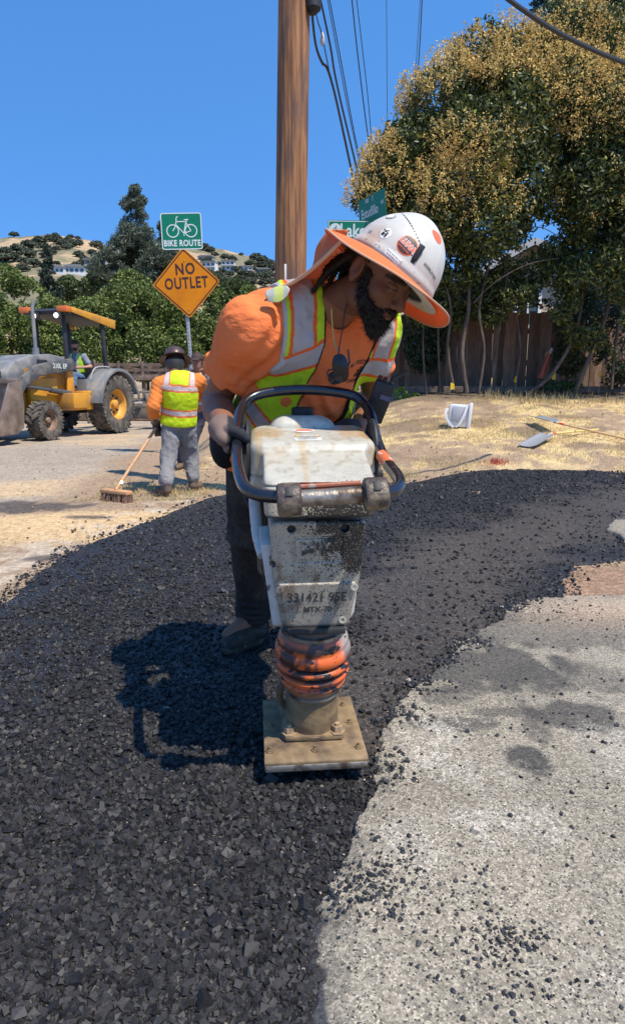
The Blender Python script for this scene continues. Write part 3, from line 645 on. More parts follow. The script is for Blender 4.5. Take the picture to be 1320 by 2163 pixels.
def cov_c(v):
    c, x, y, z, n1, n3, n4 = grime(v, (.40, .355, .27), 1, 7)
    c = mx3(c, (.17, .145, .115), sstep(n1 + .3 * n4, -.15, .35) * .6 * sstep(z, .64, .60) + .35 * sstep(z, .63, .59))
    c = mx3(c, (.15, .10, .06), sstep(n1 + .5 * n4, -.1, .35) * .55); c = mx3(c, (.22, .14, .09), sstep(z, .635, .60) * sstep(n1, -.1, .3) * .5 + .35 * (x < -.05) * sstep(n4, 0, .4))
    side = sstep(x, -.08, .10); dens = .40 + .50 * side * sstep(z, .58, .64) * sstep(n1, -.5, .3) + .10 * side
    al = np.clip(dens * .9 + .3 * n1 * dens + .08, 0, 1)[:, None]; pt_ = sstep(n4 * .5 + n1 - .95 + dens * 1.35, -.15, .25)[:, None]; al = np.clip(al + .42 * pt_, 0, .93); c = mx3(c, (.14, .11, .08), pt_[:, 0] * .6)
    c = mx3(c, TAR, sstep(.483 - z, 0, .012) * .85); c = mx3(c, (.45, .44, .38), sstep(z, .762, .77) * .6)
    hol = np.min([np.hypot(x - sx, z - sz) for sx, sz in ((-.068, .752), (.068, .752), (-.118, .655), (.120, .655))], 0)
    c = mx3(c, (.01, .01, .01), (hol < .0105) * 1.0); return np.concatenate([c, al], 1)
lo, hi = wlo((-.14, -.25, .44), (.14, -.03, .79)); cover = sdf('front_cover', cov_f, lo, hi, .0024, m_paintc, ram, cov_c)
def case_f(p):
    x, y, z = loc(p, RO, RM); q = Pt(x, y, z)
    d = rbox(q, (0, -.03, .64), (.122 - .11 * np.maximum(.62 - z, 0) - .0, .12, .17), .03)
    d = smin(d, rbox(q, (0, .09, .70), (.10, .11, .10), .03), .02)
    return smin(d, cone(q, (0, -.06, .44), (0, -.07, .56), .083, .088), .02)
def case_c(v):
    c, x, y, z, n1, n3, n4 = grime(v, (.46, .45, .40), 1, 11); c = mx3(c, (.05, .045, .04), sstep(y, .0, .04) * .8 + sstep(.46 - z, 0, .02)); return np.concatenate([c, .3 + 0 * c[:, :1]], 1)
lo, hi = wlo((-.14, -.17, .43), (.14, .22, .84)); sdf('crankcase', case_f, lo, hi, .004, m_paintc, ram, case_c)
# side frame straps of cast alloy
m_wh = mat('chipped_grey_paint', (.46, .46, .43), .4, var=.15, vscale=30, col2=(.10, .085, .07), c2scale=30, c2lo=.60, c2hi=.68)
cw = lambda z: float(np.interp(z, [.44, .50, .60, .66, .78], [.086, .096, .112, .118, .124]))
for s_ in (-1,):
    b = MB(); path = spline([(s_ * .158, .03, .86), (s_ * .160, .0, .80), (s_ * .156, -.03, .73), (s_ * .150, -.06, .69), (s_ * .138, -.10, .655)], 6)
    b.tube(path, .0165, 12)
    b.build('side_strap', m_wh, ram, smooth=True)
    b = MB(); oz = [(-.185, .705), (-.12, .74), (-.02, .72), (.0, .64), (-.06, .52), (-.115, .455), (-.14, .47)]
    b.add([(s_ * (cw(z) - .004), y, z) for y, z in oz] + [(s_ * (cw(z) + .026), y, z) for y, z in oz], [list(range(7)), list(range(13, 6, -1))] + [[i, i + 7, (i + 1) % 7 + 7, (i + 1) % 7] for i in range(7)])
    sp_ = b.build('side_plate', m_wh, ram, smooth=True, bevel=.004)
    for zz_ in (.57, .60, .63):
        q = MB(); q.lathe([(.012, 0), (.014, .002), (.011, .004)], 14, Matrix.Translation((s_ * (cw(zz_) + .025), -.11, zz_)) @ Matrix.Rotation(R(90 * s_), 4, 'Y')); q.build('vent_hole', m_rub, sp_)
for s_ in (-1, 1):
    b = MB(); b.lathe([(.0, 0), (.085, .0), (.092, .006), (.092, .012), (.06, .02), (.0, .02)], 32, Matrix.Translation((s_ * .166, .02, .91)) @ Matrix.Rotation(R(90 * s_), 4, 'Y') @ Matrix.Scale(1.15, 4, (1, 0, 0)), cap=False); b.build('side_disc', m_rub, ram, smooth=True)
    # black arms that carry the handle
    b = MB(); b.box((s_ * .186, .05, .93), (.014, .10, .14), bev=.005); b.box((s_ * .190, .10, .99), (.018, .05, .07), bev=.006); b.lathe([(.03, 0), (.03, .02), (.012, .02), (.012, .028)], 12, Matrix.Translation((s_ * .176, -.0, .86)) @ Matrix.Rotation(R(90 * s_), 4, 'Y')); b.build('handle_bracket', m_rub, ram, smooth=True)
b = MB(); b.lathe([(.05, 0), (.055, .01), (.055, .10), (.05, .11)], 20, Matrix.Translation((-.10, .06, .56))); b.tube([(-.1, .06, .66), (-.1, .04, .7)], .02); b.build('muffler', m_boss, ram, smooth=True)
b = MB(); b.tube(spline([(-.14, .10, .94), (-.19, .09, .9), (-.195, .05, .82), (-.16, .02, .74)], 6), .006, 8); b.build('throttle_cable', m_rub, ram, smooth=True)
# handle
hp = [P(590, 1050, 1.43), P(550, 1046, 1.44), P(521, 1033, 1.47), P(507, 1004, 1.54), P(501, 960, 1.66), P(502, 905, 1.79), P(509, 868, 1.88), P(528, 842, 1.93), P(566, 829, 1.955), P(640, 823, 1.97),
      P(718, 829, 1.96), P(758, 842, 1.94), P(780, 868, 1.89), P(789, 905, 1.83), P(797, 935, 1.78), P(813, 972, 1.68), P(838, 1004, 1.56), P(843, 1024, 1.49), P(833, 1036, 1.45), P(812, 1041, 1.43)]
b = MB(); b.tube(spline(hp, 6), .0152, 16); handle = b.build('handle_bar', m_black, ram, smooth=True, world=True)
b = MB(); a, c = V(*P(806, 962, 1.71)), V(*P(822, 984, 1.64)); b.tube([a, c], .0162, 16); b.build('warning_tape', mat('orange_tape', (.62, .14, .05), .5, col2=(.7, .68, .62), c2scale=30, c2lo=.5, c2hi=.52), handle, smooth=True, world=True)
# transport roller with its two bosses
cl, cr_ = P(611, 1055, 1.415), P(793, 1043, 1.425); ax = nrm(cr_ - cl)
def cyl(b, c, ax_, prof, n=28):
    M_ = Matrix.Translation(Vector(c)) @ Vector((0, 0, 1)).rotation_difference(Vector(ax_)).to_matrix().to_4x4(); b.lathe(prof, n, M_); return b
b = MB(); cyl(b, cl, ax, [(.0175, 0), (.0195, .01), (.019, .08), (.0205, .15), (.0175, float(np.linalg.norm(cr_ - cl)))]); b.build('roller', m_steel, ram, smooth=True, world=True)
for c in (cl, cr_):
    b = MB(); cyl(b, c - ax * .028, ax, [(.030, 0), (.037, .004), (.0385, .012), (.0375, .045), (.036, .052), (.030, .056)]); bo = b.build('roller_boss', m_boss, ram, smooth=True, world=True)
    b = MB(); d_ = nrm((0, -.80, .6)); M_ = frame(c + d_ * .036, ax, d_); b.box((0, 0, 0), (.017, .024, .007), M=M_, bev=.002); b.build('slot', m_rub, bo, smooth=True, world=True)
b = MB(); b.tube([P(632, 1029, 1.47), P(762, 1021, 1.48)], .007, 10); b.build('guard_rod', mat('faded_orange_paint', (.30, .085, .035), .5, col2=(.3, .25, .2), c2scale=30, c2lo=.5, c2hi=.6), ram, smooth=True, world=True)
# cover screws
for x, z in ((-.098, .585), (.098, .588), (-.066, .492), (.070, .490)):
    yf = np.interp(z, [.44, .60, .66, .78], [-.150, -.185, -.200, -.222]) - .006
    b = MB(); M_ = Matrix.Translation((x, yf + .002, z)) @ Matrix.Rotation(R(90), 4, 'X'); b.lathe([(.010, 0), (.010, .005), (.0055, .005), (.0055, .001)], 14, M_, cap=False); b.lathe([(.0055, .001), (.0001, .001)], 14, M_, cap=False); b.build('screw', m_steel if x < 0 else mat('bright_zinc', (.6, .58, .5), .35, metal=.6), cover, smooth=True)
b = MB(); b.box((0, -.165, .462), (.155, .03, .018), bev=.004); b.build('lower_lip', m_rub, cover, smooth=True)
# ---- decals laid on a surface
def bvh_of(o):
    M = Matrix.Identity(4); q = o
    while q is not None:
        M = (Matrix.Translation(q.location) @ q.rotation_euler.to_matrix().to_4x4()) @ M; q = q.parent
    me = o.data; return BVHTree.FromPolygons([M @ v.co for v in me.vertices], [tuple(p.vertices) for p in me.polygons])
def decal(name, vs, fs, bvh, c, x, z, m, parent, off=.0012, thick=0):
    """vs in the plane (x right, y up); z points out of the surface"""
    M = frame(c, x, z); b = MB(); n = Vector(z).normalized(); out = []
    for p in vs:
        q = M @ Vector((p[0], p[1], 0)); h_, nn, _, _ = bvh.ray_cast(q + n * .12, -n, .35)
        out.append((h_ + n * (off + (p[2] if len(p) > 2 else 0))) if h_ is not None else q)
    b.v = out; b.f = [list(f) for f in fs]
    me = bpy.data.meshes.new(name); me.from_pydata([tuple(v) for v in b.v], [], b.f); me.update()
    return link(name, me, m, parent, world=True)
def grid_patch(w, h, nx=10, ny=6, oval=False):
    vs = []; fs = []
    if oval:
        vs.append((0, 0))
        for k in range(1, 5):
            for j in range(28): a = 2 * math.pi * j / 28; vs.append((w / 2 * k / 4 * math.cos(a), h / 2 * k / 4 * math.sin(a)))
        for j in range(28): fs.append([0, 1 + j, 1 + (j + 1) % 28])
        for k in range(3):
            for j in range(28): a = 1 + k * 28; fs.append([a + j, a + 28 + j, a + 28 + (j + 1) % 28, a + (j + 1) % 28])
        return vs, fs
    for j in range(ny + 1):
        for i in range(nx + 1): vs.append((w * (i / nx - .5), h * (j / ny - .5)))
    for j in range(ny):
        for i in range(nx): k = j * (nx + 1) + i; fs.append([k, k + 1, k + nx + 2, k + nx + 1])
    return vs, fs
m_lab = mat('white_label', (.74, .73, .68), .4, col2=(.5, .42, .3), c2scale=40, c2lo=.55, c2hi=.8); m_ink = mat('black_ink', (.02, .02, .02), .5); m_yel = mat('yellow_ink', (.75, .5, .05), .5); m_ored = mat('orange_ink', (.70, .14, .03), .45)
hb = bvh_of(hood); xr = RM[0]; up_n = RM.T @ V(0, -.12, .99)
def place(vs, dx, dy): return [(p[0] + dx, p[1] + dy) + tuple(p[2:]) for p in vs]
def lab(parent, bv, c, x, z, items, base, bm_, off=.0012, oval=False):
    vs, fs = grid_patch(*base, oval=oval); L_ = decal('label', vs, fs, bv, c, x, z, bm_, parent, off)
    for k, (body, size, dx, dy, m_, kw) in enumerate(items):
        vs, fs = text_arrays(body, size, **kw); decal('lettering', place(vs, dx, dy), fs, bv, c, x, z, m_, L_, off + .0008 + .0003 * (k % 2))
    return L_
c = RL(-.012, -.045, .965); L1 = lab(hood, hb, c, xr, up_n, [('WARNING', .013, 0, .0165, mat('label_white', (.8, .78, .7), .5), dict(bold=.0004))], (.072, .046), m_lab)
vs, fs = grid_patch(.070, .013, 8, 2); decal('header_band', place(vs, 0, .0155), fs, hb, c, xr, up_n, m_ink, L1, .0016)
for i, wd_ in enumerate((.058, .062, .05, .060)):
    vs, fs = grid_patch(wd_, .0014, 6, 1); decal('text_line', place(vs, -.002, .003 - .0055 * i), fs, hb, c, xr, up_n, m_ink, L1, .0018)
for sx in (-.029, .029):
    decal('warning_triangle', [(sx - .006, .0105), (sx + .006, .0105), (sx, .0205)], [[0, 1, 2]], hb, c, xr, up_n, m_yel, L1, .0024)
c = RL(-.018, .035, .98); L2 = lab(hood, hb, c, xr, up_n, [('MASTERS', .0125, 0, -.004, m_ored, dict(bold=.0004))], (.062, .038), m_lab, oval=True)
vs, fs = grid_patch(.046, .022, oval=True); vs = [(a, max(b_, 0) + .004) for a, b_ in vs]; decal('sun_emblem', vs, fs, hb, c, xr, up_n, m_ored, L2, .0018)
cb = bvh_of(cover); zf = RM.T @ V(0, -1, .2); dk = mat('tar_lettering', (.055, .045, .036), .7)
vs, fs = text_arrays('331421 95E', .036, squeeze=.92, bold=.0006); decal('engraved_number', vs, fs, cb, RL(0, -.19, .560), xr, zf, dk, cover, .0016)
vs, fs = text_arrays('MTX-70', .022, bold=.0006); decal('engraved_number', vs, fs, cb, RL(.002, -.18, .524), xr, zf, dk, cover, .0016)
m_emb = mat('embossed_alloy', (.34, .32, .25), .45, var=.4, vscale=90, col2=(.04, .035, .03), c2scale=60, c2lo=.5, c2hi=.55)
vs, fs = text_arrays('MIK', .052, bold=.001, ext=.002, squeeze=.9); decal('embossed_logo', vs, fs, cb, RL(-.004, -.21, .695), xr, zf, m_emb, cover, .003)
# ================================================================ MAIN WORKER
def basis(a, c):
    a = nrm(a); c = np.asarray(c, float); c = nrm(c - a * (c @ a)); b = np.cross(a, c); return b, a, c
TB, TA, TC = basis((.22, -.56, .80), (.30, -.72, -.62))      # his left, up the spine, out of the chest
TO = V(-.008, 2.165, 1.205)
def T_(b, a, c): return TO + b * TB + a * TA + c * TC
TM = np.array([TB, TA, TC])
HB, HF, HU = None, nrm((.55, -.55, -.63)), None
_u = V(.42, -.35, .84); _u = nrm(_u - HF * (_u @ HF)); HU = _u; HB = np.cross(HU, HF)*-1
HB = np.cross(HF, HU) * -1                                     # his left
HM = np.array([HB, HF, HU]); HS = 1.07
HO = P(758, 571, 1.855) + HB * .078 * HS
def Hh(x, y, z): return HO + HS * (x * HB + y * HF + z * HU)
class HP:                                                      # points in the head's own frame
    def __init__(s, p): a, b, c = loc(p, HO, HM); s.x, s.y, s.z = a / HS, b / HS, c / HS
def head_f(p, detail=True):
    q = HP(p)
    d = ell(q, (0, -.004, .045), (.076, .098, .088)); d = smin(d, ell(q, (0, .036, -.035), (.060, .066, .074)), .03)
    d = smin(d, ell(q, (0, .066, -.088), (.030, .028, .022)), .03)
    d = smin(d, ell(q, (.047, .02, -.062), (.018, .035, .025)), .03); d = smin(d, ell(q, (-.047, .02, -.062), (.018, .035, .025)), .03)
    for s in (-1, 1): d = smin(d, ell(q, (s * .044, .066, -.012), (.022, .022, .018)), .02)
    d = smin(d, ell(q, (0, .086, .036), (.050, .016, .010)), .014)
    for s in (-1, 1): d = smax(d, -ell(q, (s * .031, .104, .014), (.017, .016, .011)), .010)
    for s in (-1, 1):
        d = smin(d, ell(q, (s * .031, .0795, .013), (.0145, .0145, .0125)), .003)
        d = smin(d, ell(q, (s * .031, .082, .0185), (.0165, .0135, .0075)), .003)      # lowered upper lid
        d = smin(d, ell(q, (s * .031, .083, .0055), (.0155, .0105, .0035)), .004)
    d = smin(d, cone(q, (0, .088, .026), (0, .117, -.020), .0085, .0135), .010)
    for s in (-1, 1): d = smin(d, ell(q, (s * .0155, .104, -.025), (.0095, .012, .009)), .006)
    for s in (-1, 1): d = smax(d, -ell(q, (s * .0075, .113, -.034), (.004, .005, .004)), .003)
    d = smin(d, ell(q, (0, .098, -.0515), (.023, .010, .0055)), .006); d = smin(d, ell(q, (0, .096, -.0635), (.020, .011, .0068)), .006)
    d = smax(d, -ell(q, (0, .109, -.0573), (.021, .008, .0013)), .003)
    for s in (-1, 1):
        e = ell(q, (s * .080, -.008, .004), (.010, .021, .033)); e = smax(e, -ell(q, (s * .091, -.004, .008), (.008, .012, .021)), .005)
        e = smin(e, ell(q, (s * .083, -.004, -.026), (.006, .008, .009)), .006); d = smin(d, e, .006)
    return d * HS
nk0 = Hh(0, -.02, -.055); nk1 = T_(.01, .165, .0)
RS, LS = T_(-.225, .088, .005), T_(.212, .095, -.02)
RE, RW = P(456, 848, 2.24), P(479, 918, 1.88)
LE, LW = P(792, 850, 2.36), P(755, 905, 2.14)
RHIP, LHIP = V(-.225, 2.38, .90), V(-.05, 2.36, .90); RK, LK = P(527, 1128, 2.44), V(-.02, 2.45, .52); RAN, LAN = P(537, 1300, 2.66), V(.02, 2.78, .10)
def hand(p, W, palm, knk, fingers, thumb, off=0.0, k=.012):
    """palm centre, 4 knuckles, finger chains, thumb chain"""
    d = smin(cone(p, W, palm, .027 + off, .032 + off), cone(p, palm, knk[1], .031 + off, .020 + off), .02)
    d = smin(d, cone(p, knk[0], knk[3], .0155 + off, .0145 + off), .016)
    d = smin(d, cone(p, palm, knk[3], .026 + off, .017 + off), .016)
    rr_ = (.0100, .0105, .0100, .0088)
    for i in range(4):
        ch = [knk[i]] + fingers[i]
        for a, b in zip(ch[:-1], ch[1:]): d = smin(d, cone(p, a, b, rr_[i] + off * .7, rr_[i] * .92 + off * .7), .004)
    for a, b in zip(thumb[:-1], thumb[1:]): d = smin(d, cone(p, a, b, .0125 + off * .7, .0105 + off * .7), .006)
    return d
# right hand closes on the side of the handle bar
tb = [P(501, 958, 1.665), P(502, 903, 1.825)]; td = nrm(tb[1] - tb[0]); gc = (tb[0] + tb[1]) / 2 + td * .02
sx_ = nrm(np.cross(td, (0, 0, 1))); sx_ = sx_ if sx_[0] > 0 else -sx_; up_ = np.cross(sx_, td); up_ = up_ if up_[2] > 0 else -up_
def around(t, ang, r): return gc + td * t + r * (math.cos(ang) * sx_ + math.sin(ang) * up_)
RP = gc - sx_ * .040 + td * .030 + up_ * .012
kn = [around(-.036 + .0235 * i, R(165), .036) for i in range(4)]
fg = [[around(-.036 + .0235 * i, R(215 + 4 * i), .031), around(-.036 + .0235 * i, R(275), .0285), around(-.036 + .0235 * i, R(335), .027)] for i in range(4)]
thb = [RP + up_ * .01, around(-.025, R(120), .036), around(-.045, R(70), .030), around(-.048, R(35), .029)]
hd_r = (RW, RP, kn, fg, thb)
# left hand rests on the back of the machine
lp = LW + V(-.035, -.02, -.005); lkn = [lp + V(-.035, -.03 + .022 * i, .0) for i in range(4)]
lfg = [[k_ + V(-.028, -.003, -.006), k_ + V(-.048, -.004, -.022), k_ + V(-.055, -.004, -.038)] for k_ in lkn]; lth = [lp + V(0, -.02, 0), lp + V(-.01, -.045, -.01), lp + V(-.035, -.06, -.018)]
hd_l = (LW, lp, lkn, lfg, lth)
def torso_f(p, o=0.0):
    def E(b, a, c, r): return ell(p, T_(b, a, c), tuple(x + o for x in r), TM)
    d = E(0, .03, 0, (.190, .150, .118)); d = smin(d, E(0, -.13, .012, (.172, .15, .125)), .05); d = smin(d, E(-.035, -.27, -.01, (.165, .11, .125)), .06)
    d = smin(d, cone(p, RS + TB * .03, LS - TB * .03, .072 + o, .072 + o), .06)
    d = smin(d, cone(p, T_(-.07, .14, -.01), T_(.08, .14, -.01), .066 + o, .066 + o), .05)
    return smin(d, smin(cone(p, T_(-.05, .185, -.03), RS + TA * .012 + TB * .02, .050 + o, .072 + o), cone(p, T_(.06, .185, -.03), LS, .050 + o, .060 + o), .03), .05)
def body_f(p):
    d = head_f(p); d = smin(d, cone(p, nk0, nk1, .056, .066), .03); d = smin(d, torso_f(p, -.004), .04)
    for S_, E_, W_, h_ in ((RS, RE, RW, hd_r), (LS, LE, LW, hd_l)):
        m_ = S_ + (E_ - S_) * .42; d = smin(d, cone(p, S_, m_, .062, .060), .03); d = smin(d, cone(p, m_, E_, .060, .045), .03)
        m2 = E_ + (W_ - E_) * .32; d = smin(d, cone(p, E_, m2, .045, .048), .02); d = smin(d, cone(p, m2, W_, .048, .029), .02)
        d = smin(d, hand(p, *h_), .012)
    for H_, K_, A_, t_ in ((RHIP, RK, RAN, (-.10, -.10)), (LHIP, LK, LAN, (-.02, -.14))):
        d = smin(d, cone(p, H_, K_, .088, .056), .04); d = smin(d, cone(p, K_, A_, .056, .038), .02); d = smin(d, cone(p, A_, A_ + V(t_[0], t_[1], -.05), .04, .03), .02)
    return d
def skin_c(v):
    q = HP(Pt(*v.T)); x, y, z = q.x, q.y, q.z; n_ = fbm(v[:, 0], v[:, 1], v[:, 2], f=40, o=3, seed=3)
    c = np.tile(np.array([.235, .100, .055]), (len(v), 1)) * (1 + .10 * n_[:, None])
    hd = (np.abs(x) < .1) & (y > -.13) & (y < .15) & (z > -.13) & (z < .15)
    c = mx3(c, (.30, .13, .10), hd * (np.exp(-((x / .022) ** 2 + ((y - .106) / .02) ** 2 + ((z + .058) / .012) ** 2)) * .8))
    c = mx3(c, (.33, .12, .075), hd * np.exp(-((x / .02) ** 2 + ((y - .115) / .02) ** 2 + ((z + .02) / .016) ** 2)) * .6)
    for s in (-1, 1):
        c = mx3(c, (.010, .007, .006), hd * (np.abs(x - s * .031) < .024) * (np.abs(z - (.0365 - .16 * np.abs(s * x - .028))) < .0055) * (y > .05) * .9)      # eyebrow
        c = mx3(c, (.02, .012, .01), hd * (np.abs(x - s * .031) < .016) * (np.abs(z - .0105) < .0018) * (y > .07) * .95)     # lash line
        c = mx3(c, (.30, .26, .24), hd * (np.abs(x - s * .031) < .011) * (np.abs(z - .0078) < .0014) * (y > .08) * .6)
    return c * np.where(hd[:, None], .60, 1)  # head colour darkened to stand in for the shade under the brim
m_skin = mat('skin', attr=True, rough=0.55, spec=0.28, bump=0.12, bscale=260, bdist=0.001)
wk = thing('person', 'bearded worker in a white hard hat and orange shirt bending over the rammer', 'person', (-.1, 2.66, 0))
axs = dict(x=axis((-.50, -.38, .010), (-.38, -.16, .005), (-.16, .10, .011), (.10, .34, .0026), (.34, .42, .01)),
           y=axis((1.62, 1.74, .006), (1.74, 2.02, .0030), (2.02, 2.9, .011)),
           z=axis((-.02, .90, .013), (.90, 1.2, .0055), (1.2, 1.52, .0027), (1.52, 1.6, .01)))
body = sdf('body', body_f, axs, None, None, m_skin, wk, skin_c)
KN = nrm((.60, -.03, .79)); KF = nrm((.62, -.52, -.60)); KF = nrm(KF - KN * (KF @ KN)); KB = np.cross(KN, KF); KM = np.array([KB, KF, KN])
KO = P(818, 578, 1.90)
def K(x, y, z): return KO + x * KB + y * KF + z * KN
# hair, locks and beard
m_hair = mat('dark_hair', (.010, .008, .007), .55, var=.4, vscale=200, bump=.9, bscale=220, bdist=.004, stretch=(1, 1, .3), spec=.3)
def beard_f(p):
    q = HP(p); n_ = fbm(q.x, q.y, q.z, f=160, o=2, seed=4) * .0045 + fbm(q.x, q.y, q.z, f=40, o=2, seed=5) * .003
    h_ = head_f(p) / HS; d = h_ - .0055
    d = smin(d, ell(q, (0, .076, -.108), (.033, .030, .034)), .02); d = smin(d, ell(q, (0, .04, -.09), (.045, .045, .030)), .02)
    top = q.z - (-.012 - .60 * np.clip(q.y - .018, 0, .05) - .35 * np.clip(q.y - .068, 0, 1))         # cheek line
    sb = np.maximum(np.maximum(-q.y + .016, q.y - .036), q.z - .02); cheek = np.minimum(top, sb)
    d = smax(d, cheek, .006); d = smax(d, -(q.y - .010 + .8 * np.minimum(q.z + .028, 0)), .006); d = smax(d, -ell(q, (-.083, -.004, .002), (.02, .023, .037)), .003)
    d = smax(d, -ell(q, (0, .11, -.060), (.0215, .040, .0095)), .004)
    mst = smax(smin(ell(q, (0, .097, -.0425), (.028, .012, .0065)), ell(q, (.029, .086, -.056), (.008, .014, .016)), .006), -(np.abs(q.x) - .0025), .002); mst = np.minimum(mst, ell(q, (-.029, .086, -.056), (.008, .014, .016))); mst = smax(mst, 0 * q.x - 1, .002)
    return (smin(d, mst, .004) + n_) * HS
bl = np.min([Hh(a, b_, c_) for a in (-.1, .1) for b_ in (-.02, .15) for c_ in (-.17, .05)], 0); bh = np.max([Hh(a, b_, c_) for a in (-.1, .1) for b_ in (-.02, .15) for c_ in (-.17, .05)], 0)
def strands(o, n, L, w_, bias, seed):
    """short hairs standing out of a hair mesh, joined into it"""
    rs = np.random.default_rng(seed); me = o.data; nv = len(me.vertices); co = np.zeros(nv * 3, np.float32); me.vertices.foreach_get('co', co); co = co.reshape(-1, 3); no = np.zeros(nv * 3, np.float32); me.vertex_normals.foreach_get('vector', no); no = no.reshape(-1, 3)
    i = rs.integers(0, nv, n); p = co[i]; d = no[i] * .7 + rs.normal(size=(n, 3)) * .45 + np.asarray(bias); d /= np.linalg.norm(d, axis=1)[:, None]; s_ = np.cross(d, rs.normal(size=(n, 3))); s_ /= np.linalg.norm(s_, axis=1)[:, None]; L_ = (L * (.5 + rs.random(n)))[:, None]
    b0 = p - d * .002; m_ = p + d * L_ * .6 + rs.normal(size=(n, 3)) * L * .15; t_ = m_ + d * L_ * .3 + np.asarray(bias) * L * .5
    v = np.stack([b0 - s_ * w_, b0 + s_ * w_, m_ + s_ * w_ * .8, m_ - s_ * w_ * .8, t_ + s_ * w_ * .2, t_ - s_ * w_ * .2], 1).reshape(-1, 3); k = nv + 6 * np.arange(n)[:, None]; f2 = np.concatenate([k + np.array([[0, 1, 2, 3]]), k + np.array([[3, 2, 4, 5]])])
    f1 = np.zeros(len(me.loops), np.int32); me.loops.foreach_get('vertex_index', f1); m2 = npmesh(o.name, np.concatenate([co, v]), np.concatenate([f1.reshape(-1, 4), f2])); m2.materials.append(me.materials[0]); m2.polygons.foreach_set('use_smooth', np.ones(len(m2.polygons), bool)); o.data = m2
bd = sdf('beard', beard_f, bl, bh, .0027, m_hair, wk); strands(bd, 5200, .011, .0006, (0, 0, -.35), 3)
def hair_f(p):
    q = HP(p); d = ell(q, (0, -.022, .045), (.086, .098, .092)); d = smax(d, q.y - .02 + .5 * np.maximum(-q.z + .02, 0) * 0, .02); d = smax(d, -.065 - q.z, .02); kz = loc(p, KO, KM)[2]; d = smax(d, kz / HS + .004, .004)
    d = smax(d, -ell(q, (-.085, .0, 0), (.03, .03, .035)), .004)
    for i in range(13):
        t = i / 12; a = Hh(-.075 + .15 * t, -.055 - .035 * math.sin(math.pi * t), .01); b_ = Hh(-.080 + .155 * t, -.10 - .02 * math.sin(7 * i), -.10 - .03 * math.cos(3.3 * i)); m_ = (a + b_) / 2 + HF * -.015 + V(0, 0, .006 * math.sin(5 * i))
        d = smin(d, np.minimum(cone(p, a, m_, .0105, .010), cone(p, m_, b_, .010, .006)) / HS, .004)
    return d * HS + fbm(p.x, p.y, p.z, f=90, o=2) * .002
cs = [Hh(a, b_, c_) for a in (-.13, .13) for b_ in (-.16, .07) for c_ in (-.16, .15)]; hr_ = sdf('hair', hair_f, np.min(cs, 0), np.max(cs, 0), .0042, m_hair, wk); strands(hr_, 2500, .012, .0007, (0, 0, -.2), 5)
# ---- trousers and boots
def fold(p, f, amp, seed, st=(1, 1, 1)): return fbm(p.x * st[0], p.y * st[1], p.z * st[2], f=f, o=3, seed=seed) * amp
def pants_f(p):
    d = ell(p, (-.137, 2.365, .90), (.178, .135, .115)); d = smin(d, torso_f(p, .003), .03)
    d = smax(d, p.z - .985, .01)
    for H_, K_, A_ in ((RHIP, RK, RAN), (LHIP, LK, LAN)):
        d = smin(d, cone(p, H_, K_, .104, .080), .03); d = smin(d, cone(p, K_, A_ + V(0, 0, .02), .078, .070), .03)
    rg = np.abs(np.sin(p.z * 95 + 6 * p.x + 3 * np.sin(p.y * 30))) ** 3 * .010 * sstep(.30 - p.z, 0, .14) + np.abs(np.sin(p.z * 60 + 14 * p.x)) ** 3 * .008 * np.exp(-((p.z - .52) / .06) ** 2)
    return smax(d - rg + fold(p, 9, .010, 6, (1, 1, .5)), .075 - p.z, .01)
m_pants = mat('charcoal_trousers', (.030, .026, .023), .9, var=.3, vscale=60, bump=.25, bscale=500, bdist=.001, spec=.2, col2=(.075, .06, .045), c2scale=7, c2lo=.5, c2hi=.75)
sdf('trousers', pants_f, (-.42, 2.14, .04), (.16, 2.92, 1.02), .007, m_pants, wk)
m_boot = mat('worn_leather_boot', (.045, .035, .026), .8, var=.35, vscale=40, bump=.4, bscale=90, bdist=.003, spec=.25, col2=(.10, .085, .065), c2scale=16, c2lo=.5, c2hi=.7)
for A_, dr in ((RAN, nrm((-.62, -.78, 0))), (LAN, nrm((.1, -1, 0)))):
    s_ = np.cross((0, 0, 1), dr); BM = np.array([s_, dr, (0, 0, 1)]); o_ = V(A_[0], A_[1], 0)
    def boot_f(p):
        x, y, z = loc(p, o_, BM); q = Pt(x, y, z)
        d = cone(q, (0, -.02, .075), (0, -.012, .19), .050, .056); d = smin(d, ell(q, (0, .045, .055), (.048, .12, .048)), .03); d = smin(d, ell(q, (0, .125, .045), (.050, .062, .042)), .02)
        d = smax(d, .008 - z, .004); d = smin(d, smax(np.maximum(ell(q, (0, .055, .02), (.054, .142, .05)), z - .030), .002 - z, .004), .003)
        d = np.where(np.abs(z - .031) < .002, d + .002, d)
        ri = np.minimum(np.abs(z - .11), np.abs(z - .14)) ; ln_ = (np.maximum(np.abs(y - .055 + .55 * (z - .08)) - .03, 0)); return d + .002 * np.sin(z * 190) * (y > .02) * (y < .10) * (np.abs(x) < .022)
    c0 = [o_ + a * s_ + b_ * dr + V(0, 0, c_) for a in (-.075, .075) for b_ in (-.11, .21) for c_ in (-.01, .25)]
    sdf('boot', boot_f, np.min(c0, 0), np.max(c0, 0), .0045, m_boot, wk)
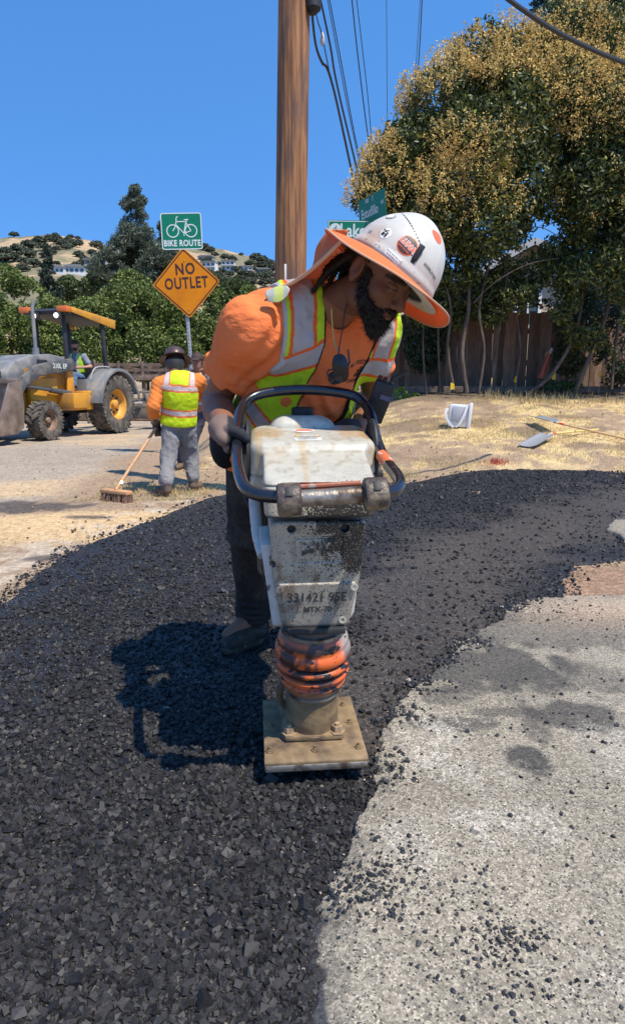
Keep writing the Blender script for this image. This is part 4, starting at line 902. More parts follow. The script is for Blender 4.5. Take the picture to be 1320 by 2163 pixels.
# ---- shirt
SH_O = (.78, .190, .058)
def sleeve(p, S_, E_, n_, rt=.10, fr=.56):
    e = S_ + (E_ - S_) * fr; ax_ = nrm(E_ - S_); d = cone(p, S_ + V(0, 0, .002), e, .062, .086)
    cut = (p.x - e[0]) * ax_[0] + (p.y - e[1]) * ax_[1] + (p.z - e[2]) * ax_[2]
    return smax(d, cut, .006)
def shirt_f(p):
    d = torso_f(p, .011); d = smin(d, ell(p, (-.137, 2.36, .88), (.192, .150, .14)), .05)
    d = smin(d, sleeve(p, RS, RE, 0), .09); d = smin(d, sleeve(p, LS, LE, 0) + .014, .045)
    b, a, c = loc(p, TO, TM)
    sd_ = nrm(RE - RS); u_ = p.x * sd_[0] + p.y * sd_[1] + p.z * sd_[2]; rdg = 1 - np.abs(fbm((p.x - u_ * sd_[0]) * 15 + u_ * 3, (p.y - u_ * sd_[1]) * 15, (p.z - u_ * sd_[2]) * 15 + 2 * np.sin(u_ * 9), f=1, o=2, seed=77)) * 2.6; d = d + fold(p, 5, .006, 11) - .0060 * np.clip(rdg, 0, 1) + .004 * np.sin((a * 1.2 + b * .9) * 55 + 4 * np.sin(b * 20)) * sstep(-a, -.12, .1) + .005 * np.sin((a - 1.6 * b) * 60) * np.exp(-((b + .17) / .07) ** 2)
    neck = ell(p, T_(.03, .215, .055), (.054, .072, .060), TM); d = smax(d, -neck, .006)
    return smax(d, .800 - p.z, .006)
def shirt_c(v):
    c = np.tile(np.array(SH_O), (len(v), 1)); b, a, cc = loc(Pt(*v.T), TO, TM); n_ = fbm(v[:, 0], v[:, 1], v[:, 2], f=12, o=3)
    c = c * (1 + .06 * n_[:, None]); ring = np.abs(ell(Pt(*v.T), T_(.03, .215, .055), (.054, .072, .060), TM) - .010); return mx3(c, (.60, .12, .03), (ring < .0015) * 1.)
m_shirt = mat('orange_jersey', attr=True, rough=.85, bump=.75, bscale=13, bdist=.022, spec=.15, stretch=(1, .6, 1.5), detail=5)
shirt = sdf('shirt', shirt_f, (-.46, 1.86, .77), (.34, 2.56, 1.42), .005, m_shirt, wk, shirt_c)
# ---- high visibility vest
def vest_solid(p, o):
    b, a, c = loc(p, TO, TM); d = torso_f(p, .020 + o); d = smin(d, cone(p, LS + TA * .02, LS + (LE - LS) * .35 - TB * .02, .078 + o, .088 + o), .03); d = smin(d, ell(p, (-.137, 2.36, .95), (.20 + o, .160 + o, .09)), .05)
    fl = .010 * np.sin(b * 42 + 5 * a) * sstep(-a, .0, .25); d = d + fold(p, 8, .012, 11) - .006 * np.clip(1 - np.abs(fbm(p.x + p.z, p.y, p.z - p.x, f=10, o=2, seed=78)) * 2.4, 0, 1) ** 2 + fl - .012 * sstep(-a, .05, .25)
    return d, a, b, c
def vest_f(p):
    d, a, b, c = vest_solid(p, 0)
    inR = (-.018 - .22 * np.clip(.12 - a, 0, .4)); inL = (.168 - .24 * np.clip(.10 - a, 0, .4))            # front opening
    op = np.maximum(np.maximum(inR - b, b - inL), -c - .0 - .35 * (a - .10)) ; op = np.maximum(op, -c - .05)
    d = smax(d, -op, .003)
    neck = ell(p, T_(.03, .215, .02), (.060, .10, .09), TM); d = smax(d, -neck, .003)
    arm = np.maximum(np.abs(b) - (.152 + .30 * np.clip(.10 - a, 0, .20) + .25 * np.clip(.02 - a, 0, .2)), -(a + .02)); d = smax(d, np.where(a > -.08, np.abs(b) - (np.where(b > 0, .30, .150) + .55 * np.clip(.05 - a, 0, .3)), -1.), .003)
    return smax(d, .905 - p.z + .25 * b, .003)
LIME = (.50, .72, .02); SIL = (.43, .40, .38); VOR = (.80, .13, .02); PIP = (.02, .018, .018)
def vest_c(v):
    p = Pt(*v.T); b, a, c = loc(p, TO, TM); n_ = fbm(v[:, 0], v[:, 1], v[:, 2], f=10, o=3)
    C_ = np.tile(np.array(LIME), (len(v), 1)) * (1 + .07 * n_[:, None])
    ins = np.where(b < 0, -.018 - .22 * np.clip(.12 - a, 0, .4) - b, b - (.168 - .24 * np.clip(.10 - a, 0, .4)))   # distance from the front opening
    front = c > -.03
    bandc = np.where(b < 0, .010 + .55 * (b + .19), .02 - .2 * (b - .15))           # centre line of the cross band
    # shoulder band
    sh = np.where(b < 0, b + .090 + .0 * a, .212 - b); mS = (a > bandc) & (np.abs(sh) < .030)
    mO = (a > bandc) & (np.abs(sh) < .041)
    C_ = mx3(C_, VOR, mO * 1.); C_ = mx3(C_, SIL, mS * 1.)
    h = a - bandc; C_ = mx3(C_, VOR, (np.abs(h) < .040) * 1.); C_ = mx3(C_, SIL, (np.abs(h) < .028) * 1.)
    side = np.where(b < 0, b + .175, .185 - b); h2 = a + .20 + .9 * (b + .15) * (b < 0); C_ = mx3(C_, VOR, (np.abs(h2) < .042) * (b < -.09) * 1.); C_ = mx3(C_, SIL, (np.abs(h2) < .030) * (b < -.09) * 1.)
    gr_ = fbm(v[:, 0], v[:, 1], v[:, 2], f=26, o=4, seed=6); C_ = C_ * (1 - .22 * sstep(gr_, .05, .45))[:, None]
    C_ = mx3(C_, PIP, (ins < .0065) * front * (ins > -.02) * 1.)
    ed = np.where(a > -.08, np.where(b > 0, .30, .150) + .55 * np.clip(.05 - a, 0, .3) - np.abs(b), 1.); C_ = mx3(C_, (.45, .44, .40), (ed < .010) * 1.)
    return C_
m_vest = mat('vest_mesh_fabric', attr=True, rough=.65, bump=.6, bscale=20, bdist=.014, detail=6, spec=.3, transl=.12)
vest = sdf('vest', vest_f, (-.40, 1.86, .86), (.34, 2.58, 1.42), .0034, m_vest, wk, vest_c)
# ---- logo on the shirt
sbv = bvh_of(shirt); m_logo = mat('dark_print', (.06, .018, .012), .8); m_logo2 = mat('orange_thread', (.45, .10, .03), .8)
def hit(px, py, bv): o_ = V(0, 0, CAM_H); h_ = bv.ray_cast(Vector(o_), Vector(nrm(P(px, py, 1.0) - o_)), 5); return np.array(h_[0]), np.array(h_[1])
def sdecal(name, vs, fs, px, py, m_, off=.0015, tilt=0):
    c, n_ = hit(px, py, sbv); return decal(name, vs, fs, sbv, c, nrm(TB + tilt * TA), nrm(TC + .3 * n_), m_, shirt, off)
vs, fs = text_arrays('AL TOCCOLI', .021, bold=.0005, squeeze=.74); vs = [(x, y - 6.0 * x * x + .0) + (0,) for x, y, z in vs]; sdecal('logo_lettering', vs, fs, 762, 764, m_logo, tilt=-.14)
vs, fs = text_arrays('CONSTRUCTION', .0140, bold=.0004, squeeze=.76); sdecal('logo_lettering', vs, fs, 750, 802, m_logo, tilt=-.14)
fig = [([(-.013, -.02), (.012, -.02), (.010, -.006), (-.009, -.006)], 0), ([(-.006, -.005), (.006, -.005), (.008, .008), (-.005, .010)], 0), ([(-.002, .012), (.006, .012), (.008, .020), (.001, .022)], 0), ([(-.010, .004), (-.004, .008), (-.004, .011), (-.012, .008)], 0), ([(.006, .006), (.013, .012), (.012, .015), (.005, .010)], 0)]
vs = []; fs = []
for q, _ in fig: k = len(vs); vs += [(x, y) for x, y in q]; fs.append(list(range(k, k + len(q))))
sdecal('logo_figure', vs, fs, 756, 784, m_logo, tilt=-.14)
# ---- glove, pouch
m_glove = mat('worn_work_glove', attr=True, rough=.85, bump=.3, bscale=300, bdist=.002, spec=.2)
def glove_f(p): 
    d = hand(p, *hd_r, off=.0035); cu = RW + (RE - RW) * .16; return smin(d, cone(p, RW, cu, .036, .041), .012) + fold(p, 30, .002, 3)
def glove_c(v):
    g = (v - gc) @ sx_; u_ = (v - gc) @ up_; c = np.tile(np.array([.20, .135, .105]), (len(v), 1)); n_ = fbm(v[:, 0], v[:, 1], v[:, 2], f=30, o=3)
    c = mx3(c, (.03, .03, .033), sstep(g, -.03, -.022)); dw = np.linalg.norm(v - (RW + (RE - RW) * .10), axis=1); c = mx3(c, (.075, .07, .072), (dw < .052) * 1.); return c * (1 + .25 * n_[:, None])
cs = np.array([RW + (RE - RW) * .2, RP, *kn, *fg[0], *fg[3], *thb]); sdf('glove', glove_f, cs.min(0) - .06, cs.max(0) + .06, .0032, m_glove, wk, glove_c)
def glovel_f(p): return hand(p, *hd_l, off=.0035)
cs = np.array([LW, lp, *lkn, *lfg[0], *lfg[3], *lth]); sdf('glove', glovel_f, cs.min(0) - .05, cs.max(0) + .05, .005, m_glove, wk, lambda v: np.tile(np.array([.05, .045, .045]), (len(v), 1)))
po = P(474, 935, 2.30); sdf('hip_pouch', lambda p: smin(ell(p, po, (.052, .06, .095)), cone(p, po + V(.0, 0, .05), po + V(.08, .02, .02), .02, .02), .02) + fold(p, 20, .006, 2), po - .14, po + .14, .006, mat('black_nylon', (.014, .014, .016), .8, bump=.3, bscale=400, bdist=.001, spec=.2), wk)
bo_ = P(650, 884, 2.16); b = MB(); M_ = frame(bo_, TB, TA); b.box((0, 0, 0), (.10, .03, .045), M=M_, bev=.008); b.build('belt_buckle', mat('dark_leather', (.03, .024, .02), .6, bump=.3, bscale=90), wk, smooth=True, world=True)
# ---- necklace
pts = [P(700, 655, 1.96), P(702, 690, 1.965), P(706, 720, 1.965), P(712, 742, 1.96)]
b = MB(); sp_ = spline(pts, 8)
for i in range(len(sp_) - 1): M_ = frame(sp_[i], Vector(sp_[i + 1]) - Vector(sp_[i]), (0, -1, .2 if i % 2 else -1)); b.box((0, 0, 0), (.009, .0035, .0055), M=M_)
b.build('necklace', mat('gold_chain', (.42, .27, .09), .35, metal=.8), wk, world=True)
# ---- hard hat: shell, brim, sun shade, flap, stickers
hat = thing('hard_hat', None, None, tuple(KO)); hat.parent = wk; hat.location = Vector(KO) - wk.location; del_ = None
KMX = Matrix(((KB[0], KF[0], KN[0], KO[0]), (KB[1], KF[1], KN[1], KO[1]), (KB[2], KF[2], KN[2], KO[2]), (0, 0, 0, 1)))
def shell_f(p):
    x, y, z = loc(p, KO, KM); q = Pt(x, y, z)
    d = ell(q, (0, .004, .020), (.119, .139, .150)); rid = smax(np.abs(x) - .022, ell(q, (0, .0, .02), (.2, .133, .1585)), .01); d = smin(d, rid, .012)
    d = smin(d, smax(ell(q, (0, .004, .016), (.123, .144, .05)), np.abs(z - .022) - .012, .004), .006)
    d = smax(d, -.006 - z, .004); ins = ell(q, (0, .0, .0), (.112, .132, .125)); d = smax(d, -ins, .004)
    br = smax(ell(q, (0, .006, .004), (.148, .176, .16)), np.abs(z + .002 + .12 * np.maximum(np.hypot(x, y) - .12, 0)) - .0035, .002); br = smax(br, -ell(q, (0, 0, 0), (.108, .128, .12)), .002)
    return smin(d, br, .006)
def shell_c(v):
    x, y, z = loc(Pt(*v.T), KO, KM); n_ = fbm(v[:, 0], v[:, 1], v[:, 2], f=14, o=4, seed=9); c = np.tile(np.array([.52, .49, .43]), (len(v), 1)) * (1 + .05 * n_[:, None])
    c = mx3(c, (.45, .30, .20), sstep(n_, .10, .42) * sstep(.08 - z, -.03, .05) * .75); n3 = fbm(v[:, 0], v[:, 1], v[:, 2], f=120, o=2, seed=9); c = mx3(c, (.25, .14, .09), (n3 > .52) * sstep(.06 - z, -.02, .04) * .8)
    return c
m_shell = mat('white_hard_hat_plastic', attr=True, rough=.42, spec=.4, var=.06, vscale=30)
cs = [K(a, b_, c_) for a in (-.16, .16) for b_ in (-.19, .19) for c_ in (-.04, .19)]
shell = sdf('shell', shell_f, np.min(cs, 0), np.max(cs, 0), .0034, m_shell, hat, shell_c)
def sheet(name, rows, th, m_, parent, up=4, colfn=None, smooth=True):
    """rows: list of equally long point lists; a smooth surface through them with thickness"""
    A = np.array([spline(r, up) for r in rows]); A = np.array([spline(list(A[:, j]), up) for j in range(A.shape[1])]).transpose(1, 0, 2)
    nu, nv = A.shape[:2]; du = np.gradient(A, axis=0); dv = np.gradient(A, axis=1); N_ = np.cross(du, dv); N_ /= np.linalg.norm(N_, axis=2)[..., None] + 1e-9
    v = np.concatenate([(A + N_ * th / 2).reshape(-1, 3), (A - N_ * th / 2).reshape(-1, 3)]); K_ = nu * nv; f = []
    for i in range(nu - 1):
        for j in range(nv - 1):
            a = i * nv + j; f.append([a, a + 1, a + nv + 1, a + nv]); f.append([a + K_, a + nv + K_, a + nv + 1 + K_, a + 1 + K_])
    for i in range(nu - 1):
        for j, s in ((0, 1), (nv - 1, -1)): a = i * nv + j; q = [a, a + nv, a + nv + K_, a + K_]; f.append(q if s > 0 else q[::-1])
    for j in range(nv - 1):
        for i, s in ((0, -1), (nu - 1, 1)): a = i * nv + j; q = [a, a + 1, a + 1 + K_, a + K_]; f.append(q if s > 0 else q[::-1])
    me = npmesh(name, v, f, colfn(v) if colfn else None); return link(name, me, m_, parent, smooth=smooth, world=True)
m_shade = mat('orange_sunshade_cloth', (.78, .235, .085), .8, var=.06, vscale=20, bump=.15, bscale=700, bdist=.001, spec=.2, transl=.35)
# the shade: a wide oval cloth brim pulled round the hat, drooping at its rim
rows = []
for rr_, dz in ((.93, .006), (1.12, -.003), (1.28, -.016), (1.42, -.032)):
    row = []
    for j in range(41):
        a = 2 * math.pi * j / 40; sx, sy = .137 * rr_, .158 * rr_
        if math.sin(a) > 0: sy *= 1 - .03 * (rr_ - .93) / .42 * math.sin(a) ** 6
        droop = dz * (1 - .88 * math.sin(a) ** 2) + .0035 * math.sin(5 * a + 1) * (rr_ - .9)
        row.append(K(sx * math.cos(a), .006 + sy * math.sin(a), droop))
    rows.append(row)
sheet('sun_shade', rows, .0022, m_shade, hat, 3)
rim = [K(.137 * 1.42 * math.cos(a), .006 + .158 * 1.42 * math.sin(a) * (1 + (-.035 * math.sin(a) ** 6 if math.sin(a) > 0 else 0)), -.032 * (1 - .88 * math.sin(a) ** 2) + .0035 * math.sin(5 * a + 1) * .52) for a in np.linspace(0, 2 * math.pi, 81)[:-1]]
b = MB(); b.tube(rim, .0028, 8, close=True); b.build('shade_hem', mat('pale_orange_hem', (.62, .33, .20), .8), hat, smooth=True, world=True)
fl = [[P(722, 508, 1.80), P(690, 540, 1.83), P(655, 572, 1.88), P(618, 597, 1.93), P(582, 612, 1.955), P(566, 622, 1.96)],
      [P(705, 494, 1.92), P(684, 520, 1.97), P(668, 552, 2.02), P(645, 585, 2.06), P(606, 612, 2.07), P(590, 620, 2.06)],
      [P(694, 486, 2.02), P(671, 522, 2.08), P(664, 560, 2.13), P(650, 600, 2.18), P(630, 632, 2.18), P(622, 640, 2.17)],
      [P(735, 486, 2.10), P(722, 530, 2.16), P(712, 570, 2.20), P(706, 610, 2.23), P(700, 640, 2.24), P(700, 648, 2.24)]]
flap = sheet('neck_flap', fl, .0022, m_shade, hat, 5)
b = MB(); b.tube(spline(fl[0], 6), .0055, 8); b.build('flap_hem', MATS['pale_orange_hem'], flap, smooth=True, world=True)
rfl = [[P(563, 614, 1.935), P(585, 606, 1.93), P(606, 604, 1.925)], [P(561, 624, 1.93), P(588, 622, 1.925), P(612, 612, 1.92)], [P(568, 638, 1.93), P(590, 638, 1.925), P(606, 626, 1.92)]]
def rf_c(v): c = np.tile(np.array([.45, .45, .38]), (len(v), 1)); pxs = v[:, 0]; lo_, hi_ = pxs.min(), pxs.max(); t = (pxs - lo_) / (hi_ - lo_); return mx3(c, (.60, .66, .16), ((t > .35) & (t < .75)) * 1.)
sheet('reflective_tab', rfl, .004, mat('reflective_tab', attr=True, rough=.5), flap, 6, rf_c)
kb = bvh_of(shell); m_blk = mat('black_vinyl', (.015, .015, .015), .5)
def on_shell(x, y, z):      # direction from the hat's centre
    d_ = nrm(x * KB + y * KF + z * KN); h_ = kb.ray_cast(Vector(K(0, 0, .03) + d_ * .4), Vector(-d_), .6); return np.array(h_[0]), np.array(h_[1])
def at_px(px, py):
    o_ = V(0, 0, CAM_H); d_ = P(px, py, 1.0) - o_; h_ = kb.ray_cast(Vector(o_), Vector(nrm(d_)), 5); return (np.array(h_[0]), np.array(h_[1])) if h_[0] is not None else (None, None)
xi = nrm(KF * .9 - KN * .05)       # lettering runs forward round the hat
def stick(px, py, items, base, bm_, oval=False, xd=None, name='sticker'):
    c, n_ = at_px(px, py)
    if c is None: return None
    xd = xd if xd is not None else xi; vs, fs = grid_patch(*base, oval=oval); S = decal(name, vs, fs, kb, c, xd, n_, bm_, hat, .0008)
    for k, (body_, size, dx, dy, m_, kw) in enumerate(items): vs, fs = text_arrays(body_, size, **kw); decal('lettering', place(vs, dx, dy), fs, kb, c, xd, n_, m_, S, .0016 + .0003 * k)
    return S
m_dkred = mat('dark_maroon_vinyl', (.045, .012, .010), .45); m_orv = mat('orange_vinyl', (.75, .13, .04), .4); m_wv = mat('white_vinyl', (.74, .72, .68), .4)
c, n_ = at_px(860, 518)
vs, fs = grid_patch(.060, .056, oval=True); S = decal('sticker', vs, fs, kb, c, xi, n_, m_orv, hat, .0008)
vs, fs = grid_patch(.054, .050, oval=True); decal('sticker_face', vs, fs, kb, c, xi, n_, m_dkred, S, .0013)
vs, fs = text_arrays('LUNA', .021, bold=.0022); decal('lettering', place(vs, 0, .001), fs, kb, c, xi, n_, m_wv, S, .0020)
vs, fs = text_arrays('LUNA', .021, bold=.0008); decal('lettering', place(vs, 0, .001), fs, kb, c, xi, n_, m_orv, S, .0026)
vs, fs = text_arrays('ROCK THE FUNK', .0052, bold=.0002); decal('lettering', place(vs, 0, -.014), fs, kb, c, xi, n_, m_orv, S, .0020)
S = stick(830, 542, [("I'M NOT INSULTING YOU", .0046, 0, .0035, m_blk, dict(bold=.0001)), ("I'M DESCRIBING YOU", .0046, 0, -.0035, m_blk, dict(bold=.0001))], (.050, .019), m_wv, name='slogan_sticker')
vs, fs = text_arrays('GOODFELLOW BROS', .0105, bold=.0002, squeeze=.62); c, n_ = at_px(909, 574)
if c is not None: decal('lettering', vs, fs, kb, c, V(.72, .35, -.62), n_, m_blk, hat, .0012)
c, n_ = at_px(825, 458); 
vs, fs = grid_patch(.034, .026, oval=True); S = decal('round_sticker', vs, fs, kb, c, xi, n_, m_blk, hat, .0008); vs, fs = grid_patch(.030, .022, oval=True); decal('sticker_face', vs, fs, kb, c, xi, n_, m_wv, S, .0014)
vs, fs = grid_patch(.024, .017, oval=True); decal('sticker_ring', vs, fs, kb, c, xi, n_, m_blk, S, .0019); vs, fs = grid_patch(.022, .015, oval=True); decal('sticker_face', vs, fs, kb, c, xi, n_, m_wv, S, .0024)
c, n_ = at_px(815, 493); vs, fs = grid_patch(.032, .034, oval=True); S = decal('skull_sticker', vs, fs, kb, c, xi, n_, m_wv, hat, .0008)
for i in range(16):
    vs, fs = grid_patch(.003 + .004 * rng.random(), .002 + .004 * rng.random(), 2, 2); decal('sticker_mark', place(vs, (rng.random() - .5) * .020, (rng.random() - .5) * .018), fs, kb, c, xi, n_, m_blk, S, .0014 + .0002 * i)
c, n_ = at_px(782, 489); 
if c is not None: vs, fs = grid_patch(.014, .008); decal('small_label', vs, fs, kb, c, xi, n_, mat('grey_vinyl', (.25, .24, .22), .5), hat, .0008)
c, n_ = at_px(922, 500)
if c is not None: vs, fs = grid_patch(.05, .03, oval=True); decal('far_sticker', vs, fs, kb, c, xi, n_, m_orv, hat, .0008)
prev = None
for i in range(14):
    t = i / 13; a_, n_ = at_px(847 + 41 * t, 449 + 67 * t + 8 * math.sin(math.pi * t) * -1)
    if a_ is None: continue
    vs, fs = grid_patch(.0068, .0036, 2, 1); dn = at_px(849 + 41 * t, 452.2 + 67 * t - 8 * math.sin(math.pi * t))[0]; decal('vent_slot', vs, fs, kb, a_, nrm(dn - a_), n_, m_blk, hat, .0010)
a_, n_ = at_px(882, 535); b = MB(); M_ = frame(a_ + n_ * .004, nrm(-KN + .1 * KF), n_); b.box((0, 0, 0), (.044, .016, .008), M=M_, bev=.002); b.box((.022, 0, -.002), (.016, .011, .006), M=M_, bev=.001); b.build('lamp_clip', m_blk, hat, smooth=True, world=True)
# ---- sunglasses hanging on the shirt
sg = thing('sunglasses', 'dark sunglasses hanging on a cord in front of the orange shirt', 'sunglasses', tuple(P(716, 790, 1.93)))
m_lens = mat('dark_lens', (.015, .010, .010), .22, spec=.4)
vz = nrm((0, -.9, -.1))
def lensm(px, py, d, w_, h_, rot):
    M_ = frame(P(px, py, d), (math.cos(rot), 0, math.sin(rot)), vz); bm_ = MB(); vs = [(0, 0, .008)]; n_ = 20
    for k, (s, z) in enumerate(((.5, .006), (1, 0))):
        for j in range(n_): a = 2 * math.pi * j / n_; vs.append((w_ * s * math.copysign(abs(math.cos(a)) ** .8, math.cos(a)), h_ * s * math.copysign(abs(math.sin(a)) ** .8, math.sin(a)), z))
    vs2 = [(x, y, z - .003) for x, y, z in vs]; fs = [[0, 1 + j, 1 + (j + 1) % n_] for j in range(n_)] + [[1 + j, 1 + n_ + j, 1 + n_ + (j + 1) % n_, 1 + (j + 1) % n_] for j in range(n_)]
    k = len(vs); fs2 = [[i + k for i in f][::-1] for f in fs]; rm_ = [[1 + n_ + j, 1 + n_ + j + k, 1 + n_ + (j + 1) % n_ + k, 1 + n_ + (j + 1) % n_] for j in range(n_)]
    bm_.add(vs + vs2, fs + fs2 + rm_, M_); return bm_
lensm(719, 778, 1.925, .024, .042, .15).build('lens', m_lens, sg, smooth=True, world=True); lensm(711, 797, 1.94, .026, .020, .3).build('lens', m_lens, sg, smooth=True, world=True)
b = MB(); b.tube([P(735, 738, 1.93), P(738, 765, 1.93), P(728, 795, 1.928), P(706, 812, 1.93)], .0028, 8); b.build('frame', m_blk, sg, smooth=True, world=True)
b = MB(); b.tube(spline([P(716, 735, 1.935), P(714, 760, 1.93), P(706, 778, 1.93), P(694, 782, 1.93), P(692, 792, 1.93), P(704, 800, 1.93)], 5), .0022, 6); b.build('cord', m_blk, sg, smooth=True, world=True)
b = MB(); b.tube(spline([P(740, 612, 1.93), P(728, 660, 1.925), P(722, 700, 1.93), P(716, 735, 1.935)], 5), .0020, 6); b.build('cord', m_blk, sg, smooth=True, world=True)
# ---- two-way radio clipped to the vest
rd = thing('radio', 'black two-way radio with stubby antenna clipped to the side of the vest', 'radio', tuple(P(805, 840, 1.98)))
ax_ = nrm(P(800, 822, 1.96) - P(778, 905, 1.99)); rx = nrm(P(826, 822, 1.96) - P(798, 812, 1.96)); M_ = frame(P(800, 848, 1.97), rx, ax_)
b = MB(); b.box((0, 0, 0), (.062, .034, .125), M=M_, bev=.006); body_r = b.build('radio_body', mat('black_plastic', (.012, .012, .014), .45, bump=.2, bscale=200), rd, smooth=True, world=True)
b = MB(); b.tube([M_ @ Vector((.010, 0, .055)), M_ @ Vector((.016, 0, .080)), Vector(P(860, 784, 1.96))], [.008, .0055, .0048], 10); b.build('antenna', m_blk, rd, smooth=True, world=True)
for dx in (-.022, -.006):
    b = MB(); b.lathe([(.007, 0), (.007, .012), (.005, .014)], 10, M_ @ Matrix.Translation((dx, 0, .062))); b.build('knob', m_blk, rd, smooth=True, world=True)
b = MB(); b.box((.012, -.018, .02), (.030, .003, .014), M=M_); b.build('display', mat('radio_label', (.10, .10, .16), .3), rd, world=True)
# ================================================================ FOLIAGE HELPERS
def Gt(px, py):                                                 # photo direction -> point on the sloping ground
    Ys = np.linspace(3, 60, 4000); pts = np.array([P(px, py, y_) for y_ in (1.0,)])[0] - V(0, 0, CAM_H)
    X_ = pts[0] * Ys; Z_ = CAM_H + pts[2] * Ys; t = terrain(X_, Ys); k = np.argmax(Z_ < t); return V(X_[k], Ys[k], t[k])
def leaf_mesh(name, c, nrm_dir, size, asp, col, fold=0.0):
    """c (n,3) centres; long random leaves"""
    n = len(c); d = rng.normal(size=(n, 3)); d[:, 2] -= .35; d /= np.linalg.norm(d, axis=1)[:, None]
    s_ = rng.normal(size=(n, 3)) + nrm_dir * .8; s_ = np.cross(d, s_); s_ /= np.linalg.norm(s_, axis=1)[:, None] + 1e-9
    L = size * (.6 + .7 * rng.random(n)); d *= L[:, None] / 2; s_ *= (L * asp)[:, None] / 2
    v = np.stack([c - d, c + s_ + d * .1, c + d, c - s_ + d * .1], 1); f = np.arange(4 * n).reshape(-1, 4)
    return npmesh(name, v.reshape(-1, 3), f, np.repeat(col, 4, 0))
def lobes_pts(lobes, n, gap=.0, gf=1.0, shell=.55, seed=1):
    """lobes: (c, r) ; returns points and outward directions"""
    vol = np.array([np.prod(r) ** (2 / 3.) for _, r in lobes]); k = rng.choice(len(lobes), n, p=vol / vol.sum())
    d = rng.normal(size=(n, 3)); d /= np.linalg.norm(d, axis=1)[:, None]; rad = shell + (1.04 - shell) * rng.random(n) ** .6
    cc = np.array([l[0] for l in lobes])[k]; rr_ = np.array([l[1] for l in lobes])[k]
    wob = 1 + .22 * fbm(d[:, 0] + k * 7.3, d[:, 1], d[:, 2], f=2.2, o=3, seed=seed)
    p = cc + d * rr_ * (rad * wob)[:, None]
    keep = fbm(p[:, 0], p[:, 1], p[:, 2], f=gf, o=3, seed=seed + 5) > gap
    return p[keep], d[keep], k[keep]
def pxlobe(px, py, Y, rpx, fy=1.0, fx=1.0): c = P(px, py, Y); r = rpx * Y / 1350; return (c, np.array([r * fx, r * .9, r * fy]))
m_leaf = mat('evergreen_leaves', attr=True, rough=.5, spec=.35, transl=.22); m_blos = mat('golden_blossom', attr=True, rough=.9, spec=.1, transl=.25)
m_bark = mat('grey_bark', (.105, .08, .06), .9, var=.4, vscale=12, bump=.7, bscale=18, bdist=.03, stretch=(1, 1, .25), spec=.2)
def trunk(parent, paths, name='trunk', m=None):
    for pts, r0, r1 in paths:
        b = MB(); sp_ = spline(pts, 6); n = len(sp_); b.tube(sp_, [.62 * lerp(r0, r1, i / (n - 1)) for i in range(n)], 9); b.build(name, m or m_bark, parent, smooth=True, sharp=80, world=True)
def leaves(parent, name, lobes, n, size, asp, base, var=.35, gap=-.35, gf=1.0, shell=.5, m=None, seed=1, tint=None, tf=.0):
    p, d, k = lobes_pts(lobes, n, gap, gf, shell, seed); col = np.array(base)[None] * (1 - var + 2 * var * rng.random((len(p), 1)))
    if tint is not None: t = (rng.random(len(p)) < tf)[:, None]; col = np.where(t, np.array(tint)[None] * (.7 + .6 * rng.random((len(p), 1))), col)
    return link(name, leaf_mesh(name, p, d, size, asp, col), m or m_leaf, parent, world=True)
# ================================================================ TREES ON THE RIGHT
def blossoms(parent, lobes, n, size, seed=3, bias=V(-.35, -.35, .75)):
    p, d, k = lobes_pts(lobes, n * 5, -.05, .9, .92, seed); w_ = d @ nrm(bias) + .35 * rng.normal(size=len(p)); o_ = np.argsort(-w_)[:n]; p, d = p[o_], d[o_]
    ax_ = d * .6 + V(0, 0, .7); ax_ /= np.linalg.norm(ax_, axis=1)[:, None]; m_ = 17; t = rng.random((len(p), m_)); L = size * (.7 + .6 * rng.random((len(p), 1)))
    sp_ = rng.normal(size=(len(p), m_, 3)) * ((1.05 - t) * .32 * L)[..., None]
    q = (p[:, None] + ax_[:, None] * (t * L)[..., None] + sp_).reshape(-1, 3); n_ = len(q)
    hue = rng.random((len(p), 1, 1)); c_ = (np.array([.74, .56, .20]) * (1 - hue) + np.array([.62, .42, .16]) * hue) * np.ones((1, m_, 1)); c_ = c_.reshape(-1, 3) * (.6 + .7 * rng.random((n_, 1)))
    me = leaf_mesh('blossom', q, rng.normal(size=(n_, 3)), .055, .55, c_); o = link('blossom', me, m_blos, parent, world=True); o['label'] = 'golden flower panicles'; return o
LF = (.062, .082, .026)
tA = thing('flowering_tree', 'large evergreen tree thick with golden blossom, crown rising just right of the street signs', 'tree', tuple(P(985, 825, 15.3)))
lA = [pxlobe(*q) for q in ((795, 425, 14.6, 48), (835, 375, 14.8, 62), (880, 330, 15, 78), (905, 440, 14.8, 85), (945, 250, 15.2, 88), (975, 350, 14.8, 100), (1025, 165, 15.6, 88), (1060, 270, 15.2, 105), (1010, 450, 15, 95), (1090, 380, 15.2, 85), (1110, 180, 15.8, 90), (850, 500, 15.2, 70), (940, 540, 15.3, 70), (1020, 560, 15.4, 55), (890, 600, 15.6, 60), (965, 620, 15.8, 45), (1085, 480, 15.4, 40), (1120, 560, 15.8, 48), (1060, 610, 15.9, 42), (1010, 640, 15.8, 35), (820, 590, 15.6, 60), (960, 660, 15.6, 34), (1040, 655, 15.5, 34), (1095, 620, 15.2, 36), (900, 650, 15.4, 40))]
leaves(tA, 'crown', lA, 100000, .125, .36, LF, gap=-.22, gf=1.1, tint=(.20, .20, .04), tf=.22)
blossoms(tA, lA[:11], 2300, .28)
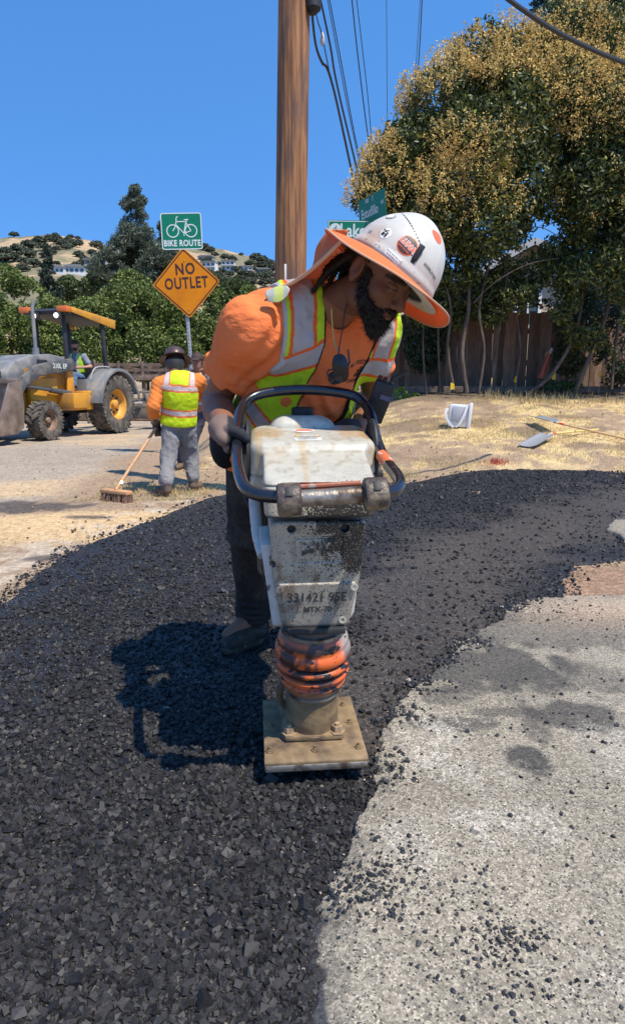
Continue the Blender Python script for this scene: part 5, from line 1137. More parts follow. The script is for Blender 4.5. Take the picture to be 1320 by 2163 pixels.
trunk(tA, [([P(985, 830, 15.3), P(975, 740, 15.3), P(990, 640, 15.3), P(985, 500, 15.3), P(1010, 380, 15.3)], .10, .05), ([P(1010, 832, 15.2), P(1022, 740, 15.2), P(1012, 650, 15.2), P(1040, 520, 15.2), P(1060, 330, 15.3)], .06, .03), ([P(958, 826, 15.4), P(945, 740, 15.3), P(950, 640, 15.2), P(910, 520, 15), P(880, 400, 15)], .07, .03), ([P(930, 830, 15.5), P(925, 700, 15.4), P(935, 600, 15.4), P(930, 480, 15)], .05, .02), ([P(900, 834, 15.4), P(893, 720, 15.4), P(902, 600, 15.4)], .045, .02), ([P(1035, 826, 15.4), P(1048, 740, 15.4), P(1062, 640, 15.3), P(1075, 560, 15.3)], .05, .02),
           ([P(1000, 640, 15.2), P(1040, 600, 15.0), P(1110, 560, 14.8), P(1180, 545, 14.7)], .035, .012), ([P(1010, 520, 15.2), P(1080, 490, 15), P(1140, 480, 14.8), P(1190, 508, 14.7)], .03, .01)])
tB = thing('flowering_tree', 'tall blossoming evergreen tree at the right edge, leaning grey stems before the fence', 'tree', tuple(P(1215, 820, 15.0)))
lB = [pxlobe(*q) for q in ((1190, 120, 16.0, 90), (1195, 235, 15.4, 95), (1275, 150, 16.0, 105), (1270, 280, 15.3, 110), (1345, 220, 15.6, 110), (1370, 350, 15, 110), (1215, 360, 15, 70), (1290, 420, 14.8, 95), (1360, 500, 14.6, 95), (1240, 470, 15, 55), (1310, 560, 14.6, 75), (1235, 590, 14.6, 50), (1200, 650, 14.8, 38), (1300, 670, 14.6, 42), (1165, 430, 15.2, 40), (1180, 590, 15.2, 52), (1150, 640, 15.4, 38), (1240, 690, 15, 50), (1330, 740, 15, 45), (1175, 545, 15.4, 40))]
leaves(tB, 'crown', lB, 90000, .125, .36, LF, gap=-.22, gf=1.1, tint=(.20, .20, .04), tf=.20, seed=11)
blossoms(tB, lB[:8], 1700, .28, 13)
trunk(tB, [([P(1215, 825, 14.9), P(1255, 730, 14.9), P(1285, 640, 14.9), P(1300, 480, 15), P(1290, 300, 15.3)], .085, .04), ([P(1120, 828, 15.1), P(1165, 790, 15.0), P(1215, 700, 15.0), P(1230, 580, 15.1), P(1215, 400, 15.3)], .075, .04), ([P(1290, 822, 15), P(1300, 720, 15), P(1318, 620, 15), P(1330, 460, 15)], .06, .03), ([P(1085, 826, 15.3), P(1098, 740, 15.3), P(1090, 660, 15.3)], .05, .03), ([P(1200, 300, 15.2), P(1250, 310, 14.6), P(1320, 330, 14.2), P(1400, 350, 14)], .05, .02)])
tC = thing('evergreen_tree', 'dark green leafy tree without blossom behind, in the top right corner', 'tree', tuple(P(1300, 800, 19.0)))
lC = [pxlobe(*q) for q in ((1200, 15, 19, 70), (1270, -20, 19, 90), (1340, 60, 19, 110), (1400, -60, 19, 120), (1250, -90, 19, 90), (1340, 300, 19.5, 140), (1290, 560, 20, 110))]
leaves(tC, 'crown', lC, 40000, .16, .42, (.040, .070, .030), gap=-.3, seed=21); trunk(tC, [([P(1300, 810, 19), P(1310, 500, 19), P(1300, 100, 19)], .16, .06)])
# dark shrubs in the shade at the foot of the trees and along the fence
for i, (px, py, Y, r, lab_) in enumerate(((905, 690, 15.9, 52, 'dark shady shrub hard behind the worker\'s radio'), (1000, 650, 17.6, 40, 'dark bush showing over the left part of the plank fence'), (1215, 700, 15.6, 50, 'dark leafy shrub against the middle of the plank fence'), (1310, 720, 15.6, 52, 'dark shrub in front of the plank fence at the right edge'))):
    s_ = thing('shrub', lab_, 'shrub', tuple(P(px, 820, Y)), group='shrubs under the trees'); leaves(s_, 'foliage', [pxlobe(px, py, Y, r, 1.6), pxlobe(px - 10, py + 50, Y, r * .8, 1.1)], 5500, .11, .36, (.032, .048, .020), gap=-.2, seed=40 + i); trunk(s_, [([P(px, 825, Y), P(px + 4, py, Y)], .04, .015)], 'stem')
s_ = thing('weed_clump', 'bright green weed clump at the bank edge beside the worker\'s radio', 'weed', tuple(Gt(840, 845)))
q = Gt(845, 842); lob = [(q + V(.0, 0, .12), V(.16, .15, .16)), (q + V(.3, .1, .05), V(.2, .2, .08))]; leaves(s_, 'leaf_tuft', lob, 260, .09, .5, (.12, .22, .03), gap=-9)
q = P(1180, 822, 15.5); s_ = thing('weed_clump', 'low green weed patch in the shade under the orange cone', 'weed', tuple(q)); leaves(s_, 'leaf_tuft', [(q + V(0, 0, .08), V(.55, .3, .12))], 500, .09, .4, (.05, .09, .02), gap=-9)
# ================================================================ PLANK FENCE, HOUSE
fy = 16.6
fr = thing('plank_fence', 'weathered dark brown wooden plank fence in the shade behind the trees', 'fence', (2.3, fy, 1.0))
v = []; f = []; col = []; x0 = 1.9; i = 0; zb = 1.0
while x0 < 12.5:
    wd_ = .135 + .02 * rng.random(); top = 2.86 + .03 * rng.normal(); yo = .012 * rng.normal(); t_ = .02; tilt = .01 * rng.normal()
    if 4.2 < x0 < 6.6: top += .10
    k = len(v); v += [(x0, fy + yo, zb), (x0 + wd_, fy + yo, zb), (x0 + wd_ + tilt, fy + yo, top), (x0 + tilt, fy + yo, top), (x0, fy + yo + t_, zb), (x0 + wd_, fy + yo + t_, zb), (x0 + wd_ + tilt, fy + yo + t_, top), (x0 + tilt, fy + yo + t_, top)]
    f += [[k + a for a in q] for q in ((0, 1, 2, 3), (7, 6, 5, 4), (0, 4, 5, 1), (1, 5, 6, 2), (2, 6, 7, 3), (3, 7, 4, 0))]; c_ = np.array([.20, .125, .085]) * (.55 + .8 * rng.random()); col += [c_] * 8; x0 += wd_ + .0015; i += 1
m_plank = mat('weathered_planks', attr=True, rough=.9, var=.35, vscale=9, bump=.5, bscale=20, bdist=.01, stretch=(4, 4, .4), spec=.15)
link('planks', npmesh('planks', v, f, col), m_plank, fr, world=True)
for z_ in (1.35, 2.5): b = MB(); b.box((7.2, fy + .06, z_), (10.6, .05, .09)); b.build('rail', mat('rail_wood', (.11, .07, .05), .9), fr, world=True)
b = MB(); b.box((7.4, 15.75, 1.07), (10.4, .06, .15), Matrix.Rotation(R(1.0), 3, 'Z'), bev=.01); tag(b.build('timber_edging', mat('grey_timber', (.12, .09, .07), .9, var=.3, vscale=8), None), 'low grey timber edging board along the foot of the plank fence', 'edging')
hs = thing('house', 'beige stucco house with grey gable roof glimpsed through the trees above the fence', 'house', (8.6, 26, 1.0))
WH = mat('beige_stucco', (.50, .39, .29), .9, var=.08, vscale=6, bump=.2, bscale=60, bdist=.01); RF = mat('grey_fascia', (.42, .42, .42), .7); RS_ = mat('grey_shingles', (.16, .15, .15), .9, var=.3, vscale=10)
A = [P(q[0], q[1], 26) for q in ((992, 760), (992, 592), (1128, 520), (1345, 600), (1345, 760))]
b = MB(); b.prism([(a[0], a[2]) for a in A], 26, 33); b.build('wall', WH, hs, world=True)
for (a, c_) in (((960, 606), (1129, 511)), ((1127, 511), (1400, 618))):
    a, c_ = P(*a, 25.5), P(*c_, 25.5); d_ = nrm(c_ - a); n_ = V(-d_[2], 0, d_[0]); t_ = .16
    b = MB(); b.prism([(a[0], a[2]), (c_[0], c_[2]), (c_[0] + n_[0] * t_, c_[2] + n_[2] * t_), (a[0] + n_[0] * t_, a[2] + n_[2] * t_)], 25.5, 33.5); b.build('roof', RS_, hs, world=True)
    b = MB(); b.prism([(a[0] - n_[0] * .08, a[2] - n_[2] * .08), (c_[0] - n_[0] * .08, c_[2] - n_[2] * .08), (c_[0] + n_[0] * t_, c_[2] + n_[2] * t_), (a[0] + n_[0] * t_, a[2] + n_[2] * t_)], 25.42, 25.5); b.build('fascia', RF, hs, world=True)
for (x0, x1, y0, y1) in ((1012, 1030, 622, 668), (1086, 1140, 615, 690), (1236, 1290, 618, 690)):
    a, c_ = P(x0, y1, 26), P(x1, y0, 26); cx_, cz_ = (a[0] + c_[0]) / 2, (a[2] + c_[2]) / 2; w_, h_ = c_[0] - a[0], c_[2] - a[2]
    b = MB()
    for q, s in (((cx_, cz_ + h_ / 2), (w_ + .12, .12)), ((cx_, cz_ - h_ / 2), (w_ + .12, .12)), ((cx_ - w_ / 2, cz_), (.12, h_ - .12)), ((cx_ + w_ / 2, cz_), (.12, h_ - .12)), ((cx_, cz_), (.06, h_ - .12))): b.box((q[0], 25.96, q[1]), (s[0], .08, s[1]))
    wn = b.build('window', mat('white_frame', (.75, .75, .73), .5), hs, world=True); b = MB(); b.box((cx_, 25.985, cz_), (w_ - .1, .02, h_ - .1)); b.build('pane', mat('window_glass', (.06, .08, .09), .08), wn, world=True)
# ================================================================ SMALL THINGS ON THE BANK
for i, (px, py, lab_) in enumerate(((950, 823, 'yellow survey flag nearest the worker, at the left end of the edging'), (1036, 812, 'largest yellow survey flag, second from the worker'), (1089, 808, 'thin yellow survey flag among dry stalks, middle of the five'), (1171, 802, 'yellow survey flag just right of the orange cone'), (1266, 797, 'faint yellow survey flag in deep shade, farthest right'))):
    q = P(px, py, 14.9 + .15 * i); gz = tz(q[0], q[1]); fl_ = thing('marker_flag', lab_, 'flag', (q[0], q[1], gz), group='yellow survey flags along the fence')
    b = MB(); b.tube([(q[0], q[1], gz - .02), (q[0] + .01, q[1], q[2] + .16)], .004, 6); b.build('wire_stem', mat('flag_wire', (.3, .3, .28), .5, metal=.5), fl_, world=True)
    s = 1.3 if i == 1 else (.6 if i in (2, 3, 4) else 1); M_ = Matrix.Translation((q[0] + .01, q[1], q[2] + .16)) @ Matrix.Rotation(R(20 + 40 * i), 4, 'Z'); b = MB(); b.add([(0, 0, 0), (.10 * s, .01, -.03), (.13 * s, .03, -.14), (.03 * s, .01, -.17), (0, 0, -.15), (0, .003, 0), (.10 * s, .013, -.03), (.13 * s, .033, -.14), (.03 * s, .013, -.17), (0, .003, -.15)], [[0, 1, 2, 3, 4], [9, 8, 7, 6, 5], [0, 5, 6, 1], [1, 6, 7, 2], [2, 7, 8, 3], [3, 8, 9, 4], [4, 9, 5, 0]], M_); b.build('flag_cloth', mat('yellow_plastic_flag', (.80, .55, .02), .5, transl=.3), fl_, world=True)
q0, q1 = P(1140, 800, 16.0), P(1164, 738, 16.0); cn = thing('traffic_cone', 'tall slim orange cone with a white collar leaning against the fence', 'cone', tuple(q0)); dd = nrm(q1 - q0); L_ = float(np.linalg.norm(q1 - q0)); MC = Matrix.Translation(Vector(q0)) @ Vector((0, 0, 1)).rotation_difference(Vector(dd)).to_matrix().to_4x4()
b = MB(); b.lathe([(.085, 0), (.085, .02), (.065, .03), (.032, L_ * .86), (.03, L_ * .86)], 18, MC); b.build('cone_body', mat('faded_orange_plastic', (.55, .12, .05), .6), cn, smooth=True, world=True)
b = MB(); b.lathe([(.036, L_ * .86), (.03, L_), (.026, L_ + .03)], 18, MC); b.build('collar', mat('white_collar', (.6, .57, .5), .6), cn, smooth=True, world=True)
# white plastic tub on its side
q = Gt(967, 905); tb_ = thing('plastic_tub', 'white plastic tub with a strap lying on its side in the dry grass', 'tub', tuple(q)); MT = Matrix.Translation(Vector(q)) @ Matrix.Rotation(R(-16), 4, 'Z')
mw = mat('white_plastic', (.70, .70, .68), .35, var=.06, vscale=10); b = MB(); b.box((-.02, .16, .22), (.36, .30, .40), bev=.035, M=MT @ Matrix.Rotation(R(4), 4, 'Y')); b.build('tub_body', mw, tb_, smooth=True, world=True)
b = MB(); b.box((.175, .16, .23), (.05, .36, .46), bev=.012, M=MT @ Matrix.Rotation(R(4), 4, 'Y')); b.build('rim', mw, tb_, smooth=True, world=True)
b = MB(); b.box((-.01, .0, .25), (.24, .014, .26), bev=.01, M=MT @ Matrix.Rotation(R(4), 4, 'Y')); b.build('recessed_panel', mat('grey_plastic', (.45, .45, .45), .4), tb_, smooth=True, world=True)
b = MB()
for pp in ([(.15, -.012, .42), (.10, -.03, .25), (.02, -.03, .08), (-.05, -.02, .03)], [(-.20, -.0, .36), (-.23, -.02, .25), (-.17, -.03, .12), (-.08, -.03, .02)]):
    sp_ = spline(pp, 4)
    for a, c_ in zip(sp_[:-1], sp_[1:]): a, c_ = Vector(a), Vector(c_); b.box((0, 0, 0), ((c_ - a).length * 1.1, .045, .008), M=MT @ frame((a + c_) / 2, c_ - a, (0, -1, 0)))
b.build('strap', mat('white_webbing', (.74, .74, .72), .7), tb_, world=True)
# shovels
m_blade = mat('shiny_shovel_steel', (.42, .42, .42), .32, metal=.35, bump=.1, bscale=30); m_ash = mat('ash_handle', (.58, .36, .17), .6, var=.2, vscale=40)
def shovel(lab_, a, n1, tip, w_, hcol, lift=.05):
    a, n1, tip = [V(*q) for q in (a, n1, tip)]; s = thing('shovel', lab_, 'shovel', tuple(n1), group='shovels lying on the bank'); ax_ = nrm(tip - n1); b = MB()
    b.tube([a, n1], .017, 10); h_ = b.build('handle', hcol, s, smooth=True, world=True); b = MB(); b.tube([n1, n1 + ax_ * .10], [.019, .012], 10); b.build('socket', m_blade, s, smooth=True, world=True)
    b = MB(); m_ = n1 + nrm(n1 - a) * 0 + (a - n1) * .06; b.tube([n1 + (a - n1) * .05, n1 + (a - n1) * .11], .0185, 10); b.build('grip_tape', mat('red_tape', (.6, .06, .04), .5), h_, smooth=True, world=True)
    sd = nrm(np.cross(ax_, (0, 0, 1))); up__ = np.cross(sd, ax_); up__ = up__ if up__[2] > 0 else -up__; L_ = float(np.linalg.norm(tip - n1)) - .06; rows = []
    for i in range(7):
        t = i / 6; r_ = []; 
        for j in range(7): u = (j - 3) / 3; ww = w_ / 2 * (.8 + .2 * min(1, t * 4)); r_.append(n1 + ax_ * (.06 + L_ * t) + sd * u * ww + up__ * (.03 * abs(u) ** 2.5 + .012 * (1 - t) - .01))
        rows.append(r_)
    sheet('blade', rows, .004, m_blade, s, 2)
g = lambda px, py, h=.0: Gt(px, py) + V(0, 0, h)
shovel('shovel with red tape on its long handle, crossing on top of the other', g(1345, 940, .05), g(1172, 914, .17), g(1126, 893, .12), .24, m_ash)
shovel('square mouthed shovel underneath, its steel blade facing the asphalt', g(1262, 912, .04), g(1160, 928, .09), g(1112, 945, .02), .30, mat('yellow_handle', (.62, .48, .16), .6))
q = Gt(1050, 977); n_ = 220; xy = rng.normal(size=(n_, 2)) * V(.09, .10); xx = q[0] + xy[:, 0]; yy = q[1] + xy[:, 1]
blades('painted_grass', xx, yy, terrain(xx, yy) - .01, .02 + .05 * rng.random(n_), .004 + 0 * xx, np.array([.62, .14, .09])[None] * (.5 + .6 * rng.random((n_, 1))), m_grass, ('tuft of dry grass sprayed with pink marking paint', 'marking'))
# ================================================================ UTILITY POLE AND WIRES
p0, p1 = P(609, 1036, 6.5), P(627, -420, 6.5); pb = V(p0[0] - .01, 6.5, -.05)
pole = thing('utility_pole', 'tall brown wooden utility pole standing behind the worker', 'pole', tuple(pb)); dd = nrm(p1 - pb); L_ = float(np.linalg.norm(p1 - pb)) + .8
def pole_mat():
    m = bpy.data.materials.new('creosoted_pole'); m.use_nodes = True; n = m.node_tree.nodes; l = m.node_tree.links; b = n['Principled BSDF']; tc = n.new('ShaderNodeTexCoord')
    mp = n.new('ShaderNodeMapping'); mp.inputs['Scale'].default_value = (1, 1, .035); l.new(tc.outputs['Object'], mp.inputs['Vector'])
    no = n.new('ShaderNodeTexNoise'); no.inputs['Scale'].default_value = 34; no.inputs['Detail'].default_value = 8; no.inputs['Roughness'].default_value = .7; l.new(mp.outputs[0], no.inputs['Vector'])
    cr = n.new('ShaderNodeValToRGB'); e = cr.color_ramp.elements; e[0].position = .30; e[0].color = (.045, .018, .008, 1); e[1].position = .72; e[1].color = (.50, .255, .10, 1)
    for p_, c_ in ((.43, (.17, .068, .026, 1)), (.56, (.33, .145, .052, 1))): q = e.new(p_); q.color = c_
    l.new(no.outputs['Fac'], cr.inputs[0]); n2 = n.new('ShaderNodeTexNoise'); n2.inputs['Scale'].default_value = 2.2; n2.inputs['Detail'].default_value = 4; mp2 = n.new('ShaderNodeMapping'); mp2.inputs['Scale'].default_value = (3, 3, .7); l.new(tc.outputs['Object'], mp2.inputs['Vector']); l.new(mp2.outputs[0], n2.inputs['Vector'])
    mr = n.new('ShaderNodeMapRange'); mr.inputs[1].default_value = .5; mr.inputs[2].default_value = .66; mr.inputs[4].default_value = .75; l.new(n2.outputs['Fac'], mr.inputs[0]); mx = n.new('ShaderNodeMix'); mx.data_type = 'RGBA'; mx.inputs[7].default_value = (.085, .05, .042, 1); l.new(mr.outputs[0], mx.inputs[0]); l.new(cr.outputs[0], mx.inputs[6]); l.new(mx.outputs[2], b.inputs['Base Color'])
    b.inputs['Roughness'].default_value = .8; bp = n.new('ShaderNodeBump'); bp.inputs['Strength'].default_value = .7; bp.inputs['Distance'].default_value = .012; l.new(no.outputs['Fac'], bp.inputs['Height']); l.new(bp.outputs[0], b.inputs['Normal']); return m
MP = Matrix.Translation(Vector(pb)) @ Vector((0, 0, 1)).rotation_difference(Vector(dd)).to_matrix().to_4x4()
b = MB(); b.lathe([(.165, 0), (.161, .8)] + [(.157 - .0042 * i + .0012 * math.sin(i * 2.1), 1 + i) for i in range(int(L_))], 40, MP); b.build('shaft', pole_mat(), pole, smooth=True, world=True)
q = P(660, -2, 6.45); b = MB(); b.lathe([(.03, -.14), (.075, -.10), (.082, .0), (.082, .5), (.05, .55)], 20, Matrix.Translation(Vector(q) + Vector((.0, 0, .02)))); b.build('cable_housing', m_rub, pole, smooth=True, world=True)
b = MB(); q = P(603, 598, 6.32); b.box((q[0], q[1], q[2] + .07), (.022, .015, .20), bev=.004); b.build('white_marker_strip', mat('off_white_plastic', (.62, .56, .5), .6), pole, smooth=True, world=True)
def wire(lab_, pts, rpx, cat='wire', m=None):
    ps = spline([P(*q) for q in pts], 8); rs = [rpx * q[1] / 1350 / 2 for q in ps]; b = MB(); b.tube(ps, rs, 6); return tag(b.build('overhead_wire', m or m_rub, None, smooth=True), lab_, cat, 'overhead wires')
wire('thick black cable curving down from the housing on the pole', [(659, 12, 6.5), (661, 50, 7), (668, 100, 8), (680, 132, 9), (698, 165, 10), (725, 280, 16), (758, 435, 34)], 5)
wire('thin stay wire with a small clamp beside the thick cable', [(664, 14, 6.5), (672, 48, 7), (680, 75, 7.6), (695, 150, 9.5)], 2.4)
b = MB(); q = P(681, 85, 7.7); b.lathe([(.005, -.06), (.022, -.03), (.026, 0), (.018, .05), (.004, .08)], 10, Matrix.Translation(Vector(q))); tag(b.build('wire_clamp', mat('pale_insulator', (.45, .40, .34), .5), None, smooth=True), 'small pale strain clamp hanging on the thin stay wire', 'clamp')
wire('heavy black cable, first to the right of the curving one', [(677, 0, 7), (698, 100, 9.5), (722, 225, 15), (764, 400, 34)], 4.2)
wire('thin wire, left one of a close pair ending by the tree', [(692, 0, 7.5), (716, 130, 11), (742, 265, 18), (768, 385, 34)], 1.8)
wire('thin wire, right one of a close pair ending by the tree', [(696, 0, 7.5), (724, 150, 12), (750, 290, 20), (770, 380, 34)], 2.2)
wire('twisted dark wire midway between pole and tree', [(743, 0, 9), (757, 130, 13), (773, 260, 20), (787, 365, 34)], 2.4)
wire('fine wire just right of the twisted one', [(753, 0, 9), (766, 110, 13), (780, 240, 20), (789, 360, 34)], 1.7)
wire('hair thin pale wire dropping straight into the tree', [(816, 0, 10), (817, 160, 18), (818, 340, 34)], 1.3, m=mat('weathered_wire', (.09, .11, .16), .6))
wire('fine wire, left one of the two nearest the tree top', [(887, 0, 10), (878, 140, 18), (868, 285, 34)], 1.2, m=MATS['weathered_wire'])
wire('dark wire, right one of the two nearest the tree top', [(891, 0, 10), (883, 140, 18), (872, 280, 34)], 2.0)
wire('thick black cable crossing the top right corner before the trees', [(1020, -50, 5), (1075, 0, 5.3), (1190, 75, 6.0), (1330, 137, 6.8), (1500, 190, 8)], 8.5)
# ================================================================ SIGNS
m_galv = mat('galvanised_steel', (.36, .37, .37), .5, metal=.4, var=.2, vscale=30)
m_sgreen = mat('sign_green', (.004, .165, .085), .35, spec=.4, var=.05, vscale=9); m_swhite = mat('sign_white', (.62, .66, .62), .35); m_sorg = mat('sign_orange_yellow', (.62, .20, .004), .5, spec=.2, var=.06, vscale=5, col2=(.50, .15, .004), c2scale=3, c2lo=.5, c2hi=.7); m_sblk = mat('sign_black', (.045, .012, .008), .5)
def plate(name, poly, th, M_, m, parent, bev=0):
    n = len(poly); b = MB(); b.add([(x, y, 0) for x, y in poly] + [(x, y, -th) for x, y in poly], [list(range(n)), list(range(2 * n - 1, n - 1, -1))] + [[i, i + n, (i + 1) % n + n, (i + 1) % n] for i in range(n)], M_); return b.build(name, m, parent, world=True)
def rrect(w_, h_, r, n=5, rot=0, cx=0, cy=0):
    out = []
    for qx, qy, a0 in ((1, 1, 0), (-1, 1, 90), (-1, -1, 180), (1, -1, 270)):
        for i in range(n + 1): a = R(a0 + 90 * i / n); out.append((qx * (w_ / 2 - r) + r * math.cos(a), qy * (h_ / 2 - r) + r * math.sin(a)))
    c_, s_ = math.cos(rot), math.sin(rot); return [(x * c_ - y * s_ + cx, x * s_ + y * c_ + cy) for x, y in out]
def ring(poly, poly2, name, M_, m, parent, z=.002, th=.002):
    n = len(poly); vs = [(x, y, z) for x, y in poly] + [(x, y, z) for x, y in poly2]; b = MB(); b.add(vs, [[i, (i + 1) % n, (i + 1) % n + n, i + n] for i in range(n)], M_); return b.build(name, m, parent, world=True)
def wtext(name, body, size, M_, m, parent, **k):
    vs, fs = text_arrays(body, size, **k); b = MB(); b.add(vs, fs, M_); me = bpy.data.meshes.new(name); me.from_pydata([tuple(v) for v in b.v], [], b.f); return link(name, me, m, parent, world=True)
YS = 10.6; ptop = P(381, 458, YS); pbot = V(P(417, 930, YS)[0], YS, 0)
sp = thing('sign_post', 'perforated steel post carrying the bike route and no outlet signs, leaning left', 'post', tuple(pbot)); ax_ = nrm(ptop - pbot)
b = MB(); MS = frame((ptop + pbot) / 2, ax_, (0, -1, 0)); b.box((0, 0, 0), (float(np.linalg.norm(ptop - pbot)), .05, .05), M=MS, bev=.005); post = b.build('post_tube', m_galv, sp, smooth=True, world=True)
b = MB()
for i in range(60): b.box((-1.7 + i * .057, 0, .0255), (.014, .014, .002), M=MS)
b.build('post_holes', m_sblk, post, world=True)
b = MB(); q = P(402, 765, YS - .03); b.tube([q + V(-.05, 0, -.03), q + V(.02, 0, -.01), q + V(.05, 0, .03)], .014, 8); b.build('zip_tie', m_rub, sp, world=True)
# bike route
right = nrm(P(424, 488, YS) - P(344, 490, YS) + V(0, .03, 0)); MB_ = frame(P(384, 488.5, YS - .045), right, (-.02, -1, 0)); MB_ = frame(P(384, 488.5, YS - .045), right, (-.02, -1, 0))
def face(c, x_, n_):      # plane whose local z looks at us, local y up
    x_ = Vector(x_).normalized(); n_ = Vector(n_); n_ = (n_ - x_ * n_.dot(x_)).normalized(); y_ = n_.cross(x_); M_ = Matrix((x_, y_, n_)).transposed().to_4x4(); M_.translation = Vector(c); return M_
rollS = R(1.6); MBk = face(P(384, 488.5, YS - .045), (math.cos(rollS), .05, math.sin(rollS)), (-.05, -1, 0))
bs = thing('bike_route_sign', 'green bike route sign with a white bicycle symbol', 'sign', tuple(P(384, 488.5, YS - .045)))
plate('panel', rrect(.625, .535, .035), .004, MBk, m_sgreen, bs); pn = bs.children[0] if bs.children else None
ring(rrect(.625, .535, .035), rrect(.597, .507, .025), 'border', MBk, m_swhite, bs)
wtext('lettering', 'BIKE ROUTE', .125, MBk @ Matrix.Translation((0, -.178, .003)), m_swhite, bs, bold=.004, squeeze=.78, spacing=1.08)
def circ(b, cx, cy, r, w_, n=40):
    vs = []; fs = []
    for j in range(n): a = 2 * math.pi * j / n; vs += [(cx + (r - w_) * math.cos(a), cy + (r - w_) * math.sin(a), .003), (cx + r * math.cos(a), cy + r * math.sin(a), .003)]
    for j in range(n): k = 2 * j; k2 = 2 * ((j + 1) % n); fs.append([k, k + 1, k2 + 1, k2])
    b.add(vs, fs, MBk)
def line(b, p, q, w_, z=.0035, M_=None):
    p, q = V(*p), V(*q); d = nrm(q - p); n_ = V(-d[1], d[0]) * w_ / 2; b.add([(*(p + n_), z), (*(p - n_), z), (*(q - n_), z), (*(q + n_), z)], [[0, 1, 2, 3]], M_ if M_ is not None else MBk)
b = MB(); circ(b, -.135, .005, .098, .016); circ(b, .145, .005, .098, .016)
hub1, hub2, bb, hd, st = (-.135, .005), (.145, .005), (.035, -.03), (-.075, .135), (.075, .145)
for p_, q_ in ((hub1, (-.095, .06)), ((-.095, .06), hd), (hd, (-.07, .20)), ((-.07, .20), (-.045, .215)), ((-.075, .14), (.06, .14)), ((-.085, .10), bb), (bb, st), (bb, hub2), (hub2, (.07, .13)), ((.045, .165), (.115, .17)), ((.08, .13), (.085, .165)), (bb, (.038, -.07))): line(b, p_, q_, .014)
b.build('bicycle_symbol', m_swhite, bs, world=True)
# no outlet
cN = P(394, 598, YS - .045); rot = R(2.2); MN = face(cN, (math.cos(rot), .03, -math.sin(rot) * -0.4), (-.03, -1, 0)) @ Matrix.Rotation(R(3.0), 4, 'Z')
ns = thing('no_outlet_sign', 'diamond shaped orange yellow no outlet sign below the bicycle sign', 'sign', tuple(cN)); S2 = .755
plate('panel', rrect(S2, S2, .045, 6, R(45)), .004, MN, m_sorg, ns); ring(rrect(S2 - .035, S2 - .035, .035, 6, R(45)), rrect(S2 - .068, S2 - .068, .03, 6, R(45)), 'border', MN, m_sblk, ns)
wtext('lettering', 'NO', .235, MN @ Matrix.Translation((-.0, .205, .003)), m_sblk, ns, bold=.005, squeeze=.80, spacing=1.15); wtext('lettering', 'OUTLET', .235, MN @ Matrix.Translation((-.0, -.005, .003)), m_sblk, ns, bold=.005, squeeze=.72, spacing=1.12)
for y_ in (.335, -.40): b = MB(); b.lathe([(.011, 0), (.011, .004), (.006, .008)], 12, MN @ Matrix.Translation((0, y_, 0))); b.build('bolt_head', mat('brass_bolt', (.4, .28, .1), .4, metal=.7), ns, world=True)
# street name signs
YN = 9.6; xp = P(769, 880, YN)[0]; stp = thing('sign_post', 'slim grey post of the street name signs, hidden behind the worker', 'post', (xp, YN, tz(xp, YN)))
b = MB(); b.tube([(xp, YN, tz(xp, YN) - .05), (P(783, 462, YN)[0], YN + .03, P(783, 462, YN)[2])], .024, 12); b.build('post_tube', m_galv, stp, smooth=True, world=True)
M1 = face(P(767, 500, YN - .04), (1, .02, -.012), (.0, -1, -.05)); l1 = thing('street_name_sign', 'lower green street name sign with a round white emblem, reading Lake', 'sign', tuple(P(767, 500, YN - .04)))
plate('panel', rrect(1.0, .42, .02), .004, M1, m_sgreen, l1); ring(rrect(.985, .405, .02), rrect(.965, .385, .015), 'border', M1, m_swhite, l1)
wtext('lettering', 'Lake', .24, M1 @ Matrix.Translation((-.15, .07, .003)), m_swhite, l1, bold=.005, squeeze=.82)
b = MB(); vs, fs = grid_patch(.17, .17, oval=True); b.add([(x, y, .003) for x, y in vs], fs, M1 @ Matrix.Translation((-.395, .085, 0))); em = b.build('emblem', m_swhite, l1, world=True)
b = MB(); [line(b, (-.43 + .02 * i, .04 + .015 * (i % 2)), (-.42 + .02 * i, .10 + .02 * (i % 3)), .012, .0045, M1) for i in range(4)]; b.build('emblem_drawing', m_sgreen, em, world=True)
M2 = face(P(785, 440, YN + .0), (1, -.9, .46), (.55, -1, -.2)); l2 = thing('street_name_sign', 'upper green street name sign seen at an angle, reading Estudillo Ave', 'sign', tuple(P(785, 440, YN)))
xr_ = nrm(P(812, 428, 9.3) - P(757, 455, 9.95)); M2 = face(P(785, 441, YN), xr_, (-.75, -1, -.1)); Lx = float(np.linalg.norm(P(813, 428, 9.3) - P(757, 455, 9.95)))
plate('panel', rrect(Lx, .36, .02), .004, M2, m_sgreen, l2); wtext('lettering', 'Estudillo', .17, M2 @ Matrix.Translation((-.06, -.03, .003)), m_swhite, l2, bold=.004, squeeze=.80)
wtext('lettering', 'AVE', .06, M2 @ Matrix.Translation((Lx / 2 - .08, .02, .003)), m_swhite, l2, bold=.002, squeeze=.7); wtext('lettering', '1500', .07, M2 @ Matrix.Translation((-.12, .125, .003)), m_swhite, l2, bold=.002, squeeze=.7); b = MB(); line(b, (Lx * .06, .09), (Lx * .06, .17), .012, .003, M2); b.build('divider', m_swhite, l2, world=True)
M3 = face(P(783, 478, YN - .06), nrm((1, -.5, .12)), (-.4, -1, -.1)); l3 = thing('block_number_plate', 'small green plate reading 1300 between the two street name signs', 'sign', tuple(P(783, 478, YN - .06)))
plate('panel', rrect(.42, .20, .02), .004, M3, m_sgreen, l3); wtext('lettering', '1300', .13, M3 @ Matrix.Translation((-.02, .0, .003)), m_swhite, l3, bold=.002, squeeze=.75)
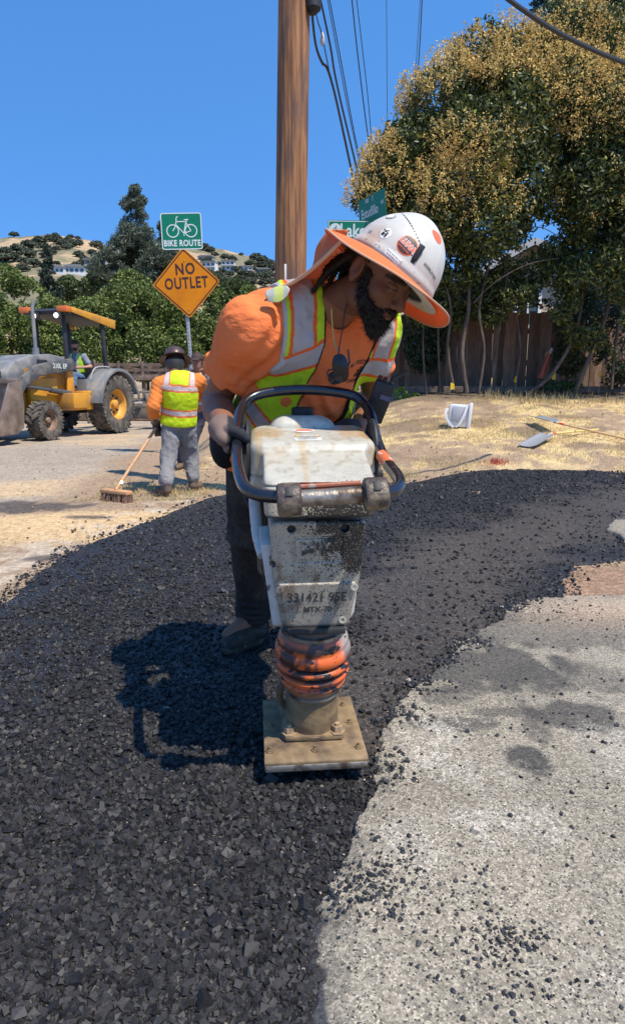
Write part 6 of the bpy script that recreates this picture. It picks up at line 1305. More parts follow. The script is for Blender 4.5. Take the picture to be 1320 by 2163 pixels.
# ================================================================ HEDGE TREES ACROSS THE ROAD
HG = (.100, .135, .030)
hz = [('leafy_tree', 'tall bushy green tree at the left edge above the loader bonnet', [(-40, 655, 27, 80), (25, 650, 27, 72), (95, 680, 26.5, 58), (60, 720, 26, 70), (-20, 740, 26, 80), (110, 740, 26, 50), (10, 610, 28, 45)], 30000, 8),
      ('leafy_tree', 'lush green tree behind the loader canopy', [(170, 700, 26.5, 55), (225, 690, 26.5, 62), (200, 760, 26, 60), (250, 650, 28, 45), (185, 668, 28, 38), (150, 760, 26, 45)], 22000, 9),
      ('leafy_tree', 'lush green tree directly left of the no outlet sign', [(290, 670, 26.5, 65), (300, 740, 26, 60), (275, 620, 28, 45), (330, 690, 27, 50), (320, 760, 26, 45)], 22000, 10),
      ('leafy_tree', 'dense green tree behind the no outlet sign post', [(380, 680, 27, 55), (375, 750, 26, 55), (420, 700, 26.5, 45), (350, 640, 28.5, 40), (410, 760, 26, 40)], 18000, 11),
      ('leafy_tree', 'green tree between the no outlet sign and the orange sleeve', [(470, 660, 28, 45), (450, 730, 27, 50), (520, 650, 29, 40), (500, 700, 28, 50)], 14000, 12),
      ('leafy_tree', 'green tree behind the utility pole and orange shoulder', [(570, 655, 30, 40), (560, 720, 29, 50), (620, 660, 30, 45), (660, 690, 30, 60), (720, 650, 30, 60)], 12000, 13)]
for nm, lb_, ls, n_, sd_ in hz:
    L_ = [pxlobe(*q) for q in ls]; c = np.mean([l[0] for l in L_], 0); o_ = thing(nm, lb_, 'tree', (c[0], c[1], 0), group='hedge trees across the road')
    leaves(o_, 'crown', L_, int(n_ * 2.3), .125, .55, HG, var=.45, gap=-.12, gf=1.5, shell=.72, seed=sd_, tint=(.22, .26, .06), tf=.25); trunk(o_, [([(c[0], c[1], -.1), (c[0] + .1, c[1], 1.5), (c[0], c[1], c[2] + .5)], .12, .05)])
def conifer(lab_, px, ptop_, pbot_, Y, halfpx, n, base, seed, parent_name='pine_tree'):
    top = P(px, ptop_, Y); bot = P(px, pbot_, Y); H_ = top[2] - bot[2]; W_ = halfpx * Y / 1350; o_ = thing(parent_name, lab_, 'tree', (top[0], Y, 0)); rs = np.random.default_rng(seed); L_ = []
    for i in range(46):
        t = (i + .5) / 46; a = rs.random() * 6.28; rr_ = W_ * min(1, .10 + 1.5 * t) * (.35 + .65 * rs.random()); z = top[2] - H_ * (t ** .9); s = W_ * (.26 + .16 * rs.random()) * (.45 + .8 * min(1, 1.6 * t)); L_.append((V(top[0] + rr_ * math.cos(a) * .8, Y + rr_ * math.sin(a) * .8, z), np.array([s, s, s * .75])))
    leaves(o_, 'crown', L_, n, .30, .30, base, var=.4, gap=-.12, gf=.8, shell=.3, seed=seed); trunk(o_, [([(top[0], Y, -.5), (top[0], Y, bot[2]), tuple(top)], .3, .04)]); return o_
conifer('big grey green pine with twin tops behind the hedge, left of the bicycle sign', 285, 398, 640, 52, 80, 80000, (.105, .125, .080), 5)
conifer('shorter pine crown touching the left edge of the bicycle sign', 345, 470, 640, 54, 52, 32000, (.100, .120, .075), 6)
conifer('small dark pointed conifer on the far left below the hill', 98, 520, 640, 60, 26, 9000, (.035, .055, .035), 7, 'conifer')
for i, (px, py, Y, r, lb_) in enumerate(((500, 615, 60, 30, 'rounded tree low between the no outlet sign and the pole'), (230, 590, 55, 38, 'rounded tree at the lower left of the big pine'), (435, 600, 65, 30, 'rounded tree directly right of the no outlet sign'), (150, 610, 62, 26, 'rounded tree between hedge and hill, far left'))):
    o_ = thing('leafy_tree', lb_, 'tree', tuple(P(px, 640, Y))); leaves(o_, 'crown', [pxlobe(px, py, Y, r, .8), pxlobe(px + r * .8, py + 14, Y, r * .7, .8), pxlobe(px - r * .8, py + 16, Y, r * .7, .8)], 6000, .42, .5, (.075, .10, .032), gap=-.25, shell=.7, seed=60 + i); q = P(px, py, Y); trunk(o_, [([(q[0], Y, -.2), tuple(q)], .2, .1)])
# woven timber fence across the road
fw = thing('woven_fence', 'weathered brown woven panel fence on timber sleepers behind the loader', 'fence', (-7, 23, 0)); Yf = 22.5
m_wf = mat('weathered_brown_timber', (.17, .12, .09), .9, var=.4, vscale=5, bump=.5, bscale=15, bdist=.02, spec=.15)
def wx(px): return P(px, 800, Yf)[0]
zt, z0_ = P(0, 765, Yf)[2], P(0, 795, Yf)[2]
b = MB()
for i in range(28): x_ = wx(190) - 8 + i * .82; b.box((x_, Yf, 1.0), (.09, .09, 2.0), bev=.01)
b.build('fence_posts', m_wf, fw, world=True); fw.children[0]['kind'] = 'stuff' if False else 'part'
del fw.children[0]['kind']
b = MB()
for i in range(28):
    x_ = wx(190) - 8 + i * .82
    for j in range(5):
        z = z0_ + .04 + j * (zt - z0_ - .06) / 4.6; pts = [(x_ + .82 * t, Yf + .05 * math.sin(math.pi * t) * (1 if j % 2 else -1), z + .012 * math.sin(math.pi * t) * (1 if j % 2 else -1)) for t in np.linspace(0, 1, 7)]
        for a, c_ in zip(pts[:-1], pts[1:]): a, c_ = Vector(a), Vector(c_); b.box((0, 0, 0), ((c_ - a).length * 1.05, .10, .012), M=frame((a + c_) / 2, c_ - a, (0, -1, 0)))
b.build('woven_panels', m_wf, fw, world=True)
b = MB(); b.box((wx(330), Yf - .1, z0_ - .06), (16, .10, .16), bev=.02); b.box((wx(330), Yf - .2, .18), (16, .2, .36), bev=.03); b.build('sleepers', m_wf, fw, world=True)
# ================================================================ HILLS
crest = [(-400, 520), (-200, 512), (0, 503), (40, 502), (90, 499), (150, 497), (215, 506), (262, 522), (330, 515), (400, 512), (440, 520), (480, 527), (540, 542), (580, 558), (640, 585), (760, 610), (900, 640), (1300, 660), (1700, 670)]
pxs = np.linspace(-400, 1700, 420); cy_ = np.interp(pxs, [c[0] for c in crest], [c[1] for c in crest]); cy_ = cy_ + 2.0 * vnoise(pxs * .05, pxs * 0)
NR = 150; tt = np.linspace(0, 1, NR); XX = []; YY = []; ZZ = []
Yb, Yc = 120.0, 620.0
for j, t in enumerate(tt):
    Y = Yb + (Yc - Yb) * t; crestZ = np.array([P(px, c_, Yc)[2] for px, c_ in zip(pxs, cy_)]); X = (pxs - 660) / 1350 * Y; Z = crestZ * (t ** 1.15)
    Z = Z + 5.0 * fbm(X * .012, Y * .012 + 0 * X, f=1, o=4, seed=3) * math.sin(math.pi * t) * 1.6; XX.append(X); YY.append(Y + 0 * X); ZZ.append(Z)
for k_ in range(8): Y = Yc + 40 * (k_ + 1); XX.append((pxs - 660) / 1350 * Y); YY.append(Y + 0 * pxs); ZZ.append(crestZ - 14 * (k_ + 1) ** 1.3)
XX, YY, ZZ = map(np.array, (XX, YY, ZZ)); nr, nc = XX.shape; ii = np.arange(nr - 1)[:, None] * nc + np.arange(nc - 1)[None]; f = np.stack([ii, ii + 1, ii + nc + 1, ii + nc], -1).reshape(-1, 4)
x, y, z = XX.ravel(), YY.ravel(), ZZ.ravel(); g1 = fbm(x, y, f=.02, o=5, seed=7); g2 = fbm(x, y, f=.12, o=3, seed=9); c = np.tile(np.array([.40, .285, .17]), (len(x), 1)) * (1 + .12 * g2[:, None])
c = mixc(c, (.12, .125, .075), sstep(g1 + .3 * g2, -.22, -.02) * .8); c = mixc(c, (.24, .19, .13), sstep(x, -95, 20) * .7)
tag(link('hills', npmesh('hills', np.stack([x, y, z], 1), f, c), mat('dry_hill', attr=True, rough=1, var=.25, vscale=.2, spec=.1), smooth=True), kind='structure')
hill_bvh = BVHTree.FromPolygons([tuple(v) for v in np.stack([x, y, z], 1)], [tuple(q) for q in f])
def Hl(px, py):
    o_ = V(0, 0, CAM_H); h_ = hill_bvh.ray_cast(Vector(o_), Vector(nrm(P(px, py, 1.0) - o_)), 3000); return None if h_[0] is None else np.array(h_[0])
# oaks on the hillside: a few shapes, copied
protos = []
for i in range(5):
    n = 520; d = rng.normal(size=(n, 3)); d /= np.linalg.norm(d, axis=1)[:, None]; d[:, 2] = np.abs(d[:, 2]) * .9 - .1; w_ = 1 + .3 * fbm(d[:, 0] * 2 + i * 9, d[:, 1] * 2, d[:, 2] * 2, f=1, o=2, seed=i); p = d * w_[:, None] * (.65 + .4 * rng.random((n, 1)))
    col = np.array([.085, .095, .062])[None] * (.6 + .8 * rng.random((n, 1))); protos.append(leaf_mesh('oak_crown', p, d, .36, .7, col))  # leaf colour made paler to stand in for distance haze
    protos[-1].materials.append(mat('oak_leaves', attr=True, rough=.8, spec=.15, transl=.1))
btr = MB(); btr.tube([(0, 0, -.6), (0, 0, .3)], .08, 6); tm = btr.build('trunk', m_bark, None); tme = tm.data; bpy.data.objects.remove(tm)
oaks = [(30, 498, 9), (118, 498, 7), (150, 497, 7), (106, 507, 12), (85, 512, 14), (62, 520, 14), (40, 530, 16), (15, 535, 14), (125, 512, 14), (92, 525, 14), (60, 540, 16), (30, 548, 16), (100, 540, 12), (140, 525, 9), (150, 512, 7), (158, 518, 12), (145, 510, 10), (133, 518, 12), (168, 515, 9), (120, 528, 9), (108, 535, 10), (5, 550, 16), (75, 560, 14), (50, 570, 14), (120, 558, 8),
        (205, 520, 12), (218, 528, 10), (195, 535, 9), (168, 540, 10), (178, 548, 9), (160, 560, 8), (140, 595, 14), (148, 590, 10), (140, 625, 12), (195, 620, 12), (185, 630, 12), (215, 540, 10), (165, 500, 6), (430, 525, 12), (445, 530, 10), (415, 522, 12), (455, 540, 8), (475, 545, 9), (490, 548, 9), (510, 535, 5), (540, 546, 12), (555, 552, 13), (568, 560, 13), (575, 572, 14), (550, 562, 11), (530, 570, 10), (515, 580, 12), (500, 572, 10), (485, 582, 10), (470, 575, 8), (455, 590, 12), (480, 598, 14), (500, 600, 12), (530, 600, 14), (560, 600, 14), (578, 598, 12), (520, 590, 9), (545, 585, 10), (470, 605, 12), (440, 590, 9), (572, 585, 10), (600, 590, 12), (620, 600, 14), (650, 610, 16), (560, 618, 14), (530, 620, 14), (590, 615, 14), (448, 555, 6), (462, 558, 6), (240, 585, 10), (10, 570, 14), (35, 588, 14), (60, 600, 14), (100, 590, 10), (160, 575, 7)]
_r2 = np.random.default_rng(5)
for i in range(44):
    px = _r2.uniform(0, 215) if i < 18 else _r2.uniform(430, 585); oaks.append((px, _r2.uniform(515 if i < 18 else 550, 640), _r2.uniform(6, 14)))
for i, (px, py, r) in enumerate(oaks):
    q = Hl(px, py + r * .3)
    if q is None: q = Hl(px, py + r)
    if q is None: continue
    o_ = thing('oak_tree', 'small round green oak ' + ('near the crest' if py < 545 else 'on the lower slope') + (' of the far left hillside' if px < 115 else ' of the hillside beside the big pine' if px < 300 else ' of the hillside just right of the signs' if px < 505 else ' of the hillside next to the pole'), 'tree', tuple(q), rz=rng.random() * 6, group='oaks on the far hillside'); s = r * q[1] / 1350
    for me_, nm in ((protos[i % 5], 'crown'), (tme, 'trunk')): c_ = bpy.data.objects.new(nm, me_); C.objects.link(c_); c_.parent = o_; c_.scale = (s, s, s * .8); c_.location = (0, 0, s * .45)
m_hw = mat('white_house_wall', (.62, .60, .56), .8); m_hw2 = mat('grey_house_wall', (.34, .33, .31), .8); m_hr = mat('grey_house_roof', (.20, .19, .18), .9); m_hg = mat('house_glass', (.07, .09, .10), .1)
def far_house(lab_, px, py, wpx, hpx, storeys, wm, roof='flat'):
    q = Hl(px, py + hpx / 2); 
    if q is None: return
    Y = q[1] - 2; k = Y / 1350; w_, h_ = wpx * k, hpx * k; c = P(px, py + hpx * .5, Y); o_ = thing('hill_house', lab_, 'house', tuple(c), rz=R(rng.integers(-12, 12))); b = MB(); b.box((0, w_ * .3, h_ * .5 - 3), (w_, w_ * .6, h_ + 6)); b.build('wall', wm, o_)
    b = MB()
    if roof == 'flat': b.box((0, w_ * .3 - .6, h_ + .25), (w_ * 1.08, w_ * .6 + 2, .6))
    else: b.prism([(-w_ * .56, h_), (w_ * .56, h_), (w_ * .3, h_ * 1.38), (-w_ * .3, h_ * 1.38)], -1, w_ * .62)
    b.build('roof', m_hr, o_)
    n = max(3, int(wpx / 9))
    for s_ in range(storeys):
        for i in range(n):
            b = MB(); b.box((-w_ / 2 + w_ * (i + .5) / n, -.05, h_ * (s_ + .55) / storeys), (w_ / n * .62, .2, h_ / storeys * .45)); b.build('window', m_hg, o_)
        if s_: b = MB(); b.box((0, -1.0, h_ * s_ / storeys), (w_, 2, .3)); b.build('balcony', m_hw, o_)
far_house('grey two storey hill house left of the big pine', 203, 562, 44, 22, 2, m_hw2)
far_house('low white hill house between the pine and the small conifer', 158, 572, 40, 13, 1, m_hw, 'hip')
far_house('small white hill house behind the pointed conifer', 122, 572, 26, 12, 1, m_hw, 'hip')
far_house('white two storey hill house directly right of the no outlet sign', 441, 566, 28, 20, 2, m_hw)
far_house('pale hill house between the other two right of the sign', 482, 562, 26, 18, 2, m_hw)
far_house('white balconied hill house second from the pole', 520, 572, 26, 14, 2, m_hw)
far_house('low grey roofed hill house closest to the pole', 556, 574, 30, 8, 1, m_hw2, 'hip')
far_house('long tan roofed hill house on the crest, right of the signs', 434, 547, 30, 8, 1, m_hw2, 'hip')
# ================================================================ LOADER
LA = V(-5.80, 16.46, 0); hx = nrm((-.28, -.96, 0)); ly = V(-hx[1], hx[0], 0) * 1.0; ly = V(.96, -.28, 0); ly = nrm(ly - hx * (ly @ hx))
ML = Matrix(((hx[0], ly[0], 0, LA[0]), (hx[1], ly[1], 0, LA[1]), (0, 0, 1, 0), (0, 0, 0, 1)))
lo_ = thing('tractor_loader', 'yellow and grey tractor loader with an open canopy parked on the dusty road', 'loader', tuple(LA)); lo_.rotation_euler = (0, 0, math.atan2(hx[1], hx[0]))
YEL = mat('construction_yellow', (.62, .285, .025), .45, var=.10, vscale=4, col2=(.42, .22, .07), c2scale=3.5, c2lo=.5, c2hi=.7, coat=.1); GRY = mat('dusty_dark_grey', (.15, .155, .16), .6, var=.2, vscale=5, col2=(.26, .24, .21), c2scale=3, c2lo=.45, c2hi=.65); BLK = mat('black_frame_steel', (.03, .03, .032), .5, var=.3, vscale=6); RIM = mat('rim_yellow', (.60, .30, .05), .55, var=.15, vscale=9)
TYR = mat('dusty_tyre', (.075, .068, .060), .9, col2=(.17, .145, .115), c2scale=6, c2lo=.42, c2hi=.65, bump=.4, bscale=40, bdist=.01, spec=.2)
def LB(name, m, parts, bev=.012, parent=None, smooth=True):
    b = MB()
    for p_ in parts:
        if p_[0] == 'box': b.box(p_[1], p_[2], p_[3] if len(p_) > 3 else None)
        elif p_[0] == 'tube': b.tube(p_[1], p_[2], 10)
        elif p_[0] == 'prism': b.prism(p_[1], p_[2], p_[3])      # (x,z) outline extruded across
    return b.build(name, m, parent or lo_, smooth=smooth, bevel=bev)
def wheel(name, x, y, r, w_, rimr, side, lugs):
    o = bpy.data.objects.new(name, None); C.objects.link(o); o.parent = lo_; o.location = (x, y, r)
    My = Matrix.Rotation(R(90), 4, 'X') ; b = MB(); pr = [(rimr, -w_ * .38), (rimr * 1.06, -w_ * .46), (r * .80, -w_ * .52), (r * .93, -w_ * .48), (r * .955, -w_ * .30), (r * .955, w_ * .30), (r * .93, w_ * .48), (r * .80, w_ * .52), (rimr * 1.06, w_ * .46), (rimr, w_ * .38)]
    b.lathe(pr, 48, My, cap=False)
    for i in range(lugs):
        a = 2 * math.pi * i / lugs
        for s_ in (-1, 1):
            a2 = a + (math.pi / lugs if s_ > 0 else 0)
            Mx = Matrix.Rotation(a2, 4, 'Y') @ Matrix.Translation((r * .955, 0, 0)) @ Matrix.Translation((0, s_ * w_ * .25, 0)) @ Matrix.Rotation(R(s_ * 32), 4, 'X'); b.box((0, 0, 0), (r * .085, w_ * .62, r * .105), M=Mx, taper=.8)
            b.box((r * .90, s_ * w_ * .50, -r * .03 ), (r * .16, w_ * .06, r * .09), M=Matrix.Rotation(a2 + .1, 4, 'Y'))
    b.build('tyre', TYR, o, smooth=True, sharp=30)
    b = MB(); s = side; pr = [(rimr * 1.02, s * w_ * .44), (rimr * 1.02, s * w_ * .40), (rimr * .92, s * w_ * .38), (rimr * .86, s * w_ * .16), (rimr * .80, s * w_ * .10), (rimr * .30, s * w_ * .12), (rimr * .28, s * w_ * .30), (rimr * .22, s * w_ * .33), (.001, s * w_ * .33)]; b.lathe(pr, 36, My.inverted() if False else My @ Matrix.Scale(-1, 4, (0, 0, 1)), cap=False); b.build('rim', RIM if r > .6 else mat('rusty_rim', (.22, .14, .09), .8, var=.3, vscale=12), o, smooth=True)
    for i in range(8): b = MB(); a = 2 * math.pi * i / 8; b.box((rimr * .55 * math.cos(a), s * w_ * .145, rimr * .55 * math.sin(a)), (rimr * .16, .03, rimr * .16)); b.build('wheel_nut', BLK, o)
    return o
wheel('rear_wheel', 0, .80, .71, .46, .37, 1, 20); wheel('rear_wheel', 0, -.80, .71, .46, .37, -1, 20); wheel('front_wheel', 2.42, .74, .42, .33, .22, 1, 16); wheel('front_wheel', 2.42, -.74, .42, .33, .22, -1, 16)
LB('rear_axle', BLK, [('tube', [(0, -.7, .71), (0, .7, .71)], .12), ('box', (.2, 0, .75), (.9, .5, .5))]); LB('front_axle', BLK, [('tube', [(2.42, -.65, .42), (2.42, .65, .42)], .08), ('box', (2.2, 0, .55), (.8, .3, .25))])
LB('chassis', YEL, [('box', (1.5, 0, .80), (2.4, .62, .42)), ('box', (1.05, .55, .78), (1.05, .42, .36)), ('box', (.80, .60, 1.0), (.45, .34, .08)), ('box', (2.0, .40, 1.05), (.9, .10, .55))]); 
LB('side_box', YEL, [('box', (.50, .62, .80), (.32, .34, .42)), ('box', (1.28, .66, .82), (.60, .44, .34))], parent=lo_)
for i in range(4): b = MB(); b.box((.50 - .02 * i, .796, .70 + .055 * i), (.20, .012, .018)); b.build('vent_slit', BLK, lo_)
LB('engine_side', YEL, [('box', (1.75, 0, 1.18), (1.25, .72, .56)), ('prism', [(1.05, 1.0), (1.28, 1.0), (1.20, 1.72), (1.02, 1.70)], .26, .38)])
LB('bonnet', GRY, [('prism', [(1.12, 1.40), (1.12, 1.80), (1.6, 1.86), (2.3, 1.80), (2.85, 1.62), (3.05, 1.40), (3.08, 1.05), (2.5, 1.05), (2.3, 1.42)], -.40, .40)], bev=.06)
LB('bonnet_vent', BLK, [('box', (1.95, .405, 1.66), (.34, .012, .12))]); LB('bonnet_grille', BLK, [('box', (3.10, 0, 1.25), (.03, .6, .4))])
b = MB(); b.box((1.9, .402, 1.50), (1.3, .01, .10), Matrix.Rotation(R(4), 3, 'Y')); b.build('bonnet_stripe', YEL, lo_)
LB('cowl', GRY, [('box', (1.06, 0, 1.45), (.14, .72, .75)), ('box', (.95, 0, 1.1), (.2, .6, .4))])
for s_ in (1, -1):
    o = LB('loader_arm', mat('dark_arm_paint', (.07, .072, .075), .55, var=.2, vscale=5, col2=(.16, .15, .13), c2scale=4, c2lo=.5, c2hi=.65), [('prism', [(1.02, 1.66), (1.16, 1.78), (2.35, 1.60), (2.95, 1.28), (3.42, .62), (3.34, .50), (3.18, .55), (2.75, 1.12), (2.25, 1.36), (1.05, 1.52)], s_ * .56 - .05, s_ * .56 + .05)], bev=.02)
    LB('lift_cylinder', mat('cylinder_grey', (.10, .10, .11), .4, metal=.3), [('tube', [(1.25, s_ * .56, .98), (1.95, s_ * .56, 1.06)], .062), ('tube', [(1.9, s_ * .56, 1.055), (2.75, s_ * .56, 1.14)], .035)], bev=0)
    LB('arm_post', YEL, [('prism', [(1.02, .95), (1.30, .95), (1.22, 1.60), (1.05, 1.62)], s_ * .50 - .02, s_ * .50 + .02)])
    LB('fender', GRY, [('prism', [(-.78, .95)] + [(-.06 + .86 * math.cos(a), .72 + .86 * math.sin(a)) for a in np.linspace(R(165), R(20), 14)] + [(.82, .75), (.74, .75)] + [(-.06 + .79 * math.cos(a), .72 + .79 * math.sin(a)) for a in np.linspace(R(22), R(163), 14)], s_ * .80 - .27, s_ * .80 + .27), ('box', (.70, s_ * .60, 1.06), (.34, .26, .5))], bev=.015)
    LB('roof_post', BLK, [('prism', [(-.42, 1.2), (-.30, 1.2), (-.18, 2.72), (-.28, 2.72)], s_ * .50 - .035, s_ * .50 + .035)]); LB('roof_post', BLK, [('prism', [(1.02, 1.55), (1.10, 1.55), (1.12, 2.76), (1.04, 2.76)], s_ * .38 - .035, s_ * .38 + .035)])
M_t = Matrix(((-1, 0, 0, 0), (0, 0, 1, 0), (0, 1, 0, 0), (0, 0, 0, 1)))
vs, fs = text_arrays('210L EP', .15, bold=.003); b = MB(); b.add(vs, fs, Matrix.Translation((1.62, .613, 1.585)) @ M_t); b.build('model_lettering', m_swhite, lo_)
LB('canopy', BLK, [('prism', [(-.62, 2.66), (-.60, 2.74), (1.15, 2.90), (1.30, 2.84), (1.25, 2.76)], -.56, .56)]); LB('canopy_side', YEL, [('prism', [(-.68, 2.58), (-.70, 2.80), (1.05, 2.94), (1.05, 2.82)], .56, .60)]); LB('canopy_side', YEL, [('prism', [(-.68, 2.58), (-.70, 2.80), (1.05, 2.94), (1.05, 2.82)], -.60, -.56)])
for y_ in (.49, -.49): LB('amber_light', mat('amber_lens', (.65, .16, .03), .3), [('box', (1.22, y_ * 1.05, 2.87), (.18, .26, .13))])
for y_ in (.40, -.2): o = LB('work_light', BLK, [('box', (1.30, y_, 2.72), (.10, .18, .16))]); b = MB(); b.lathe([(.001, .0), (.06, .0), (.055, .02), (.001, .03)], 16, Matrix.Translation((1.352, y_, 2.72)) @ Matrix.Rotation(R(90), 4, 'Y'), cap=False); b.build('lamp_glass', mat('lit_work_lamp', (.9, .85, .7), .2, emis=(1, .9, .7, 1.2)), o)
LB('exhaust', GRY, [('tube', [(1.85, .18, 1.7), (1.85, .18, 1.98)], .075), ('tube', [(1.85, .18, 1.95), (1.85, .18, 2.82), (1.80, .18, 2.98)], .04)], bev=0)
LB('seat', BLK, [('box', (.15, 0, 1.22), (.5, .5, .14)), ('box', (-.12, 0, 1.52), (.12, .5, .55)), ('box', (.1, 0, 1.05), (.4, .4, .3))]); LB('floor_plate', BLK, [('box', (.55, 0, .98), (.9, 1.0, .06))])
LB('steering_wheel', BLK, [('tube', [(.95, 0, 1.5), (.80, 0, 1.66)], .02), ('tube', [(.80 + .12 * math.cos(a) * .7, .19 * math.sin(a), 1.66 + .12 * math.cos(a)) for a in np.linspace(0, 6.28, 20)], .016)], bev=0); LB('grab_rail', mat('pale_rail', (.35, .35, .33), .5), [('tube', spline([(.55, .62, 1.30), (.40, .64, 1.55), (.15, .64, 1.62), (-.25, .64, 1.62)], 5), .018)], bev=0)
BK = mat('worn_bucket_steel', (.20, .145, .11), .6, metal=.3, var=.35, vscale=5, col2=(.24, .19, .15), c2scale=4, c2lo=.5, c2hi=.65); bo = [(3.32, 1.22), (3.25, .80), (3.30, .35), (3.50, .22), (4.15, .20)]
o = LB('bucket', BK, [('prism', bo + [(x - .03, z - .03) for x, z in bo[::-1]], -.92, .92), ('box', (3.35, 0, 1.24), (.12, 1.84, .10))]);
for y_ in (.92, -.92): LB('bucket_side', BK, [('prism', [(3.30, 1.24), (3.24, .80), (3.30, .33), (3.50, .20), (4.18, .18), (3.95, .52), (3.62, 1.20)], y_ - .02, y_ + .02)], parent=o)
# box scraper on the back
SC = mat('dusty_grey_steel', (.20, .175, .145), .8, var=.3, vscale=4)
o = LB('box_scraper', SC, [('box', (-1.35, 0, .62), (.10, 2.0, .10)), ('box', (-2.25, 0, .62), (.10, 2.0, .10)), ('box', (-1.8, .9, .80), (1.0, .08, .08)), ('box', (-1.8, .3, .80), (1.0, .08, .08)), ('box', (-1.8, -.3, .80), (1.0, .08, .08)), ('box', (-2.25, 0, .42), (.08, 2.0, .36)), ('box', (-.9, .0, .7), (.9, .12, .12)), ('box', (-1.8, .5, 1.0), (1.1, .06, .06)), ('box', (-1.8, .5, .9), (.05, .05, .2))])
LB('scraper_side', SC, [('prism', [(-1.25, .95), (-2.45, 1.02), (-2.35, .10), (-1.55, .12)], .98, 1.03)], parent=o); LB('scraper_side', SC, [('prism', [(-1.25, .95), (-2.45, 1.02), (-2.35, .10), (-1.55, .12)], -1.03, -.98)], parent=o)
# ================================================================ OTHER PEOPLE
def cone_chain(p, pts, rs, k=.03):
    d = None
    for i in range(len(pts) - 1): e = cone(p, pts[i], pts[i + 1], rs[i], rs[i + 1]); d = e if d is None else smin(d, e, k)
    return d
def figure(lab_, J, vox, tone, shirt_col, vest, pant_col, hatspec, base, vest_fn=None, fwd=None):
    """J: dict of joints; a whole body in one mesh, clothes on top"""
    o = thing('person', lab_, 'person', tuple(base)); pel, ch, nk, hd = J['pel'], J['chest'], J['neck'], J['head']; fwd = nrm(fwd); up = nrm(ch - pel); lft = nrm(np.cross(up, fwd)); fw = np.cross(lft, up); TMx = np.array([lft, up, fw]); S = J.get('s', 1.0)
    hu = nrm(J.get('hup', up)); hf = nrm(J.get('hfwd', fwd)); hf = nrm(hf - hu * (hf @ hu)); HMx = np.array([np.cross(hu, hf), hf, hu])
    def tor(p, g=0): 
        d = ell(p, ch, ((.175 + g) * S, (.19 + g) * S, (.115 + g) * S), TMx); d = smin(d, ell(p, (ch + pel) / 2, ((.155 + g) * S, (.2 + g) * S, (.115 + g) * S), TMx), .06); d = smin(d, ell(p, pel, ((.16 + g) * S, (.12 + g) * S, (.12 + g) * S), TMx), .05)
        return smin(d, cone(p, J['rs'], J['ls'], (.062 + g) * S, (.062 + g) * S), .06)
    def hands(p):
        d = None
        for s_ in ('r', 'l'):
            W_, dr = J[s_ + 'w'], nrm(J.get(s_ + 'hd', J[s_ + 'w'] - J[s_ + 'e'])); side = nrm(np.cross(dr, J.get(s_ + 'hn', fwd))); pn_ = np.cross(side, dr); pc = W_ + dr * .055 * S; e = cone(p, W_, pc, .026 * S, .034 * S)
            for i in range(4): k0 = pc + side * (.024 - .016 * i) * S + dr * .02 * S; k1 = k0 + dr * .035 * S + pn_ * .012 * S; k2 = k1 + dr * .005 * S + pn_ * .03 * S; e = smin(e, np.minimum(cone(p, k0, k1, .0105 * S, .010 * S), cone(p, k1, k2, .010 * S, .009 * S)), .006)
            e = smin(e, cone(p, W_ + dr * .03 * S + side * .03 * S, W_ + dr * .07 * S + side * .045 * S + pn_ * .02 * S, .013 * S, .011 * S), .008); d = e if d is None else np.minimum(d, e)
        return d
    def bod(p):
        x_, y_, z_ = loc(p, hd, HMx); q = Pt(x_ / S, y_ / S, z_ / S)
        h_ = smin(ell(q, (0, -.004, .03), (.076, .098, .092)), ell(q, (0, .04, -.05), (.055, .06, .07)), .03); h_ = smin(h_, cone(q, (0, .092, .01), (0, .115, -.025), .008, .013), .01); h_ = smin(h_, ell(q, (0, .088, .02), (.048, .012, .009)), .01); h_ = smin(h_, ell(q, (0, .094, -.062), (.022, .008, .008)), .006)
        for s_ in (-1, 1): h_ = smin(h_, ell(q, (s_ * .078, -.005, -.01), (.011, .02, .032)), .006); h_ = smax(h_, -ell(q, (s_ * .03, .104, .004), (.014, .012, .008)), .006)
        d = smin(h_ * S, cone(p, nk, hd - hu * .05 * S, .058 * S, .052 * S), .03); d = smin(d, tor(p, -.006), .04)
        for s_ in ('r', 'l'):
            d = smin(d, cone_chain(p, [J[s_ + 's'], J[s_ + 'e'], J[s_ + 'w']], [.052 * S, .042 * S, .028 * S]), .03); d = smin(d, cone_chain(p, [J[s_ + 'h'], J[s_ + 'k'], J[s_ + 'a']], [.082 * S, .055 * S, .038 * S]), .04); t_ = J[s_ + 'a'] + nrm(J.get(s_ + 't', fwd)) * .12 * S - V(0, 0, .04); d = smin(d, cone(p, J[s_ + 'a'], t_, .036 * S, .03 * S), .02)
        return smin(d, hands(p), .01)
    allp = np.array([v_ for k_, v_ in J.items() if isinstance(v_, np.ndarray) and k_ not in ('hup', 'hfwd', 'rt', 'lt', 'rhd', 'lhd', 'rhn', 'lhn')]); lo0, hi0 = allp.min(0) - .24 * S, allp.max(0) + .24 * S
    def skinc(v): 
        x_, y_, z_ = loc(Pt(*v.T), hd, HMx); c_ = np.tile(np.array(tone), (len(v), 1)); c_ = mx3(c_, np.array(tone) * .25, ((y_ < .02) & (z_ > -.02) | (z_ > .06)) * (np.abs(x_) < .1) * (np.abs(z_) < .16)); 
        if J.get('beard'): c_ = mx3(c_, (.05, .03, .02), (z_ < -.045) * (z_ > -.14) * (y_ > .02) * (y_ < .13) * (np.abs(x_) < .08))
        return c_
    sdf('body', bod, lo0, hi0, vox, m_skin, o, skinc)
